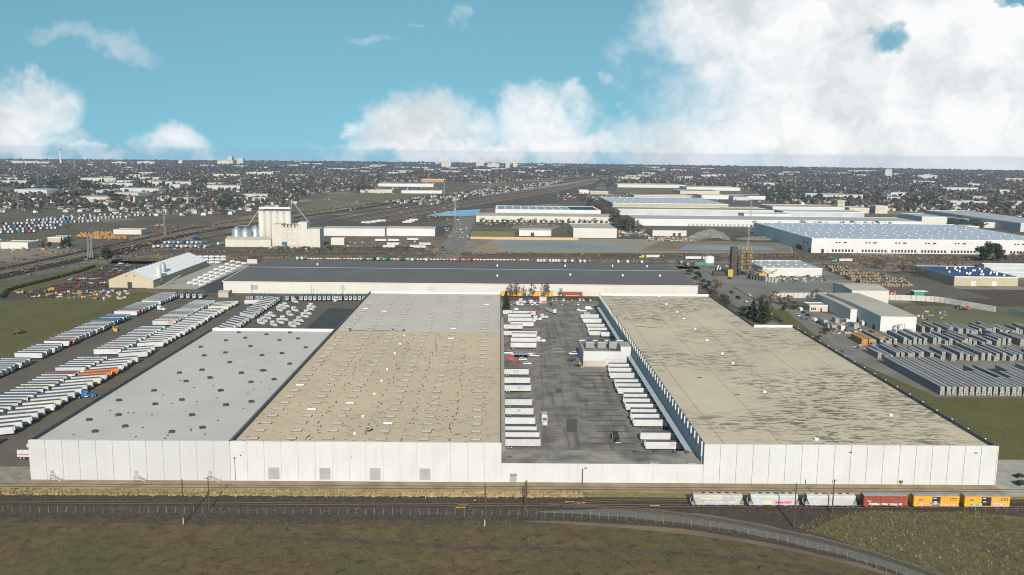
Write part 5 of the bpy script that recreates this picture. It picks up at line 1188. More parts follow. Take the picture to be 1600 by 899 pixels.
# blue roofed building, sheds at the right edge
nb = bldg('beige block building with deep blue flat roof', (1492, 447), (1588, 447), 78, 8.4, 'far_wall_tan', 'roof_navy', doors=[(16, 20, 4.4, 0, 4.4, 2, 'far_wall_white')], panels=6, name='factory', cat='building')
for k in range(26): MB().at(rr.uniform(3, 57), rr.uniform(8, 70), 8.48).box(-.7, -.7, 0, .7, .7, 1.0+rr.random()).build('roof_unit', 'vent_white', nb)
for k in range(3): bldg('long white roofed storage shed, %s from the front at the right picture edge' % ORD(k+1), (1560-k*10, 434-k*7), (1650, 434-k*7), 12, 4.2, 'far_wall_grey', 'roof_barn', .8, 'storage_shed', 'shed', group='storage sheds at the right edge')
# row of wall panels round the stack yard
wl = thing('panel_fence', 'long fence of pale concrete panels behind the steel sheds', 'fence', (0, 0, 0))
path = smooth_path([G(1205, 466), G(1300, 466), G(1390, 469), G(1460, 472), G(1510, 480), G(1556, 488)], 3.6)
for a, b in zip(path[:-1], path[1:]):
    l = math.hypot(b[0]-a[0], b[1]-a[1]); o = MB().box(0, -.15, 0, l-.25, .15, 4.6).build('panel', 'block_wall', wl); o.location = (a[0], a[1], 0); o.rotation_euler = (0, 0, math.atan2(b[1]-a[1], b[0]-a[0]))
wl = thing('panel_fence', 'grey steel panel fence at the right edge by the railway', 'fence', (0, 0, 0))
path = smooth_path([G(1575, 490), G(1590, 494), G(1620, 502)], 3.6)
for a, b in zip(path[:-1], path[1:]):
    l = math.hypot(b[0]-a[0], b[1]-a[1]); o = MB().box(0, -.15, 0, l-.25, .15, 4.2).build('panel', 'metal_grey', wl); o.location = (a[0], a[1], 0); o.rotation_euler = (0, 0, math.atan2(b[1]-a[1], b[0]-a[0]))

# ---- grey bundles of extrusions stacked in rows
_st = {}
def stack(X, Y, W, L, H, m, label, group):
    k = (round(W, 1), round(L), round(H, 1), m)
    if k not in _st:
        g = MB(); nl = max(2, int(H/.95)); ns = max(1, int(L/7.5)); nw = 2
        for i in range(ns):
            for z in range(nl):
                for c in range(nw):
                    j = random.Random(i*31+z*7+c).uniform(-.16, .16); w2 = W/nw
                    x0, x1 = -W/2+c*w2+.05, -W/2+(c+1)*w2-.05; y0, y1 = i*L/ns+j, (i+1)*L/ns-.12+j; z0, z1 = z*H/nl+.1, (z+1)*H/nl
                    v = [(x0, y0, z0), (x1, y0, z0), (x1, y1, z0), (x0, y1, z0), (x0, y0, z1), (x1, y0, z1), (x1, y1, z1), (x0, y1, z1)]
                    g.add(v, [(4, 5, 6, 7), (1, 2, 6, 5), (3, 0, 4, 7), (2, 3, 7, 6)], 0); g.add(v, [(0, 1, 5, 4)], 1)
        _st[k] = g.mesh('bundle_stack', [m, 'stack_end'])
    o = obj('bundle_stack', _st[k]); o.location = (X, Y, .02); o.rotation_euler = (0, 0, rr.uniform(-.01, .01)); return tag(o, label, 'stack', group)
SW = 2.35
for i in range(22):
    X = 226.2+i*3.05; L = 66 if i < 10 else rr.choice([20, 34, 48]); m = 'stack_pink' if i in (4, 5, 13, 17) else 'stack_grey'
    stack(X, 423.5+rr.uniform(-.5, .5), SW, L, 4.6, m, '%s bundle stack, %s from the left in the front row of the stack yard' % ('pinkish' if 'pink' in m else 'grey', ORD(i+1)), 'bundle stacks in the front row')
for r_, (Y0, X0_, n) in enumerate(((497, 228, 30), (538, 243, 32), (574, 292, 26))):
    for i in range(n):
        if rr.random() < .10: continue
        L = rr.choice([16, 24, 30] if r_ < 2 else [14, 22]); H = rr.choice([2.9, 3.8, 4.6]); X = X0_+i*3.25+rr.uniform(-.3, .3)
        if X > 262-12 and X < 262+28 and Y0+L > 578 and r_ == 2: continue
        stack(X, Y0+rr.uniform(0, 6), SW, L, H, 'stack_grey' if rr.random() < .85 else 'stack_pink', 'grey bundle stack, %s from the left in the %s row of the stack yard' % (ORD(i+1), ['second', 'third', 'rear'][r_]), 'bundle stacks in the %s row' % ['second', 'third', 'rear'][r_])
for i in range(16):
    X, Y = 300+i*7.5, 466+rr.uniform(-4, 16)
    stack(X, Y, SW, rr.choice([10, 16, 22]), rr.choice([1.9, 2.9, 3.8]), 'stack_grey', 'short grey bundle stack, %s from the left between the long rows' % ORD(i+1), 'short bundle stacks between the rows')
def lumber(p, W, L, H, label, m='lumber_tan', rz=0, group=None):
    X, Y = G(*p); g = MB(); n = max(1, int(L/4.5)); k = max(1, int(W/2.4))
    for i in range(n):
        for j in range(k):
            for z in range(max(1, int(H/1.2))):
                hh = H/max(1, int(H/1.2)); d = rr.uniform(-.2, .2); g.box(j*W/k+.08, i*L/n+.1+d, z*hh+.08, (j+1)*W/k-.08, (i+1)*L/n-.1+d, (z+1)*hh)
    o = g.build('lumber_stack', m); o.location = (X, Y, 0); o.rotation_euler = (0, 0, rz); return tag(o, label, 'stack', group)
lumber((1346, 540), 4.6, 18, 4.2, 'tall orange lumber stack left of the grey bundles', 'lumber_orange'); lumber((1357, 541), 3.4, 22, 4.4, 'orange lumber stack nearest the grey bundles', 'lumber_orange'); lumber((1362, 543), 3.0, 16, 2.6, 'low dark lumber pile in front of the orange stacks', 'lumber_tan'); lumber((1372, 536), 5, 14, 4, 'broad orange lumber stack behind the others', 'lumber_orange')
q = 0
for r_, (y, x0, n) in enumerate(((448, 1355, 16), (444, 1344, 17), (439.5, 1330, 19), (435, 1324, 16), (430, 1312, 14), (425, 1300, 9), (420, 1294, 7))):
    for i in range(n):
        q += 1; lumber((x0+i*4.5, y+rr.uniform(-.5, .5)), 2.4, rr.uniform(7, 12), rr.uniform(2.2, 3.6), 'brown pallet stack, %s from left in %s row of pallet yard' % (ORD(i+1), ['first', 'second', 'third', 'fourth', 'fifth', 'sixth', 'rear'][r_]), 'lumber_tan', rr.uniform(-.1, .1), 'pallet stacks in the pallet yard')
# containers, sheds and crates round the steel sheds
for i, (x, y, w, l, h, c) in enumerate([(1303, 515, 3, 8, 3, 'metal_grey'), (1290, 507, 3, 9, 3, 'metal_grey'), (1317, 517, 2.6, 5, 3.4, 'far_wall_white'), (1308, 505, 3, 6, 3.2, 'metal_grey'), (1338, 513, 3.4, 6, 3, 'metal_grey'), (1325, 506, 2.6, 5, 3, 'far_wall_white'), (1350, 509, 3, 4, 3, 'far_wall_white'), (1296, 513, 2.5, 6, 3, 'metal_grey')]):
    X, Y = G(x, y); o = MB().box(-w/2, 0, .12, w/2, l, h).box(-w/2-.06, -.06, h+.001, w/2+.06, l+.06, h+.12).box(-w/2+.3, -.08, .2, -.05, -.001, h-.3).box(.05, -.08, .2, w/2-.3, -.001, h-.3).build('storage_container', c); o.location = (X, Y, 0); tag(o, '%s storage container, %s from the left before the steel sheds' % ('white' if 'white' in c else 'grey', ORD(i+1)), 'container', 'storage containers before the steel sheds')
for i, (x, y) in enumerate([(1242, 481), (1250, 485), (1256, 490), (1262, 494), (1261, 500), (1272, 502), (1278, 505), (1284, 508), (1205, 492), (1214, 499), (1220, 503), (1246, 494), (1253, 499), (1153, 467), (1143, 458), (1170, 462), (1165, 472), (1180, 478), (1140, 436)]):
    X, Y = G(x, y); c = CARCOL[[4, 0, 5, 1, 2, 0, 1, 2, 0, 1, 1, 0, 2, 1, 1, 0, 0, 1, 1][i]]; k = ['sedan', 'van', 'pickup', 'suv'][i % 4]
    car((X, Y), R(98)+rr.uniform(-.1, .1), '%s %s, %s of those along the side street right of the hall' % (c[1], k, ORD(i+1)), 'cars along the side street', c[0], k)
for i, (x, y, c) in enumerate([(1342, 470, 'truck_orange'), (1398, 461, 'truck_orange'), (1230, 466, 'truck_red'), (1512, 484, 'truck_red'), (1498, 483, 'truck_black')]):
    X, Y = G(x, y); tractor((X, Y), rr.uniform(0, 3), '%s truck %s' % (COLW[c], ['behind the rear steel shed', 'by the lumber yard fence', 'along the pale panel fence', 'at the bend of the panel fence', 'on the rough ground before the panel fence'][i]), None, c, False, 'truck')
sh = thing('green_shed', 'small teal shed with white lean-to behind the panel fence', 'shed', (*G(1428, 464), 0)); MB().box(0, 0, 0, 9, 7, 4.5).build('wall', 'tarp_green', sh); MB().box(-.4, -.4, 4.501, 12, 7.4, 4.9).build('roof', 'far_wall_white', sh)

# ---- left: barn, equipment yard, bins
bx0, bx1, by0, by1 = -339, -300.5, 746, 886
bn = thing('barn', 'tan gabled barn with bright white ridge-vented roof', 'barn', (bx0, by0, 0)); w, d = bx1-bx0, by1-by0
g = MB(); g.add([(0, 0, 0), (w, 0, 0), (w, d, 0), (0, d, 0), (0, 0, 7), (w, 0, 7), (w, d, 7), (0, d, 7), (w/2, 0, 14.6), (w/2, d, 14.6)], [(0, 1, 5, 8, 4), (1, 2, 6, 5), (2, 3, 7, 9, 6), (3, 0, 4, 7)]); g.build('wall', 'wall_barn', bn)
g = MB(); g.quad((w/2, -.5, 14.9), (w+.6, -.5, 6.9), (w+.6, d+.5, 6.9), (w/2, d+.5, 14.9)); g.quad((-.6, -.5, 6.9), (w/2, -.5, 14.9), (w/2, d+.5, 14.9), (-.6, d+.5, 6.9)); br = g.build('roof', 'roof_barn', bn)
for k in range(18): MB().at(w/2, 4+k*7.8, 14.9).box(-.5, -.6, -.3, .5, .6, 1.0).build('ridge_vent', 'fan_dark', br)
MB().box(16.2, -.2, 0, 20, -.02, 5).build('door', 'door_dark', bn)
for x in (15, 22): MB().box(x, -.5, 10.2, x+1, -.02, 11).build('lamp', 'metal_dark', bn)
for i, (x, y, h, m) in enumerate([(249, 445.5, 17, 'silo_concrete'), (256, 440, 18, 'metal_grey')]):
    t = thing('feed_silo', ['tan cone topped silo beside the barn', 'grey cone topped silo behind the tan one'][i], 'silo', (*G(x, y), 0)); MB().lathe([(1.2, 0), (2.3, 3), (2.3, h-3), (.9, h-.5), (.5, h)], 14).build('shell', m, t, True)
    for p in ((-1.7, -1.7), (1.7, -1.7), (1.7, 1.7), (-1.7, 1.7)): MB().tube((p[0], p[1], 0), (p[0], p[1], 3.4), .18).build('leg', 'metal_dark', t)
t = thing('conveyor', 'grey inclined conveyor beside the barn silos', 'conveyor', (*G(258, 446), 0)); MB().tube((0, 0, 1), (9, 14, 7), .6, .6, 6).build('belt', 'metal_grey', t); MB().tube((5, 8, 0), (5, 8, 4), .2).build('leg', 'metal_dark', t)
fn = thing('board_fence', 'dark slatted fence in front of the barn yard', 'fence', (0, 0, 0)); path = smooth_path([G(199, 458), G(250, 457), G(318, 458)], 4)
for a, b in zip(path[:-1], path[1:]):
    l = math.hypot(b[0]-a[0], b[1]-a[1]); o = MB().box(0, -.1, 0, l-.1, .1, 3.0).build('fence_board', 'fence_wood', fn); o.location = (a[0], a[1], 0); o.rotation_euler = (0, 0, math.atan2(b[1]-a[1], b[0]-a[0]))
hd = thing('hedge', 'long dark hedge bounding the equipment yard', 'hedge', (0, 0, 0))
def leaf_cloud(V, F, c, rad, n, sz, q):
    for _ in range(n):
        d = q.normal(size=3); d /= np.linalg.norm(d)+1e-9; p = np.array(c) + d*np.array(rad)*q.uniform(.55, 1.05)
        a = q.normal(size=3); a /= np.linalg.norm(a); b = np.cross(a, d); b /= np.linalg.norm(b)+1e-9; s = sz*q.uniform(.6, 1.4); o = len(V)
        V += [tuple(p-a*s-b*s*.6), tuple(p+a*s-b*s*.6), tuple(p+a*s*.8+b*s*.7), tuple(p-a*s*.8+b*s*.7)]; F.append((o, o+1, o+2, o+3))
mat('leaf_dark', (.030, .045, .018), (.018, .03, .012), .5, rough=.9); mat('leaf_mid', (.05, .065, .022), (.03, .042, .016), .5, rough=.9); mat('twig_brown', (.115, .085, .068), (.08, .06, .05), .5, rough=.95); mat('leaf_rust', (.17, .10, .05), (.11, .07, .04), .5, rough=.95); mat('bark', (.09, .07, .055), scale=1, amt=.3, rough=.95)
V, F = [], []; q_ = np.random.default_rng(9)
for (x, y) in smooth_path([G(4, 466), G(12, 456), G(30, 450), G(70, 440), G(120, 427), G(146, 418)], 3.0): leaf_cloud(V, F, (x, y, 1.2), (2.0, 2.0, 1.4), 40, .55, q_)
me = bpy.data.meshes.new('foliage'); me.from_pydata(V, [], F); me.materials.append(M['leaf_dark']); obj('foliage', me, hd)
i = 0
ylist = [(x, y) for y, x0, x1 in ((464, 45, 95), (459, 20, 130), (455, 60, 150), (449, 85, 170), (444, 100, 165), (438, 110, 178), (432, 120, 185), (427, 135, 190), (422, 150, 192)) for x in range(x0, x1, 7)]
for (x, y) in ylist:
    X, Y = G(x+rr.uniform(-2, 2), y+rr.uniform(-1.5, 1.5)); i += 1; m = rr.choice(['machine_dark', 'machine_dark', 'machine_dark', 'machine_dark', 'machine_dark', 'machine_red', 'plant_yellow' if y > 458 or rr.random() < .35 else 'machine_dark', 'far_wall_grey', 'lumber_orange' if y > 460 else 'machine_red', 'rust'])
    t = thing('farm_implement', '%s farm implement, %s counted from the front of the equipment yard' % ({'machine_dark': 'dark', 'machine_red': 'red', 'plant_yellow': 'yellow', 'far_wall_grey': 'grey', 'lumber_orange': 'orange', 'rust': 'rusty'}[m], ORD(i)), 'farm machine', (X, Y, 0), rr.uniform(0, 3), 'farm implements in the equipment yard')
    l = rr.uniform(2.5, 4.5); MB().box(-l, -.2, .7, l, .2, 1.0).box(-l*.6, -1.4, .6, -l*.3, 1.4, 1.2).box(l*.2, -1.6, .5, l*.5, 1.6, 1.0 + rr.random()*1.4).build('frame', m, t); wheels(t, [(-l*.4, -1.1), (-l*.4, 1.1)], .45, .3)
for i in range(16):
    x, y = 168+i*1.9+rr.uniform(-2, 2), 417+(i % 4)*3.2-i*.35; X, Y = G(x+(i % 3)*8, y); c = rr.choice(CARCOL); car((X, Y), rr.uniform(-.3, .3)+1.2, '%s car, %s of those behind the barn' % (c[1], ORD(i+1)), 'cars behind the barn', c[0], rr.choice(['sedan', 'suv', 'pickup']))
i = 0
for r_ in range(3):
    for k in range(9):
        X, Y = G(298+k*8.2+r_*9, 444-k*4.2+r_*1.5); i += 1; car((X, Y), R(60), 'white van, %s in the rows between barn and slate roofed warehouse' % ORD(i), 'white vans beside the barn', 'car_white', 'van')
for k in range(14): X, Y = G(313+(k % 5)*9, 403+(k//5)*4.5); car((X, Y), R(50), 'white van, %s parked behind the barn end' % ORD(k+1), 'white vans behind the barn', 'car_white', 'van')
t = bldg('small grey building with red roof at the left end of the slate roofed warehouse', (386, 412), (402, 412), 22, 5, 'far_wall_grey', 'machine_red', 1.5, 'red_roof_building', 'building')
t = bldg('cream canopy shed at the left corner of the slate roofed warehouse', (341, 465), (357, 465), 10, 4.5, 'far_wall_tan', 'far_roof_tan', .8, 'canopy_shed', 'shed')

# ---- grain elevator
ge = thing('grain_elevator', 'cream concrete grain elevator with round silos and headhouse', 'grain elevator', (-341, 1072, 0))
def gx(x): return (x-357)/1.255
for i in range(5): MB().at(gx(398)+4.2+i*8.3, 36, 0).lathe([(4.25, 0), (4.25, 42)], 18).build('silo', 'silo_concrete', ge, True)
for i in range(5): MB().at(gx(398)+4.2+i*8.3, 46, 0).lathe([(4.25, 0), (4.25, 42)], 18).build('silo', 'silo_concrete', ge, True)
MB().box(gx(398), 32.2, 42.01, gx(450), 50, 42.6).build('silo_deck', 'silo_concrete', ge); MB().box(gx(399), 36, 45.2, gx(449), 42, 47.4).build('gallery', 'far_wall_white', ge)
for k in range(9): MB().box(gx(400)+k*4.6, 38, 43.01, gx(400)+k*4.6+.5, 38.5, 45.19).build('gallery_post', 'metal_grey', ge)
MB().box(gx(428), 8, 0, gx(443), 30, 28).build('headhouse', 'silo_concrete', ge); MB().box(gx(443.5), 6, 0, gx(483), 34, 27).build('mill_building', 'far_wall_beige', ge); MB().box(gx(470), 5.4, 0, gx(483.5), 24, 31).build('mill_tower', 'silo_concrete', ge); MB().box(gx(484), 4, 0, gx(504), 26, 23).build('annex', 'silo_concrete', ge)
for k in range(5): MB().box(gx(447)+k*4.4, 5.6, 24.5, gx(447)+k*4.4+1.6, 5.98, 28.5).build('duct', 'metal_dark', ge)
for k in range(9): MB().box(gx(446)+(k % 3)*6.5, 5.7, 4+(k//3)*7, gx(446)+(k % 3)*6.5+3, 5.99, 6.2+(k//3)*7).build('window', 'far_wall_white', ge)
MB().tube((gx(473), 5.2, 4), (gx(473), 5.2, 29), .5, .5, 8).tube((gx(465), 5.2, 29), (gx(473), 5.2, 29), .5, .5, 8).build('spout', 'far_wall_white', ge); MB().box(gx(443.8), 5.5, 0, gx(452), 5.98, 6.5).build('blue_door', 'truck_blue', ge)
MB().box(gx(357), 2, 0, gx(428), 22, 9.5).build('low_wing', 'silo_concrete', ge); MB().hexa([(gx(357), 1.5, 9.51), (gx(428), 1.5, 9.51), (gx(428), 22.5, 9.51), (gx(357), 22.5, 9.51)], [(gx(357), 11, 12), (gx(428), 11, 12), (gx(428), 13, 12), (gx(357), 13, 12)]).build('low_wing_roof', 'far_roof_tan', ge)
for i, (x, y, r_, z0) in enumerate(((364.5, 30, 6.2, 19), (379.5, 28, 8.4, 17), (391, 40, 7.5, 19), (387, 52, 7, 19))):
    b = MB().at(gx(x), y, 0).lathe([(r_, 0), (r_, z0), (.8, z0+r_*.62), (.4, z0+r_*.72)], 20).build('steel_bin', 'bin_steel', ge, True)
g = MB(); g.tube((gx(382), 34, 24), (gx(399), 38, 44), .6, .6, 6); g.tube((gx(364), 32, 23), (gx(382), 34, 24), .5, .5, 6); g.build('conveyor', 'metal_grey', ge)
for (a, b) in (((450, 36, 42), (452, 36, 58)), ((445, 40, 46), (451, 36, 57)), ((452, 36, 56), (482, 20, 31))): MB().tube((gx(a[0]), a[1], a[2]), (gx(b[0]), b[1], b[2]), .55, .55, 6).build('leg', 'metal_grey', ge)
bldg('long white grain shed right of the elevator, left half', (505, 369), (602, 369), 34, 11, 'far_wall_white', 'far_roof_grey', 1.5, 'grain_shed', 'shed', panels=11); bldg('long white grain shed right of the elevator, right half', (603.5, 369), (680, 369), 34, 11, 'far_wall_white', 'far_roof_tan', 1.5, 'grain_shed', 'shed', panels=11)
bldg('small cream block in front of the white grain shed', (517, 383), (538, 383), 10, 8, 'wall_cream', 'far_roof_tan', 0, 'block', 'building')
# ---- centre: solar roof warehouse, beige neighbours
sw_ = bldg('white warehouse with rows of solar panels on its roof', (774, 340), (938, 341), 118, 14, 'far_wall_white', 'roof_barn')
for k in range(9): MB().box(4+k*15.2, 18, 14.12, 17.4+k*15.2, 104, 14.6).build('solar_array', 'solar_panel', sw_)
MB().box(141, 18, 14.12, 192, 104, 14.6).build('solar_array', 'solar_dark', sw_)
bldg('wide beige warehouse in front of the solar roof', (744, 347), (958, 349), 72, 11, 'wall_cream', 'far_roof_tan', 1.2, panels=14, doors=[(6, 9.5, 4, 0, 4, 24, 'door_dark')])
bldg('small white workshop with dark doorway beside the green lawn', (811, 369), (861, 369), 26, 8.5, 'far_wall_white', 'far_roof_grey', 1.5, 'workshop', 'building', doors=[(17, 1, 5, 0, 5, 1, 'door_dark')])
bldg('plain beige box warehouse behind the long tan wall', (896, 372), (963, 372), 88, 13, 'wall_cream', 'far_roof_tan', panels=10)
bldg('low beige workshop with dark grey roof by the gravel heaps', (1020, 369), (1072, 369), 50, 8.5, 'wall_cream', 'roof_slate', 1.0, 'workshop', 'building', doors=[(30, 8, 4, 0, 4.5, 2, 'door_dark')])
bldg('very long white warehouse with pale roof across the right middle distance', (1000, 357), (1418, 353), 96, 11, 'far_wall_white', 'far_roof_grey', 0, panels=22, doors=[(90, 7, 3.6, 0, 4, 30, 'door_grey')])
bldg('brown roofed hall behind the very long white warehouse', (960, 336), (1210, 339), 60, 12, 'far_wall_grey', 'far_roof_brown')
bldg('yellow beige warehouse with pale dotted roof behind bare street trees', (957, 327), (1138, 329), 260, 13, 'far_wall_tan', 'far_roof_blue', skyl=(14, 6, 'vent_white'), panels=16)
specs = [((1135, 333), (1200, 335), 60, 9, 'far_wall_white', 'far_roof_grey'), ((1160, 342), (1238, 344), 40, 10, 'far_wall_white', 'far_roof_tan'), ((1220, 339), (1355, 342), 70, 11, 'far_wall_grey', 'far_roof_blue'), ((1205, 331), (1322, 333), 90, 11, 'wall_cream', 'far_roof_tan'), ((1325, 333), (1360, 334), 60, 11, 'far_wall_beige', 'far_roof_tan'), ((1368, 334), (1386, 334), 30, 16, 'far_wall_beige', 'far_roof_tan'),
         ((1438, 351), (1481, 352), 90, 14, 'wall_cream', 'far_roof_grey'), ((1535, 356), (1575, 357), 130, 9, 'wall_cream', 'far_roof_tan'), ((1445, 361), (1530, 362), 26, 8, 'far_wall_beige', 'far_roof_tan'), ((1590, 362), (1680, 364), 320, 14, 'far_wall_grey', 'far_roof_grey'), ((1062, 303), (1125, 304), 120, 9, 'far_wall_beige', 'far_roof_brown'), ((965, 293), (1070, 294), 120, 10, 'wall_cream', 'far_roof_tan'),
         ((1070, 297), (1160, 299), 120, 10, 'far_wall_white', 'far_roof_tan'), ((990, 311), (1080, 312), 60, 10, 'far_wall_tan', 'far_roof_brown'), ((1095, 311), (1140, 312), 60, 10, 'far_wall_white', 'far_roof_tan'), ((905, 303), (920, 303), 50, 10, 'far_wall_white', 'far_roof_grey'), ((922, 304), (950, 304), 40, 8, 'far_wall_tan', 'far_roof_tan'), ((1140, 311), (1200, 313), 80, 9, 'far_wall_white', 'roof_slate'), ((1130, 310), (1190, 317), 60, 9, 'far_wall_grey', 'roof_navy'),
         ((0, 389), (45, 389), 24, 7, 'wall_cream', 'far_roof_tan'), ((74, 379), (100, 379), 22, 6, 'far_wall_tan', 'far_roof_tan'), ((174, 367), (224, 366), 20, 6, 'wall_cream', 'far_roof_tan'), ((625, 303), (692, 302), 40, 7, 'far_wall_white', 'far_roof_tan'), ((560, 302), (615, 301), 60, 8, 'far_wall_beige', 'far_roof_tan'), ((585, 293), (680, 291), 90, 9, 'far_wall_white', 'far_roof_grey'), ((658, 285), (694, 285), 60, 11, 'lumber_orange', 'far_roof_brown'), ((170, 287), (205, 287), 60, 8, 'far_wall_white', 'far_roof_grey'), ((215, 287), (262, 286), 60, 8, 'far_wall_beige', 'far_roof_tan'), ((215, 273), (240, 273), 60, 9, 'far_wall_tan', 'far_roof_tan')]
DESC = ['beside the beige dotted-roof warehouse', 'left of the pale blue roofed hall', 'with pale blue roof behind the long white warehouse', 'in front of the tan water tower', 'right of the tan tower', 'tall block right of the tan tower', 'with cream front behind the blue roof warehouse', 'low hall near the right edge with cream front', 'low strip before the big distribution warehouse', 'grey hall running off the right edge', 'brown roofed hall beyond the bare trees', 'long cream hall beyond the green field', 'long white hall beyond the green field', 'tan hall with brown roof above the street trees', 'white hall right of the brown roofed one', 'small white hall at the end of the rail yard', 'low tan hall at the end of the rail yard', 'white hall with slate roof', 'hall with navy roof in the distance', 'cream shed at the left picture edge', 'tan shed left of the orange machines', 'long shed beside the orange machines', 'white hall bordering the olive field', 'tan hall bordering the olive field', 'white hall behind the olive field', 'orange block beyond the rail yard', 'far white store in the left suburb', 'far beige store in the left suburb', 'distant tan store in the left suburb']
for (a, b, d, h, w_, r_), ds in zip(specs, DESC): bldg('warehouse building ' + ds if ds.startswith(('beside', 'left', 'with', 'in ', 'right')) else ds, a, b, d, h, w_, r_, name='commercial_building', cat='building')
t = thing('water_tower', 'tan square tower rising above the pale warehouses', 'tower', (*G(1314, 331), 0)); MB().box(-10, 0, 0, 10, 18, 6).hexa([(-9, 1, 6), (9, 1, 6), (9, 17, 6), (-9, 17, 6)], [(-7.5, 2, 20), (7.5, 2, 20), (7.5, 16, 20), (-7.5, 16, 20)]).box(-8.5, 1, 20, 8.5, 17, 25).build('shaft', 'far_wall_tan', t)
for k in (-4.5, 4.5): MB().box(k-1.6, .7, 8, k+1.6, .95, 19).build('panel', 'far_wall_beige', t)
tw = thing('garden_wall', 'long low tan brick wall in front of the beige box warehouse', 'wall', (*G(735, 374), 0)); x0, y0 = G(735, 374); x1, y1 = G(905, 377)
for k in range(24): MB().box(k*(x1-x0)/24, 0, 0, (k+1)*(x1-x0)/24-.1, .4, 3.6).build('wall_bay', 'wall_tan_brick', tw)
for i, (x, y, r_, h) in enumerate(((1100, 370, 16, 9), (1110, 368, 18, 10), (1120, 371, 14, 7), (1085, 372, 10, 5), (1180, 374, 22, 4), (1205, 372, 18, 4))):
    o = MB(); n = 14; pr = [(r_, 0), (r_*.75, h*.35), (r_*.45, h*.72), (r_*.12, h)]; o.lathe([(a*random.Random(i+k).uniform(.9, 1.1), b) for k, (a, b) in enumerate(pr)], n); ob = o.build('gravel_heap', 'gravel_heap'); ob.location = (*G(x, y), 0); ob.scale = (1.4, .8, 1); tag(ob, 'grey gravel heap, %s from the left behind the low workshop' % ORD(i+1), 'gravel heap', 'gravel heaps')
# trucks and trailers scattered in the distance
def far_trailers(pts, where, group, rz=R(90), L=15, cols=('truck_white',), start=1):
    for i, (x, y) in enumerate(pts):
        X, Y = G(x, y); c = cols[i % len(cols)]; trailer((X, Y), rz+rr.uniform(-.05, .05), '%s trailer, %s from the left %s' % (COLW[c], ORD(i+start), where), group, c, L, False, None, simple=True)
far_trailers([(842+i*4.6, 409.5) for i in range(9)] + [(884, 410), (895, 410), (907, 410.5), (914, 410.5), (921, 410.5), (966, 411), (981, 411), (1003, 411.5)], 'docked behind the slate roofed warehouse', 'trailers behind the slate roofed warehouse', R(82), 15, ('truck_white', 'truck_white', 'truck_white', 'truck_brown', 'truck_white'))
far_trailers([(468, 406), (475, 406), (567, 407), (584, 407), (593, 407), (605, 407.5), (628, 407.5), (646, 408), (668, 408), (717, 408.5), (735, 408.5)], 'behind the left half of the slate roofed warehouse', 'trailers behind the left half of the slate roofed warehouse', R(82), 13, ('truck_white', 'truck_white', 'truck_grey', 'truck_green', 'truck_white', 'truck_green', 'truck_green', 'truck_white', 'truck_white', 'truck_red', 'truck_red'))
far_trailers([(608, 388), (614, 384), (650, 387.5), (656, 388.5), (664, 384), (645, 376.5), (595, 378), (615, 378)], 'on the gravel before the white grain shed', 'trailers before the white grain shed', 0, 15)
far_trailers([(245+i*7.2, 387.5-(i % 2)*.6) for i in range(12)] + [(262+i*7, 381) for i in range(9)] + [(345, 383), (305, 376)], 'in the truck park left of the elevator', 'trailers in the truck park left of the elevator', R(78), 14, ('truck_white', 'truck_white', 'truck_grey', 'truck_white', 'truck_blue', 'truck_white'))
far_trailers([(572+i*8, 350-i*1.0) for i in range(4)] + [(636+i*5, 349.5-i*2) for i in range(3)], 'behind the white grain shed', 'trailers behind the white grain shed', 0, 15)
k = 0
rows_ = []
for (y, x0, x1, st) in ((365, 5, 60, 6.5), (361, 4, 90, 6), (356.5, 10, 100, 6), (352, 3, 160, 6.5), (346, 45, 200, 6), (343, 75, 240, 7), (339.5, 100, 280, 8)):
    x = x0
    while x < x1: rows_.append((x+rr.uniform(-1, 1), y - (x-x0)*.035)); x += st*rr.choice([1, 1, 1.6])
V, F, MI = [], [], []
q_ = random.Random(5); cm = ['truck_white', 'truck_silver', 'truck_blue', 'truck_red', 'truck_grey']; gg = MB()
for (x, y) in rows_[40:]:
    X, Y = G(x, y); gg.at(X, Y, 0, R(100)+q_.uniform(-.06, .06)); c = q_.choice([0, 0, 0, 0, 1, 1, 2, 3, 4])
    l = q_.choice([6.5, 6.5, 3.5]); gg.box(-l, -1.3, 1.0, l, 1.3, 3.9, c); gg.box(-l, -1.0, .1, -l+2.5, 1.0, .99, 4)
tag(gg.build('parked_trucks', cm), 'crowded rows of parked trucks and trailers at the far left', 'trucks', None, 'stuff')
far_trailers(rows_[:40], 'in near rows of the crowded truck yard', 'trailers in the crowded truck yard', R(100), 13, ('truck_white', 'truck_silver', 'truck_white', 'truck_blue', 'truck_white', 'truck_red', 'truck_white', 'truck_grey', 'truck_white'))
X, Y = G(1318, 409.5); trailer((X+2, Y), 0, 'white trailer pulled by the teal truck on the back road', None, 'truck_white', 15); tractor((X-10, Y), math.pi, 'teal semi tractor on the back road', None, 'truck_teal')
X, Y = G(1017, 403.5); trailer((X+2, Y), 0, 'white trailer pulled by the yellow truck on the back road', None, 'truck_white', 15); tractor((X-10, Y), math.pi, 'yellow semi tractor on the back road', None, 'truck_yellow')
X, Y = G(1083, 406); trailer((X, Y), 0, 'white trailer pulled by the white truck on the back road', None, 'truck_white', 18); tractor((X+13, Y), 0, 'white semi tractor driving right on the back road', None, 'truck_white')
for i, (x, y) in enumerate(((1062, 412), (1072, 415))): X, Y = G(x, y); trailer((X, Y), R(95), ['grey trailer parked at the street corner', 'silver trailer parked behind the street corner'][i], None, 'truck_grey', 14, simple=True)
i = 0
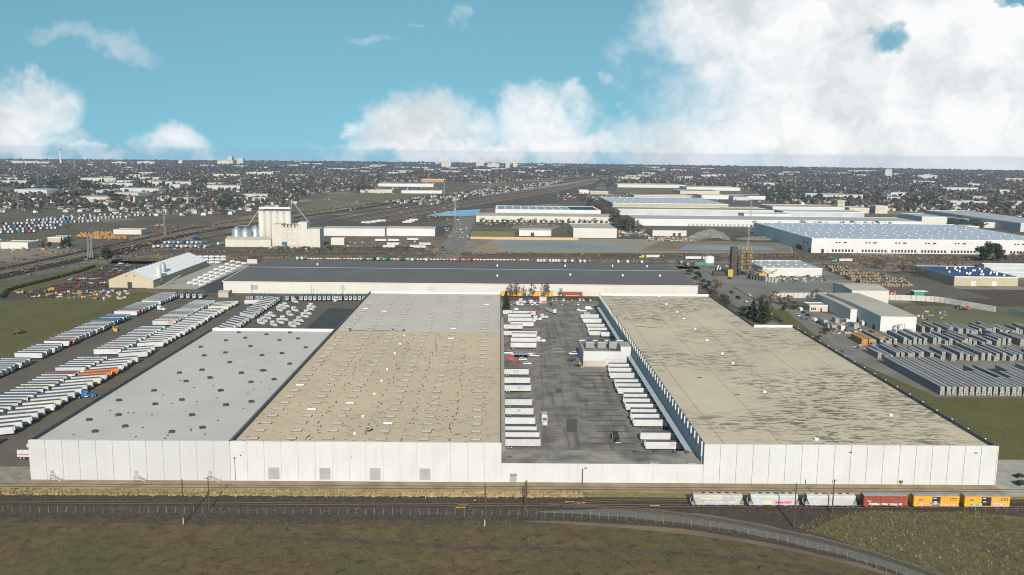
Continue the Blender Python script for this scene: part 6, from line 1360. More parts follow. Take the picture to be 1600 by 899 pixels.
for (x0, x1, y, n) in ((1170, 1410, 357.5, 34), (975, 1135, 329.5, 30), (870, 1000, 312, 26), (760, 940, 350.5, 14), (1440, 1500, 362.5, 10), (870, 960, 309, 20)):
    for k in range(n):
        x = x0+(x1-x0)*(k+rr.random()*.6)/n; X, Y = G(x, y+rr.uniform(-.7, .9)); c = rr.choice(CARCOL[:5]); i += 1
        car((X, Y), rr.uniform(0, 6), '%s vehicle, tiny in the far car parks' % c[1], 'tiny vehicles in the far car parks, ' + c[1], c[0], rr.choice(['van', 'suv', 'sedan']))
i = 0
for (x, y) in [(x, y) for y, x0, x1 in ((368, 128, 165), (371, 120, 195), (374, 145, 205), (366, 150, 200), (354, 245, 262)) for x in range(x0, x1, 6)]:
    X, Y = G(x+rr.uniform(-2, 2), y); i += 1; t = thing('orange_machine', 'orange machine, %s counted from the back of the orange rows' % ORD(i), 'machine', (X, Y, 0), rr.uniform(0, 3), 'orange machines at the left'); MB().box(-2.5, -1.3, .8, 2.5, 1.3, 2.6).box(-2.2, -1.2, 2.61, .2, 1.2, 4.2).box(2.5, -.4, 1, 6, .4, 1.8).build('body', 'lumber_orange', t); wheels(t, [(-1.5, -1.3), (-1.5, 1.3), (1.5, -1.3), (1.5, 1.3)], .7, .5)
# ---- railway lines curving away behind
def far_track(label, pxs, w, m='ballast'):
    g = MB(); pts = smooth_path([G(*p) for p in pxs], 25); ribbon(g, pts, w, .03); o = g.build('railway_line', m); return tag(o, kind='structure')
far_track('', [(-60, 447), (60, 420), (180, 394), (300, 366), (420, 346), (560, 326), (700, 305), (820, 289), (930, 276)], 22); far_track('', [(-60, 432), (60, 408), (200, 378), (330, 352), (470, 333), (600, 317), (760, 296), (900, 279)], 12); far_track('', [(160, 402), (300, 376), (420, 356), (560, 333), (720, 309), (860, 289), (940, 277)], 10)
far_track('', [(560, 322), (640, 314), (760, 303), (860, 291), (945, 279)], 45, 'gravel_pale')
for r_ in range(6):
    pts = smooth_path([G(600+r_*14, 317.5+r_*.8), G(700+r_*9, 305+r_*.7), G(800+r_*5, 292.5+r_*.7), G(880, 282.5+r_*.5)], 19)
    for k, (a, b) in enumerate(zip(pts[:-1], pts[1:])):
        if rr.random() < .42: continue
        m = rr.choice(['far_wall_white', 'far_wall_grey', 'far_roof_brown', 'machine_dark', 'rust', 'far_wall_beige'])
        o = MB().box(-8, -1.5, 1, 8, 1.5, 4.3).box(-8, -.3, 4.301, 8, .3, 4.6).box(-6.5, -1.2, .1, -4, 1.2, .99).box(4, -1.2, .1, 6.5, 1.2, .99).build('freight_car', m); o.location = (a[0], a[1], .05); o.rotation_euler = (0, 0, math.atan2(b[1]-a[1], b[0]-a[0]))
        tag(o, 'small %s freight car standing in the distant rail yard' % {'far_wall_white': 'white', 'far_wall_grey': 'grey', 'far_roof_brown': 'brown', 'machine_dark': 'black', 'rust': 'rust', 'far_wall_beige': 'beige'}[m], 'freight car', 'freight cars in the distant rail yard, ' + m.split('_')[-1])
psheet('yard_ground', [(480, 352), (600, 328), (760, 304), (900, 287), (935, 281), (930, 300), (870, 318), (760, 326), (690, 345), (600, 352)], .002, 'dirt_dark')
# tall lattice masts
def mast(p, h, label):
    t = thing('power_mast', label, 'power pylon', (*G(*p), 0)); w = h*.04
    g = MB()
    for sx in (-1, 1):
        for sy in (-1, 1): g.tube((sx*w, sy*w, 0), (sx*w*.3, sy*w*.3, h), .22, .12, 4)
    for k in range(6):
        z0, z1 = h*k/6, h*(k+1)/6; f0, f1 = 1-.7*k/6, 1-.7*(k+1)/6
        for sy in (-1, 1): g.tube((-w*f0, sy*w*f0, z0), (w*f1, sy*w*f1, z1), .1, .1, 3); g.tube((w*f0, sy*w*f0, z0), (-w*f1, sy*w*f1, z1), .1, .1, 3)
    g.build('lattice', 'metal_grey', t)
    for z in (.78, .88, .97): MB().tube((-w*1.8, 0, h*z), (w*1.8, 0, h*z), .16, .16, 4).build('crossarm', 'metal_grey', t)
for i, (x, y, h, lb) in enumerate([(139, 403, 26, 'left one of two slim pylons behind the equipment yard'), (144, 403, 26, 'right one of two slim pylons behind the equipment yard'), (258, 368, 30, 'pylon beside the railway left of the elevator'), (711, 360, 46, 'tall pylon beside the cross street'), (694, 312, 42, 'pylon beside the distant rail yard'), (765, 303, 45, 'pylon right of the distant rail yard'), (1172, 352, 42, 'pylon in front of the pale right warehouses'), (1168, 395, 32, 'pylon behind the process plant'), (60, 295, 50, 'lone tall mast in the left suburb'), (29, 327, 36, 'mast beside the crowded truck yard')]): mast((x, y), h, lb)
for i, (x, y, h) in enumerate([(73, 503, 11), (148, 500, 10), (206, 475, 9), (135, 575, 12), (265, 520, 11), (39, 620, 12), (338, 466, 9), (393, 460, 8), (487, 462, 8), (535, 461, 8), (1232, 504, 11), (1144, 473, 12), (1116, 438, 12)]):
    X, Y = G(x, y); t = thing('lamp_post', 'slim lamp post, %s of the lamp posts round the lots' % ORD(i+1), 'lamp post', (X, Y, 0), 0, 'lamp posts round the lots'); MB().tube((0, 0, 0), (0, 0, h), .14, .09, 6).build('post', 'metal_dark', t); MB().box(-.7, -.2, h, .7, .2, h+.2).build('lamp', 'metal_dark', t)

# white kerb blocks behind the slate roofed warehouse
bm_ = MB().box(-1.3, -.4, 0, 1.3, .4, .9).hexa([(-1.3, -.25, .9), (1.3, -.25, .9), (1.3, .25, .9), (-1.3, .25, .9)], [(-1.2, -.15, 1.15), (1.2, -.15, 1.15), (1.2, .15, 1.15), (-1.2, .15, 1.15)]).mesh('barrier_block', 'far_wall_white')
for i in range(78):
    x = 476+i*5.2
    if 826 < x < 930: continue
    X, Y = G(x, 404.8+(x-476)*.0062); o = obj('barrier_block', bm_); o.location = (X, Y, .02); tag(o, 'low white barrier block in the line behind the slate roofed warehouse', 'barrier', 'white barrier blocks behind the slate roofed warehouse')
# finer track lines and strips of dry grass in the rail corridor
for k in range(9):
    o = (k-4)*1.9
    far_track('', [(-60, 440+o*1.6), (60, 414+o*1.4), (190, 387+o*1.2), (310, 361+o), (440, 341+o*.8), (570, 323.5+o*.6), (710, 303+o*.45), (825, 288.5+o*.35), (935, 276+o*.25)], 2.6, ['rust', 'field_tan', 'ballast_grey'][k % 3])
for k in range(11): far_track('', [(520+k*6, 341+k*1.0), (600+k*5, 328+k*1.2), (640, 321+k*1.8), (760, 305.5+k*1.3), (870, 291.5+k*.8), (930, 281+k*.5)], 4.5, ['field_tan', 'gravel_pale', 'rust', 'ground_brown'][k % 4])
for k, (a, b, c) in enumerate(((989, 2.2, 'rust'), (994, 2.2, 'gravel_pale'), (1000, 2.2, 'rust'), (1006, 2, 'field_tan'), (932, 3, 'field_tan'), (948, 4, 'dirt_dark'), (962, 3, 'gravel_pale'), (975, 4, 'field_tan'), (1020, 5, 'dirt_dark'), (1032, 4, 'field_tan'))): rect('corridor_strip', -420, a, 1300, a+b, .016+.001*k, c)
rect('gravel_yard', -200, 1085, -75, 1225, .004, 'ground_brown'); rect('gravel_yard', -210, 1275, -80, 1400, .006, 'dark_asphalt'); psheet('bare_soil', [(1000, 392), (1040, 372), (1230, 372), (1236, 395)], .008, 'field_tan'); psheet('bare_soil', [(735, 398), (760, 382), (780, 382), (776, 397)], .012, 'dirt')
psheet('dirt_field', [(1090, 376), (1150, 367), (1236, 369), (1236, 380)], .012, 'dirt_dark'); psheet('lawn', [(1178, 484), (1225, 484), (1300, 545), (1390, 600), (1372, 600), (1240, 520)], .016, 'green_grass')
# ------------------------------------------------------------------ trees
_tm = {}
def tree_meshes(kind, v, quality):
    """trunk mesh and crown mesh of a tree one metre high unit = real metres for a 10 m tree"""
    k = (kind, v, quality)
    if k in _tm: return _tm[k]
    q = np.random.default_rng(hash(('bare', 'dark', 'mid', 'conifer', 'rust').index(kind)*97 + v*13 + 5) % 9999); Pq = random.Random(v*7+3)
    g = MB(); g.tube((0, 0, -.1), (0.1, 0, 3.6), .28, .2, 6); tips = []
    V, F = [], []
    if kind == 'conifer':
        g.tube((.1, 0, 3.6), (0, 0, 9.6), .2, .04, 5)
        n = 26*quality
        for i in range(n):
            z = 1.0+8.9*(i/n); r = 2.0*(1-(z-1)/9.3)+.15; a = q.uniform(0, 6.283)
            leaf_cloud(V, F, (math.cos(a)*r*.55, math.sin(a)*r*.55, z), (r*.5, r*.5, .5), 7, .34, q)
        mm = 'leaf_dark'
    else:
        nb = 8 if quality > 1 else 5
        for i in range(nb):
            a = i*2*math.pi/nb + q.uniform(-.4, .4); rr_ = q.uniform(1.4, 3.2); z = q.uniform(3.0, 8.2)
            p = (math.cos(a)*rr_, math.sin(a)*rr_, z); g.tube((.1, 0, q.uniform(2.4, 3.8)), p, .14, .04, 4); tips.append(p)
        tips.append((0, 0, 8.6)); g.tube((.1, 0, 3.6), (0, 0, 8.8), .2, .05, 5)
        for p in tips:
            R_ = q.uniform(1.3, 2.1)
            if kind in ('bare', 'rust'):
                for _ in range(10*quality):          # twigs
                    d = q.normal(size=3); d[2] = abs(d[2])*.8; d /= np.linalg.norm(d); e = np.array(p)+d*R_*q.uniform(.6, 1.3); b = np.array(p)+q.normal(size=3)*.3; o = len(V); sd = np.cross(d, q.normal(size=3)); sd /= np.linalg.norm(sd)+1e-9; w = .07
                    V += [tuple(b-sd*w), tuple(b+sd*w), tuple(e)]; F.append((o, o+1, o+2))
                leaf_cloud(V, F, p, (R_, R_, R_*.8), 9*quality, .30, q)
            else: leaf_cloud(V, F, p, (R_, R_, R_*.85), 26*quality, .36, q)
        mm = {'bare': 'twig_brown', 'rust': 'leaf_rust', 'dark': 'leaf_dark', 'mid': 'leaf_mid'}[kind]
    tr = g.mesh('trunk', 'bark'); me = bpy.data.meshes.new('crown'); me.from_pydata(V, [], F); me.materials.append(M[mm])
    _tm[k] = (tr, me); return tr, me
def tree(X, Y, h, kind, label, group=None, wide=1.0, quality=2, v=0):
    tr, me = tree_meshes(kind, v % 4, quality); s = h/10.0
    t = thing('bare_tree' if kind == 'bare' else 'conifer_tree' if kind == 'conifer' else 'tree', label, 'tree', (X, Y, 0), rr.uniform(0, 6.28), group); t.scale = (s*wide, s*wide, s)
    obj('trunk', tr, t); obj('crown', me, t); return t
def ptree(p, h, kind, label, group=None, wide=1.0, quality=2, v=0): X, Y = G(*p); return tree(X, Y, h, kind, label, group, wide, quality, v)
TN = {'bare': 'bare brown', 'dark': 'dark evergreen', 'mid': 'leafy green', 'conifer': 'dark conifer', 'rust': 'rusty leaved'}
ptree((168, 411), 17, 'dark', 'single round dark tree at the back of the equipment yard', None, 1.05, 4)
ptree((790, 486), 15.5, 'conifer', 'tall dark conifer at the far left courtyard corner', None, .95, 3); ptree((793, 483), 11, 'conifer', 'shorter dark conifer beside the courtyard corner one', None, 1.1, 3, 1)
for i, (x, h) in enumerate(((797, 13), (807, 14), (819, 11), (831, 13), (853, 15), (875, 9))): ptree((x, 466), h, 'bare', 'slender bare tree, %s from the left at the courtyard end' % ORD(i+1), 'bare trees at the courtyard end', .7, 2, i)
for i, (x, y, h, k) in enumerate([(1176, 500, 15, 'conifer'), (1188, 505, 18, 'conifer'), (1196, 506, 17, 'conifer'), (1204, 503, 11, 'bare'), (1168, 496, 9, 'mid'), (1193, 490, 15, 'bare'), (1160, 492, 7, 'mid'), (1120, 472, 9, 'rust'), (1128, 478, 10, 'mid'), (1134, 480, 8, 'mid'), (1112, 466, 8, 'mid'), (1105, 452, 8, 'dark'), (1090, 438, 9, 'dark'), (1078, 430, 8, 'mid'), (1098, 446, 6, 'mid'), (1118, 458, 13, 'rust'), (1240, 484, 7, 'mid'), (1232, 478, 9, 'rust'), (1218, 476, 8, 'rust'), (1276, 470, 10, 'bare'), (1210, 470, 9, 'rust'), (1225, 486, 5, 'dark'), (1290, 523, 5, 'mid'), (1280, 530, 3, 'mid')]):
    ptree((x, y), h, k, '%s tree, %s counted along the street right of the warehouses' % (TN[k], ORD(i+1)), 'trees along the right street', 1.25 if k != 'conifer' else 1.2, 3, i)
for i, (x, y, h, k, w_) in enumerate([(1533, 408, 18, 'dark', 1.2), (1543, 409, 24, 'dark', 1.2), (1553, 409, 22, 'dark', 1.2), (1562, 409, 15, 'dark', 1.1), (1582, 408, 10, 'rust', 1), (1594, 407, 11, 'rust', 1), (1370, 420, 12, 'rust', 1.3), (1380, 421, 10, 'rust', 1.3), (1410, 430, 12, 'bare', 1.4), (1425, 428, 10, 'bare', 1.3), (1440, 434, 9, 'bare', 1.3), (1491, 421, 6, 'dark', 1)]):
    ptree((x, y), h, k, '%s tree, %s from the left before the big distribution warehouse' % (TN[k], ORD(i+1)), 'trees before the big distribution warehouse', w_, 3, i)
for i in range(36):
    f = i/35; x, y = 905+f*85+rr.uniform(-8, 8), 312+f*52+rr.uniform(-4, 4); ptree((x, y), rr.uniform(16, 22), 'bare' if rr.random() < .8 else 'mid', 'large brown street tree, %s from the far end of the avenue' % ORD(i+1), 'street trees of the avenue', 1.3, 2, i)
for i in range(26): x = 756+i*7.4; ptree((x+rr.uniform(-2, 2), 351.5+rr.uniform(-.5, 1.5)), rr.uniform(8, 13), 'dark', 'dark street tree, %s from the left before the wide beige warehouse' % ORD(i+1), 'street trees before the wide beige warehouse', 1.1, 1, i)
for i in range(22): ptree((1180+i*10+rr.uniform(-3, 3), 358+rr.uniform(-.5, .8)), rr.uniform(8, 15), rr.choice(['dark', 'bare', 'mid']), 'street tree, %s from the left before the very long white warehouse' % ORD(i+1), 'street trees before the very long white warehouse', 1.2, 1, i)
for i in range(40): ptree((400+i*7.5+rr.uniform(-4, 4), 392+rr.uniform(-2, 2)), rr.uniform(3, 6.5), rr.choice(['dark', 'rust', 'bare', 'mid']), 'low roadside bush, %s from the left behind the slate roofed warehouse' % ORD(i+1), 'roadside bushes', 1.9, 1, i)
for i in range(24): ptree((1480+rr.uniform(0, 120), 345+rr.uniform(0, 14)), rr.uniform(10, 17), rr.choice(['dark', 'mid']), 'dark tree among the halls near the right edge, %s' % ORD(i+1), 'trees among the right halls', 1.2, 1, i)
for i, (x, y, h) in enumerate(((97, 388, 13), (103, 387, 11), (78, 389, 9), (108, 386, 14), (68, 389, 10), (106, 362, 14))): ptree((x, y), h, ['conifer', 'mid', 'dark', 'conifer', 'conifer', 'bare'][i], 'tree by the tan sheds, %s counted from the middle one' % ORD(i+1), 'trees by the tan sheds', 1.1, 2, i)
b = thing('bush', 'lone round bush on the lawn at the left', 'bush', (*G(27, 522), 0)); V, F = [], []; q_ = np.random.default_rng(4)
for c, r_ in (((0, 0, 1.6), (2.6, 2.6, 1.7)), ((1.5, .5, 2.2), (1.8, 1.8, 1.5)), ((-1.6, -.3, 1.5), (1.7, 1.7, 1.3))): leaf_cloud(V, F, c, r_, 260, .32, q_)
me = bpy.data.meshes.new('foliage'); me.from_pydata(V, [], F); me.materials.append(M['leaf_rust']); obj('foliage', me, b); MB().tube((0, 0, -.1), (0, 0, 1.5), .25, .15).build('stem', 'bark', b)

# ------------------------------------------------------------------ the city out to the horizon
LOW = [(-200, 332), (0, 335), (60, 334), (130, 331), (230, 338), (330, 339), (395, 331), (455, 322), (490, 303), (520, 301), (560, 298), (600, 284), (700, 284), (760, 287), (850, 279.5), (900, 276), (945, 276), (958, 288), (1060, 289), (1170, 296), (1200, 316), (1400, 330), (1480, 334), (1600, 345), (1800, 350)]
def low_y(x): return np.interp(x, [a for a, b in LOW], [b for a, b in LOW])
def pxv(X, Y):
    v = np.stack([X, Y, np.full_like(X, -CAM_H)], 1); zc = v @ _f
    return PXW/2 + FPX*(v @ _r)/zc, PXH/2 - FPX*(v @ _u)/zc
RMAX = 9350.0
def scatter(n, seed, pw=1.0):
    q = np.random.default_rng(seed); X = []; Y = []
    # density falls as 1/r, so the cover stays even in the view
    r = 1350 + (RMAX-1350)*q.random(n*2)**pw; th = q.uniform(-.66, .66, n*2) + YAW
    X, Y = r*np.sin(th), r*np.cos(th); a, b = pxv(X, Y)
    ok = (b < low_y(a)) & (a > -120) & (a < 1720)
    for poly in ([(455, 330), (520, 302), (700, 302), (560, 322)], [(0, 302), (0, 295), (30, 294), (25, 301)], [(960, 302), (965, 291), (1140, 294), (1160, 304)], [(370, 309), (372, 303), (400, 303), (400, 309)]):
        ok &= ~np.array([in_poly(x, y, poly) if k else False for x, y, k in zip(a, b, ok)])
    return X[ok][:n], Y[ok][:n], r[ok][:n]
# colour tables are surface colours of roofs, walls and winter crowns
ROOFC = np.array([(.20, .19, .18), (.30, .28, .26), (.16, .13, .11), (.24, .18, .14), (.38, .36, .33), (.13, .13, .14), (.45, .44, .42)])
WALLC = np.array([(.40, .38, .35), (.32, .28, .22), (.28, .26, .24), (.58, .57, .55), (.26, .20, .16), (.22, .21, .21)])
CROWNC = np.array([(.082, .060, .052), (.095, .070, .060), (.060, .048, .046), (.033, .042, .022), (.042, .050, .028), (.025, .034, .02), (.11, .076, .058), (.070, .053, .052)])
def attr_mesh(name, V, F, Cc, m):
    me = bpy.data.meshes.new(name); nv = len(V); me.vertices.add(nv); me.vertices.foreach_set('co', V.astype(np.float32).ravel())
    k = F.shape[1]; me.loops.add(F.size); me.loops.foreach_set('vertex_index', F.astype(np.int32).ravel()); me.polygons.add(len(F))
    me.polygons.foreach_set('loop_start', np.arange(0, F.size, k, dtype=np.int32))
    at = me.color_attributes.new('tint', 'FLOAT_COLOR', 'POINT'); at.data.foreach_set('color', np.concatenate([Cc, np.ones((nv, 1))], 1).astype(np.float32).ravel())
    me.materials.append(M[m]); me.update(calc_edges=True); me.validate(); return me
mat('city_tint', (.5, .5, .5), scale=.2, amt=.15, rough=.85, attr='tint'); mat('crown_tint', (.06, .05, .04), scale=.5, amt=.4, rough=.95, attr='tint')
t_ = (1+5**.5)/2; ICO = np.array([(-1, t_, 0), (1, t_, 0), (-1, -t_, 0), (1, -t_, 0), (0, -1, t_), (0, 1, t_), (0, -1, -t_), (0, 1, -t_), (t_, 0, -1), (t_, 0, 1), (-t_, 0, -1), (-t_, 0, 1)])/math.hypot(1, t_)
IF = np.array([(0, 11, 5), (0, 5, 1), (0, 1, 7), (0, 7, 10), (0, 10, 11), (1, 5, 9), (5, 11, 4), (11, 10, 2), (10, 7, 6), (7, 1, 8), (3, 9, 4), (3, 4, 2), (3, 2, 6), (3, 6, 8), (3, 8, 9), (4, 9, 5), (2, 4, 11), (6, 2, 10), (8, 6, 7), (9, 8, 1)])
# houses
HX, HY, HR = scatter(10500, 21); o_ = np.argsort(HR); HX, HY, HR = HX[o_], HY[o_], HR[o_]
NI = 300
def house_arrays(X, Y, q, big):
    n = len(X); L = q.uniform(7, 12, n)*big; Wd = q.uniform(5.5, 8, n)*big; h = q.uniform(2.6, 3.6, n)*np.sqrt(big); gb = q.uniform(1.2, 2.4, n); a = np.where(q.random(n) < .5, 0, math.pi/2) + q.uniform(-.15, .15, n)
    l, w = L/2, Wd/2; z = np.zeros(n)
    base = np.stack([np.stack(p, 1) for p in ((-l, -w, z), (l, -w, z), (l, w, z), (-l, w, z), (-l, -w, h), (l, -w, h), (l, w, h), (-l, w, h), (-l, z, h+gb), (l, z, h+gb), (-l-.4, -w-.5, h-.1), (l+.4, -w-.5, h-.1), (l+.4, w+.5, h-.1), (-l-.4, w+.5, h-.1), (-l-.4, z, h+gb+.15), (l+.4, z, h+gb+.15))], 1)
    c, s = np.cos(a)[:, None], np.sin(a)[:, None]; V = base.copy(); V[:, :, 0] = base[:, :, 0]*c-base[:, :, 1]*s+X[:, None]; V[:, :, 1] = base[:, :, 0]*s+base[:, :, 1]*c+Y[:, None]
    f = np.array([(0, 1, 5, 4), (1, 2, 6, 5), (2, 3, 7, 6), (3, 0, 4, 7), (4, 8, 7, 7), (5, 6, 9, 9), (10, 11, 15, 14), (12, 13, 14, 15)])
    f = f.copy(); F = (f[None]+(np.arange(n)*16)[:, None, None]).reshape(-1, 4)
    wc = WALLC[q.integers(0, len(WALLC), n)]; rc = ROOFC[q.integers(0, len(ROOFC), n)]*q.uniform(.8, 1.2, (n, 1))
    Cc = np.concatenate([np.repeat(wc[:, None], 10, 1), np.repeat(rc[:, None], 6, 1)], 1).reshape(-1, 3)
    return V.reshape(-1, 3), F, Cc
q_ = np.random.default_rng(8); V, F, Cc = house_arrays(HX[NI:], HY[NI:], q_, np.clip(HR[NI:]/5500, 1, 1.8))
keep = F[:, 2] != F[:, 3]; tri = F[~keep][:, :3]; Fq = np.concatenate([F[keep][:, [0, 1, 2]], F[keep][:, [0, 2, 3]], tri])
tag(obj('distant_houses', attr_mesh('distant_houses', V, Fq, Cc, 'city_tint')), 'low houses of the city stretching away to the horizon', 'houses', None, 'stuff')
HP = []
WN, RN = ['wall_cream', 'far_wall_beige', 'far_wall_white', 'far_wall_grey'], ['far_roof_brown', 'far_roof_grey', 'roof_slate', 'far_roof_tan']
for i in range(16):
    l, w, h, gb = rr.uniform(5, 8), rr.uniform(3.6, 5), rr.uniform(3, 4), rr.uniform(1.5, 2.4); g = MB()
    g.add([(-l, -w, 0), (l, -w, 0), (l, w, 0), (-l, w, 0), (-l, -w, h), (l, -w, h), (l, w, h), (-l, w, h), (-l, 0, h+gb), (l, 0, h+gb)], [(0, 1, 5, 4), (1, 2, 6, 9, 5), (2, 3, 7, 6), (3, 0, 4, 8, 7)]); wm = g.mesh('wall', WN[i % 4])
    g = MB(); e = .5; g.quad((-l-e, -w-e, h-.1), (l+e, -w-e, h-.1), (l+e, 0, h+gb+.15), (-l-e, 0, h+gb+.15)); g.quad((-l-e, 0, h+gb+.15), (l+e, 0, h+gb+.15), (l+e, w+e, h-.1), (-l-e, w+e, h-.1)); HP.append((wm, g.mesh('roof', RN[(i//4+i) % 4]), i % 4, (i//4+i) % 4))
WD, RD = ['cream', 'beige', 'white', 'grey'], ['brown', 'grey', 'dark', 'tan']
for i in range(NI):
    wm, rm, wi, ri = HP[rr.randrange(16)]; side = 'left' if HX[i] < 0 else 'right'
    t = thing('house', 'small %s walled house with %s roof at the near edge of the %s suburb' % (WD[wi], RD[ri], side), 'house', (HX[i], HY[i], 0), rr.choice([0, math.pi/2])+rr.uniform(-.15, .15), 'houses at the near edge of the %s suburb, %s and %s' % (side, WD[wi], RD[ri])); obj('wall', wm, t); obj('roof', rm, t)
# trees of the city
TX, TY_, TR = scatter(33000, 33); o_ = np.argsort(TR); TX, TY_, TR = TX[o_], TY_[o_], TR[o_]
NT = 300
q_ = np.random.default_rng(12); n = len(TX)-NT; parts = []
clump = np.clip(TR[NT:]/4200, 1, 2.2)
hh = q_.uniform(5, 12, n)*np.where(q_.random(n) < .1, 1.5, 1); ww = q_.uniform(3.0, 5.5, n)*clump
sel = q_.integers(0, len(CROWNC), n); ph = (np.sin(TX[NT:]*.0031)+np.sin(TY_[NT:]*.0023+1.3)); sel = np.where(ph > .9, q_.integers(3, 6, n), sel)
col = CROWNC[sel]*q_.uniform(.7, 1.35, (n, 1))
VV, FF, CC = [], [], []
for k in range(2):
    ox, oy = q_.normal(size=n)*ww*.45*k, q_.normal(size=n)*ww*.45*k; sc = 1.0 if k == 0 else .7
    jit = q_.uniform(.72, 1.28, (n, 12, 1)); V = ICO[None]*jit*np.stack([ww*sc, ww*sc, hh*.42*sc], 1)[:, None]
    V[:, :, 0] += (TX[NT:]+ox)[:, None]; V[:, :, 1] += (TY_[NT:]+oy)[:, None]; V[:, :, 2] += (hh*(.55 if k == 0 else .72))[:, None]
    VV.append(V.reshape(-1, 3)); FF.append((IF[None]+(np.arange(n)*12)[:, None, None]).reshape(-1, 3)+k*n*12); CC.append(np.repeat(col[:, None]*(1 if k == 0 else 1.15), 12, 1).reshape(-1, 3))
tag(obj('distant_trees', attr_mesh('distant_trees', np.concatenate(VV), np.concatenate(FF), np.concatenate(CC), 'crown_tint')), 'winter trees among the houses stretching away to the horizon', 'trees', None, 'stuff')
for i in range(NT):
    k = rr.choice(['bare', 'bare', 'bare', 'dark', 'mid', 'rust']); side = 'left' if TX[i] < 0 else 'right'
    tree(TX[i], TY_[i], rr.uniform(7, 14), k, '%s tree among the nearest houses of the %s suburb' % (TN[k], side), '%s trees of the near %s suburb' % (TN[k], side), 1.3, 1, i)
# groves of big dark evergreens
i = 0
for (cx, cy, n, sx, sy) in ((353, 326, 14, 14, 5), (150, 296, 16, 22, 5), (85, 294, 10, 18, 4), (180, 316, 9, 12, 4), (560, 301, 12, 20, 1), (950, 291, 10, 14, 5), (640, 273, 14, 40, 3), (845, 266, 10, 30, 2), (1440, 320, 9, 20, 4), (1530, 320, 9, 25, 4)):
    for k in range(n):
        i += 1; ptree((cx+rr.gauss(0, sx*.6), cy+rr.gauss(0, sy*.5)), rr.uniform(14, 22), rr.choice(['dark', 'dark', 'mid']), 'tall dark evergreen in a grove of the suburbs', 'tall evergreens in suburban groves', 1.5, 1, k)
# larger pale buildings across the city
q = random.Random(77); i = 0
while i < 150:
    x = q.uniform(-40, 1640); hy = 247+.0115*(x-800)+8; y = hy + (low_y(x)-hy)*q.random()**2.1*.8
    if y < hy+.5: continue
    X, Y = G(x, y)
    if math.hypot(X, Y) > RMAX-200: continue
    L, D, h = q.uniform(30, 130), q.uniform(25, 70), q.uniform(6, 13); w_ = q.choice(['city_white', 'city_white', 'far_wall_tan', 'far_wall_beige', 'far_wall_grey']); r_ = q.choice(['far_roof_grey', 'far_roof_tan', 'far_roof_brown', 'far_roof_blue']); i += 1
    t = thing('commercial_building', 'low pale %s commercial building out in the %s part of the city' % ({'city_white': 'white', 'far_wall_tan': 'tan', 'far_wall_beige': 'beige', 'far_wall_grey': 'grey'}[w_], 'left' if x < 530 else 'middle' if x < 1060 else 'right'), 'building', (X, Y, 0), q.uniform(-.2, .2), 'commercial buildings of the city, %s, %s' % (w_, 'left' if x < 530 else 'middle' if x < 1060 else 'right'))
    MB().box(-L/2, 0, 0, L/2, D, h).build('wall', w_, t); MB().box(-L/2-.3, -.3, h+.01, L/2+.3, D+.3, h+.6).build('roof', r_, t)
for i, (x, y, w_, h, lb) in enumerate(((752, 261, 42, 95, 'tallest pale tower block of the distant downtown'), (747, 261.5, 30, 60, 'lower tower beside the tallest downtown block'), (793, 264, 30, 75, 'right hand tower of the distant downtown'), (697, 262, 70, 55, 'broad pale block left of the downtown'), (771, 263, 90, 42, 'wide low block in the middle of downtown'), (683, 258, 26, 70, 'slim tower on the skyline left of downtown'), (805, 262, 34, 66, 'pinkish tower right of downtown'), (1388, 277, 40, 55, 'lone beige block in the right hand city'), (1449, 279, 110, 22, 'pale terraced block in the right hand city'), (352, 258, 120, 40, 'white silo block on the left skyline'), (359, 257, 40, 75, 'tall white tower on the left skyline'), (375, 257.5, 50, 60, 'round topped white block on the left skyline'), (282, 257, 30, 40, 'small white tower on the left skyline'), (228, 257, 130, 24, 'white tank farm on the left skyline'), (186, 257, 110, 20, 'long white plant on the left skyline'), (48, 257, 260, 22, 'long white factory at the far left skyline'))):
    h *= .8; X, Y = G(x, y); t = thing('tower_block' if h > 45 else 'far_building', lb, 'building', (X, Y, 0)); MB().box(-w_/2, 0, 0, w_/2, 40, h).build('wall', 'city_white' if i % 3 else 'far_wall_beige', t); MB().box(-w_/2-.5, -.5, h+.01, w_/2+.5, 40.5, h+1.5).box(-w_/6, 10, h+1.51, w_/6, 30, h+5).build('roof', 'far_roof_grey', t)
    if h > 45:
        for k in range(int(h/9)): MB().box(-w_/2+3, -.6, 5+k*9, w_/2-3, -.05, 8+k*9).build('window_band', 'far_wall_grey', t)
X, Y = G(95, 256.5); t = thing('chimney', 'tall slim factory chimney on the left skyline', 'chimney', (X, Y, 0)); MB().tube((0, 0, 0), (0, 0, 112), 7, 5, 10).build('shaft', 'far_wall_white', t); MB().tube((0, 0, 100), (0, 0, 108), 5.6, 5.4, 10).build('band', 'machine_red', t)

# brown brush and scrub along railway and waste ground (uncountable)
def scrub(name, label, pts, seed, hmin, hmax, cols):
    q = np.random.default_rng(seed); n = len(pts); P_ = np.array(pts); h = q.uniform(hmin, hmax, n); w = h*q.uniform(.7, 1.5, n)
    V = ICO[None]*q.uniform(.6, 1.4, (n, 12, 1))*np.stack([w, w, h*.6], 1)[:, None]; V[:, :, 0] += P_[:, 0][:, None]; V[:, :, 1] += P_[:, 1][:, None]; V[:, :, 2] += (h*.35)[:, None]
    c = np.array(cols)[q.integers(0, len(cols), n)]*q.uniform(.7, 1.3, (n, 1))
    tag(obj(name, attr_mesh(name, V.reshape(-1, 3), (IF[None]+(np.arange(n)*12)[:, None, None]).reshape(-1, 3), np.repeat(c[:, None], 12, 1).reshape(-1, 3), 'crown_tint')), label, 'scrub', None, 'stuff')
BR = [(.15, .10, .065), (.19, .13, .08), (.11, .085, .055), (.08, .075, .04), (.22, .17, .10)]
q = random.Random(31)
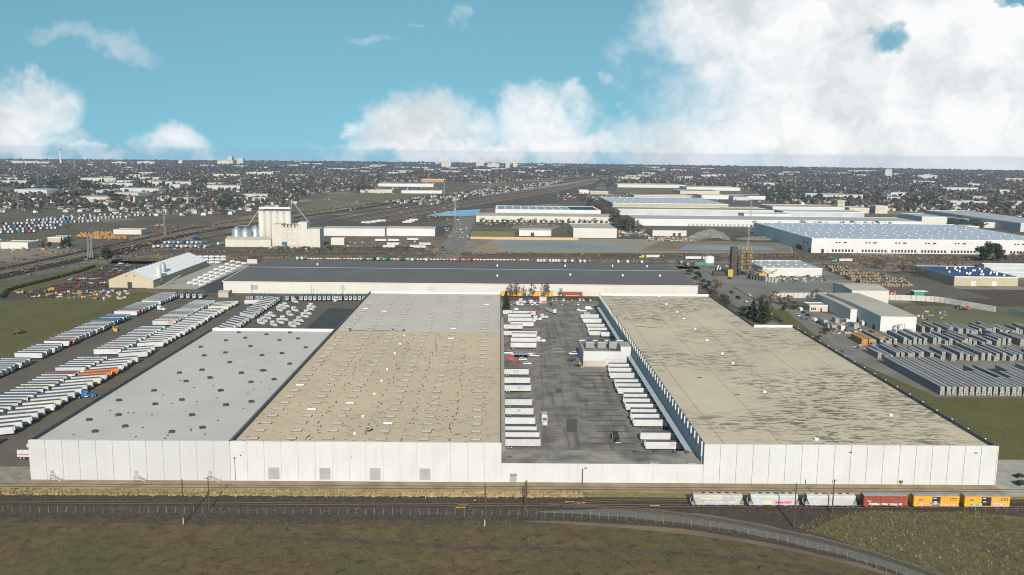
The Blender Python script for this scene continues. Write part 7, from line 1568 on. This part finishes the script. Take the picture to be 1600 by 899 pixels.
scrub('roadside_scrub', 'brown scrub along the road and railway behind the slate roofed warehouse', [(q.uniform(-420, 900), q.choice([928, 940, 955, 968, 980, 1016, 1030])+q.gauss(0, 3)) for _ in range(2600)], 1, .5, 1.8, BR)
cor = smooth_path([G(-40, 436), G(60, 411), G(190, 384), G(310, 358), G(440, 338), G(570, 320), G(710, 300), G(830, 286)], 30)
def near_cor():
    a = q.choice(cor); s_ = q.choice([-1, 1])*q.uniform(16, 90); return (a[0]+s_*.55+q.gauss(0, 14), a[1]+s_*.8+q.gauss(0, 10))
scrub('railway_scrub', 'dry scrub beside the distant railway lines', [p for p in (near_cor() for _ in range(3000)) if not (-345 < p[0] < -200 and 1060 < p[1] < 1130)], 2, .5, 1.7, BR)
scrub('waste_ground_scrub', 'low scrub on the waste ground before the big distribution warehouse', [(q.uniform(216, 900), q.choice([915, 1020, 1035, 1048])+q.gauss(0, 4)) for _ in range(1500)], 3, .4, 1.4, BR)
# loose clutter of yards: crates, pallets, scrap (too small to pick apart)
g = MB(); cm = ['far_wall_white', 'lumber_tan', 'metal_grey', 'rust', 'machine_dark', 'lumber_orange', 'truck_blue', 'far_wall_beige']
def clutter(x0, x1, y0, y1, n, big=1.0):
    for _ in range(n):
        X, Y = G(q.uniform(x0, x1), q.uniform(y0, y1)); g.at(X, Y, 0, q.uniform(0, 3)); l, w, h = q.uniform(.5, 2.2)*big, q.uniform(.5, 1.3)*big, q.uniform(.5, 2.0)*big; g.box(-l, -w, 0, l, w, h, q.randrange(len(cm)))
clutter(1010, 1085, 371, 377, 110); clutter(965, 1015, 358, 370, 70); clutter(1205, 1290, 432, 440, 60); clutter(1295, 1345, 505, 522, 50, .7); clutter(1430, 1480, 486, 500, 20, .7); clutter(1375, 1440, 519, 527, 45, .7); clutter(1335, 1352, 528, 545, 30, .6); clutter(90, 200, 455, 468, 90, .8); clutter(0, 110, 375, 396, 60, 1.2); clutter(560, 690, 283, 303, 160, 1.6); clutter(870, 1000, 303, 313, 120, 1.4); clutter(1000, 1200, 305, 316, 120, 1.6); clutter(540, 680, 376, 386, 30); clutter(420, 500, 386, 390, 40); clutter(690, 735, 350, 372, 30); clutter(1200, 1420, 355, 359, 90); clutter(760, 960, 349, 352, 60); clutter(205, 345, 376, 390, 40, .8); clutter(460, 560, 305, 330, 20, 1); clutter(600, 720, 312, 345, 45, 1.2)
tag(g.build('yard_clutter', cm), 'loose crates, pallets and scrap lying about the far yards', 'clutter', None, 'stuff')
# ------------------------------------------------------------------ air
m = bpy.data.materials.new('air'); m.use_nodes = True; nt = m.node_tree; nt.nodes.clear(); vo = nd(nt, 'ShaderNodeVolumePrincipled'); vo.inputs['Color'].default_value = (.56, .69, .95, 1); vo.inputs['Density'].default_value = 4.2e-5; vo.inputs['Anisotropy'].default_value = 0
mo = nd(nt, 'ShaderNodeOutputMaterial'); nt.links.new(vo.outputs[0], mo.inputs['Volume']); M['air'] = m
hz = MB().box(-9700, -9700, -1.1, 9700, 9700, 126).build('haze', 'air'); hz['kind'] = 'stuff'; hz['label'] = 'thin bluish haze over the whole plain'
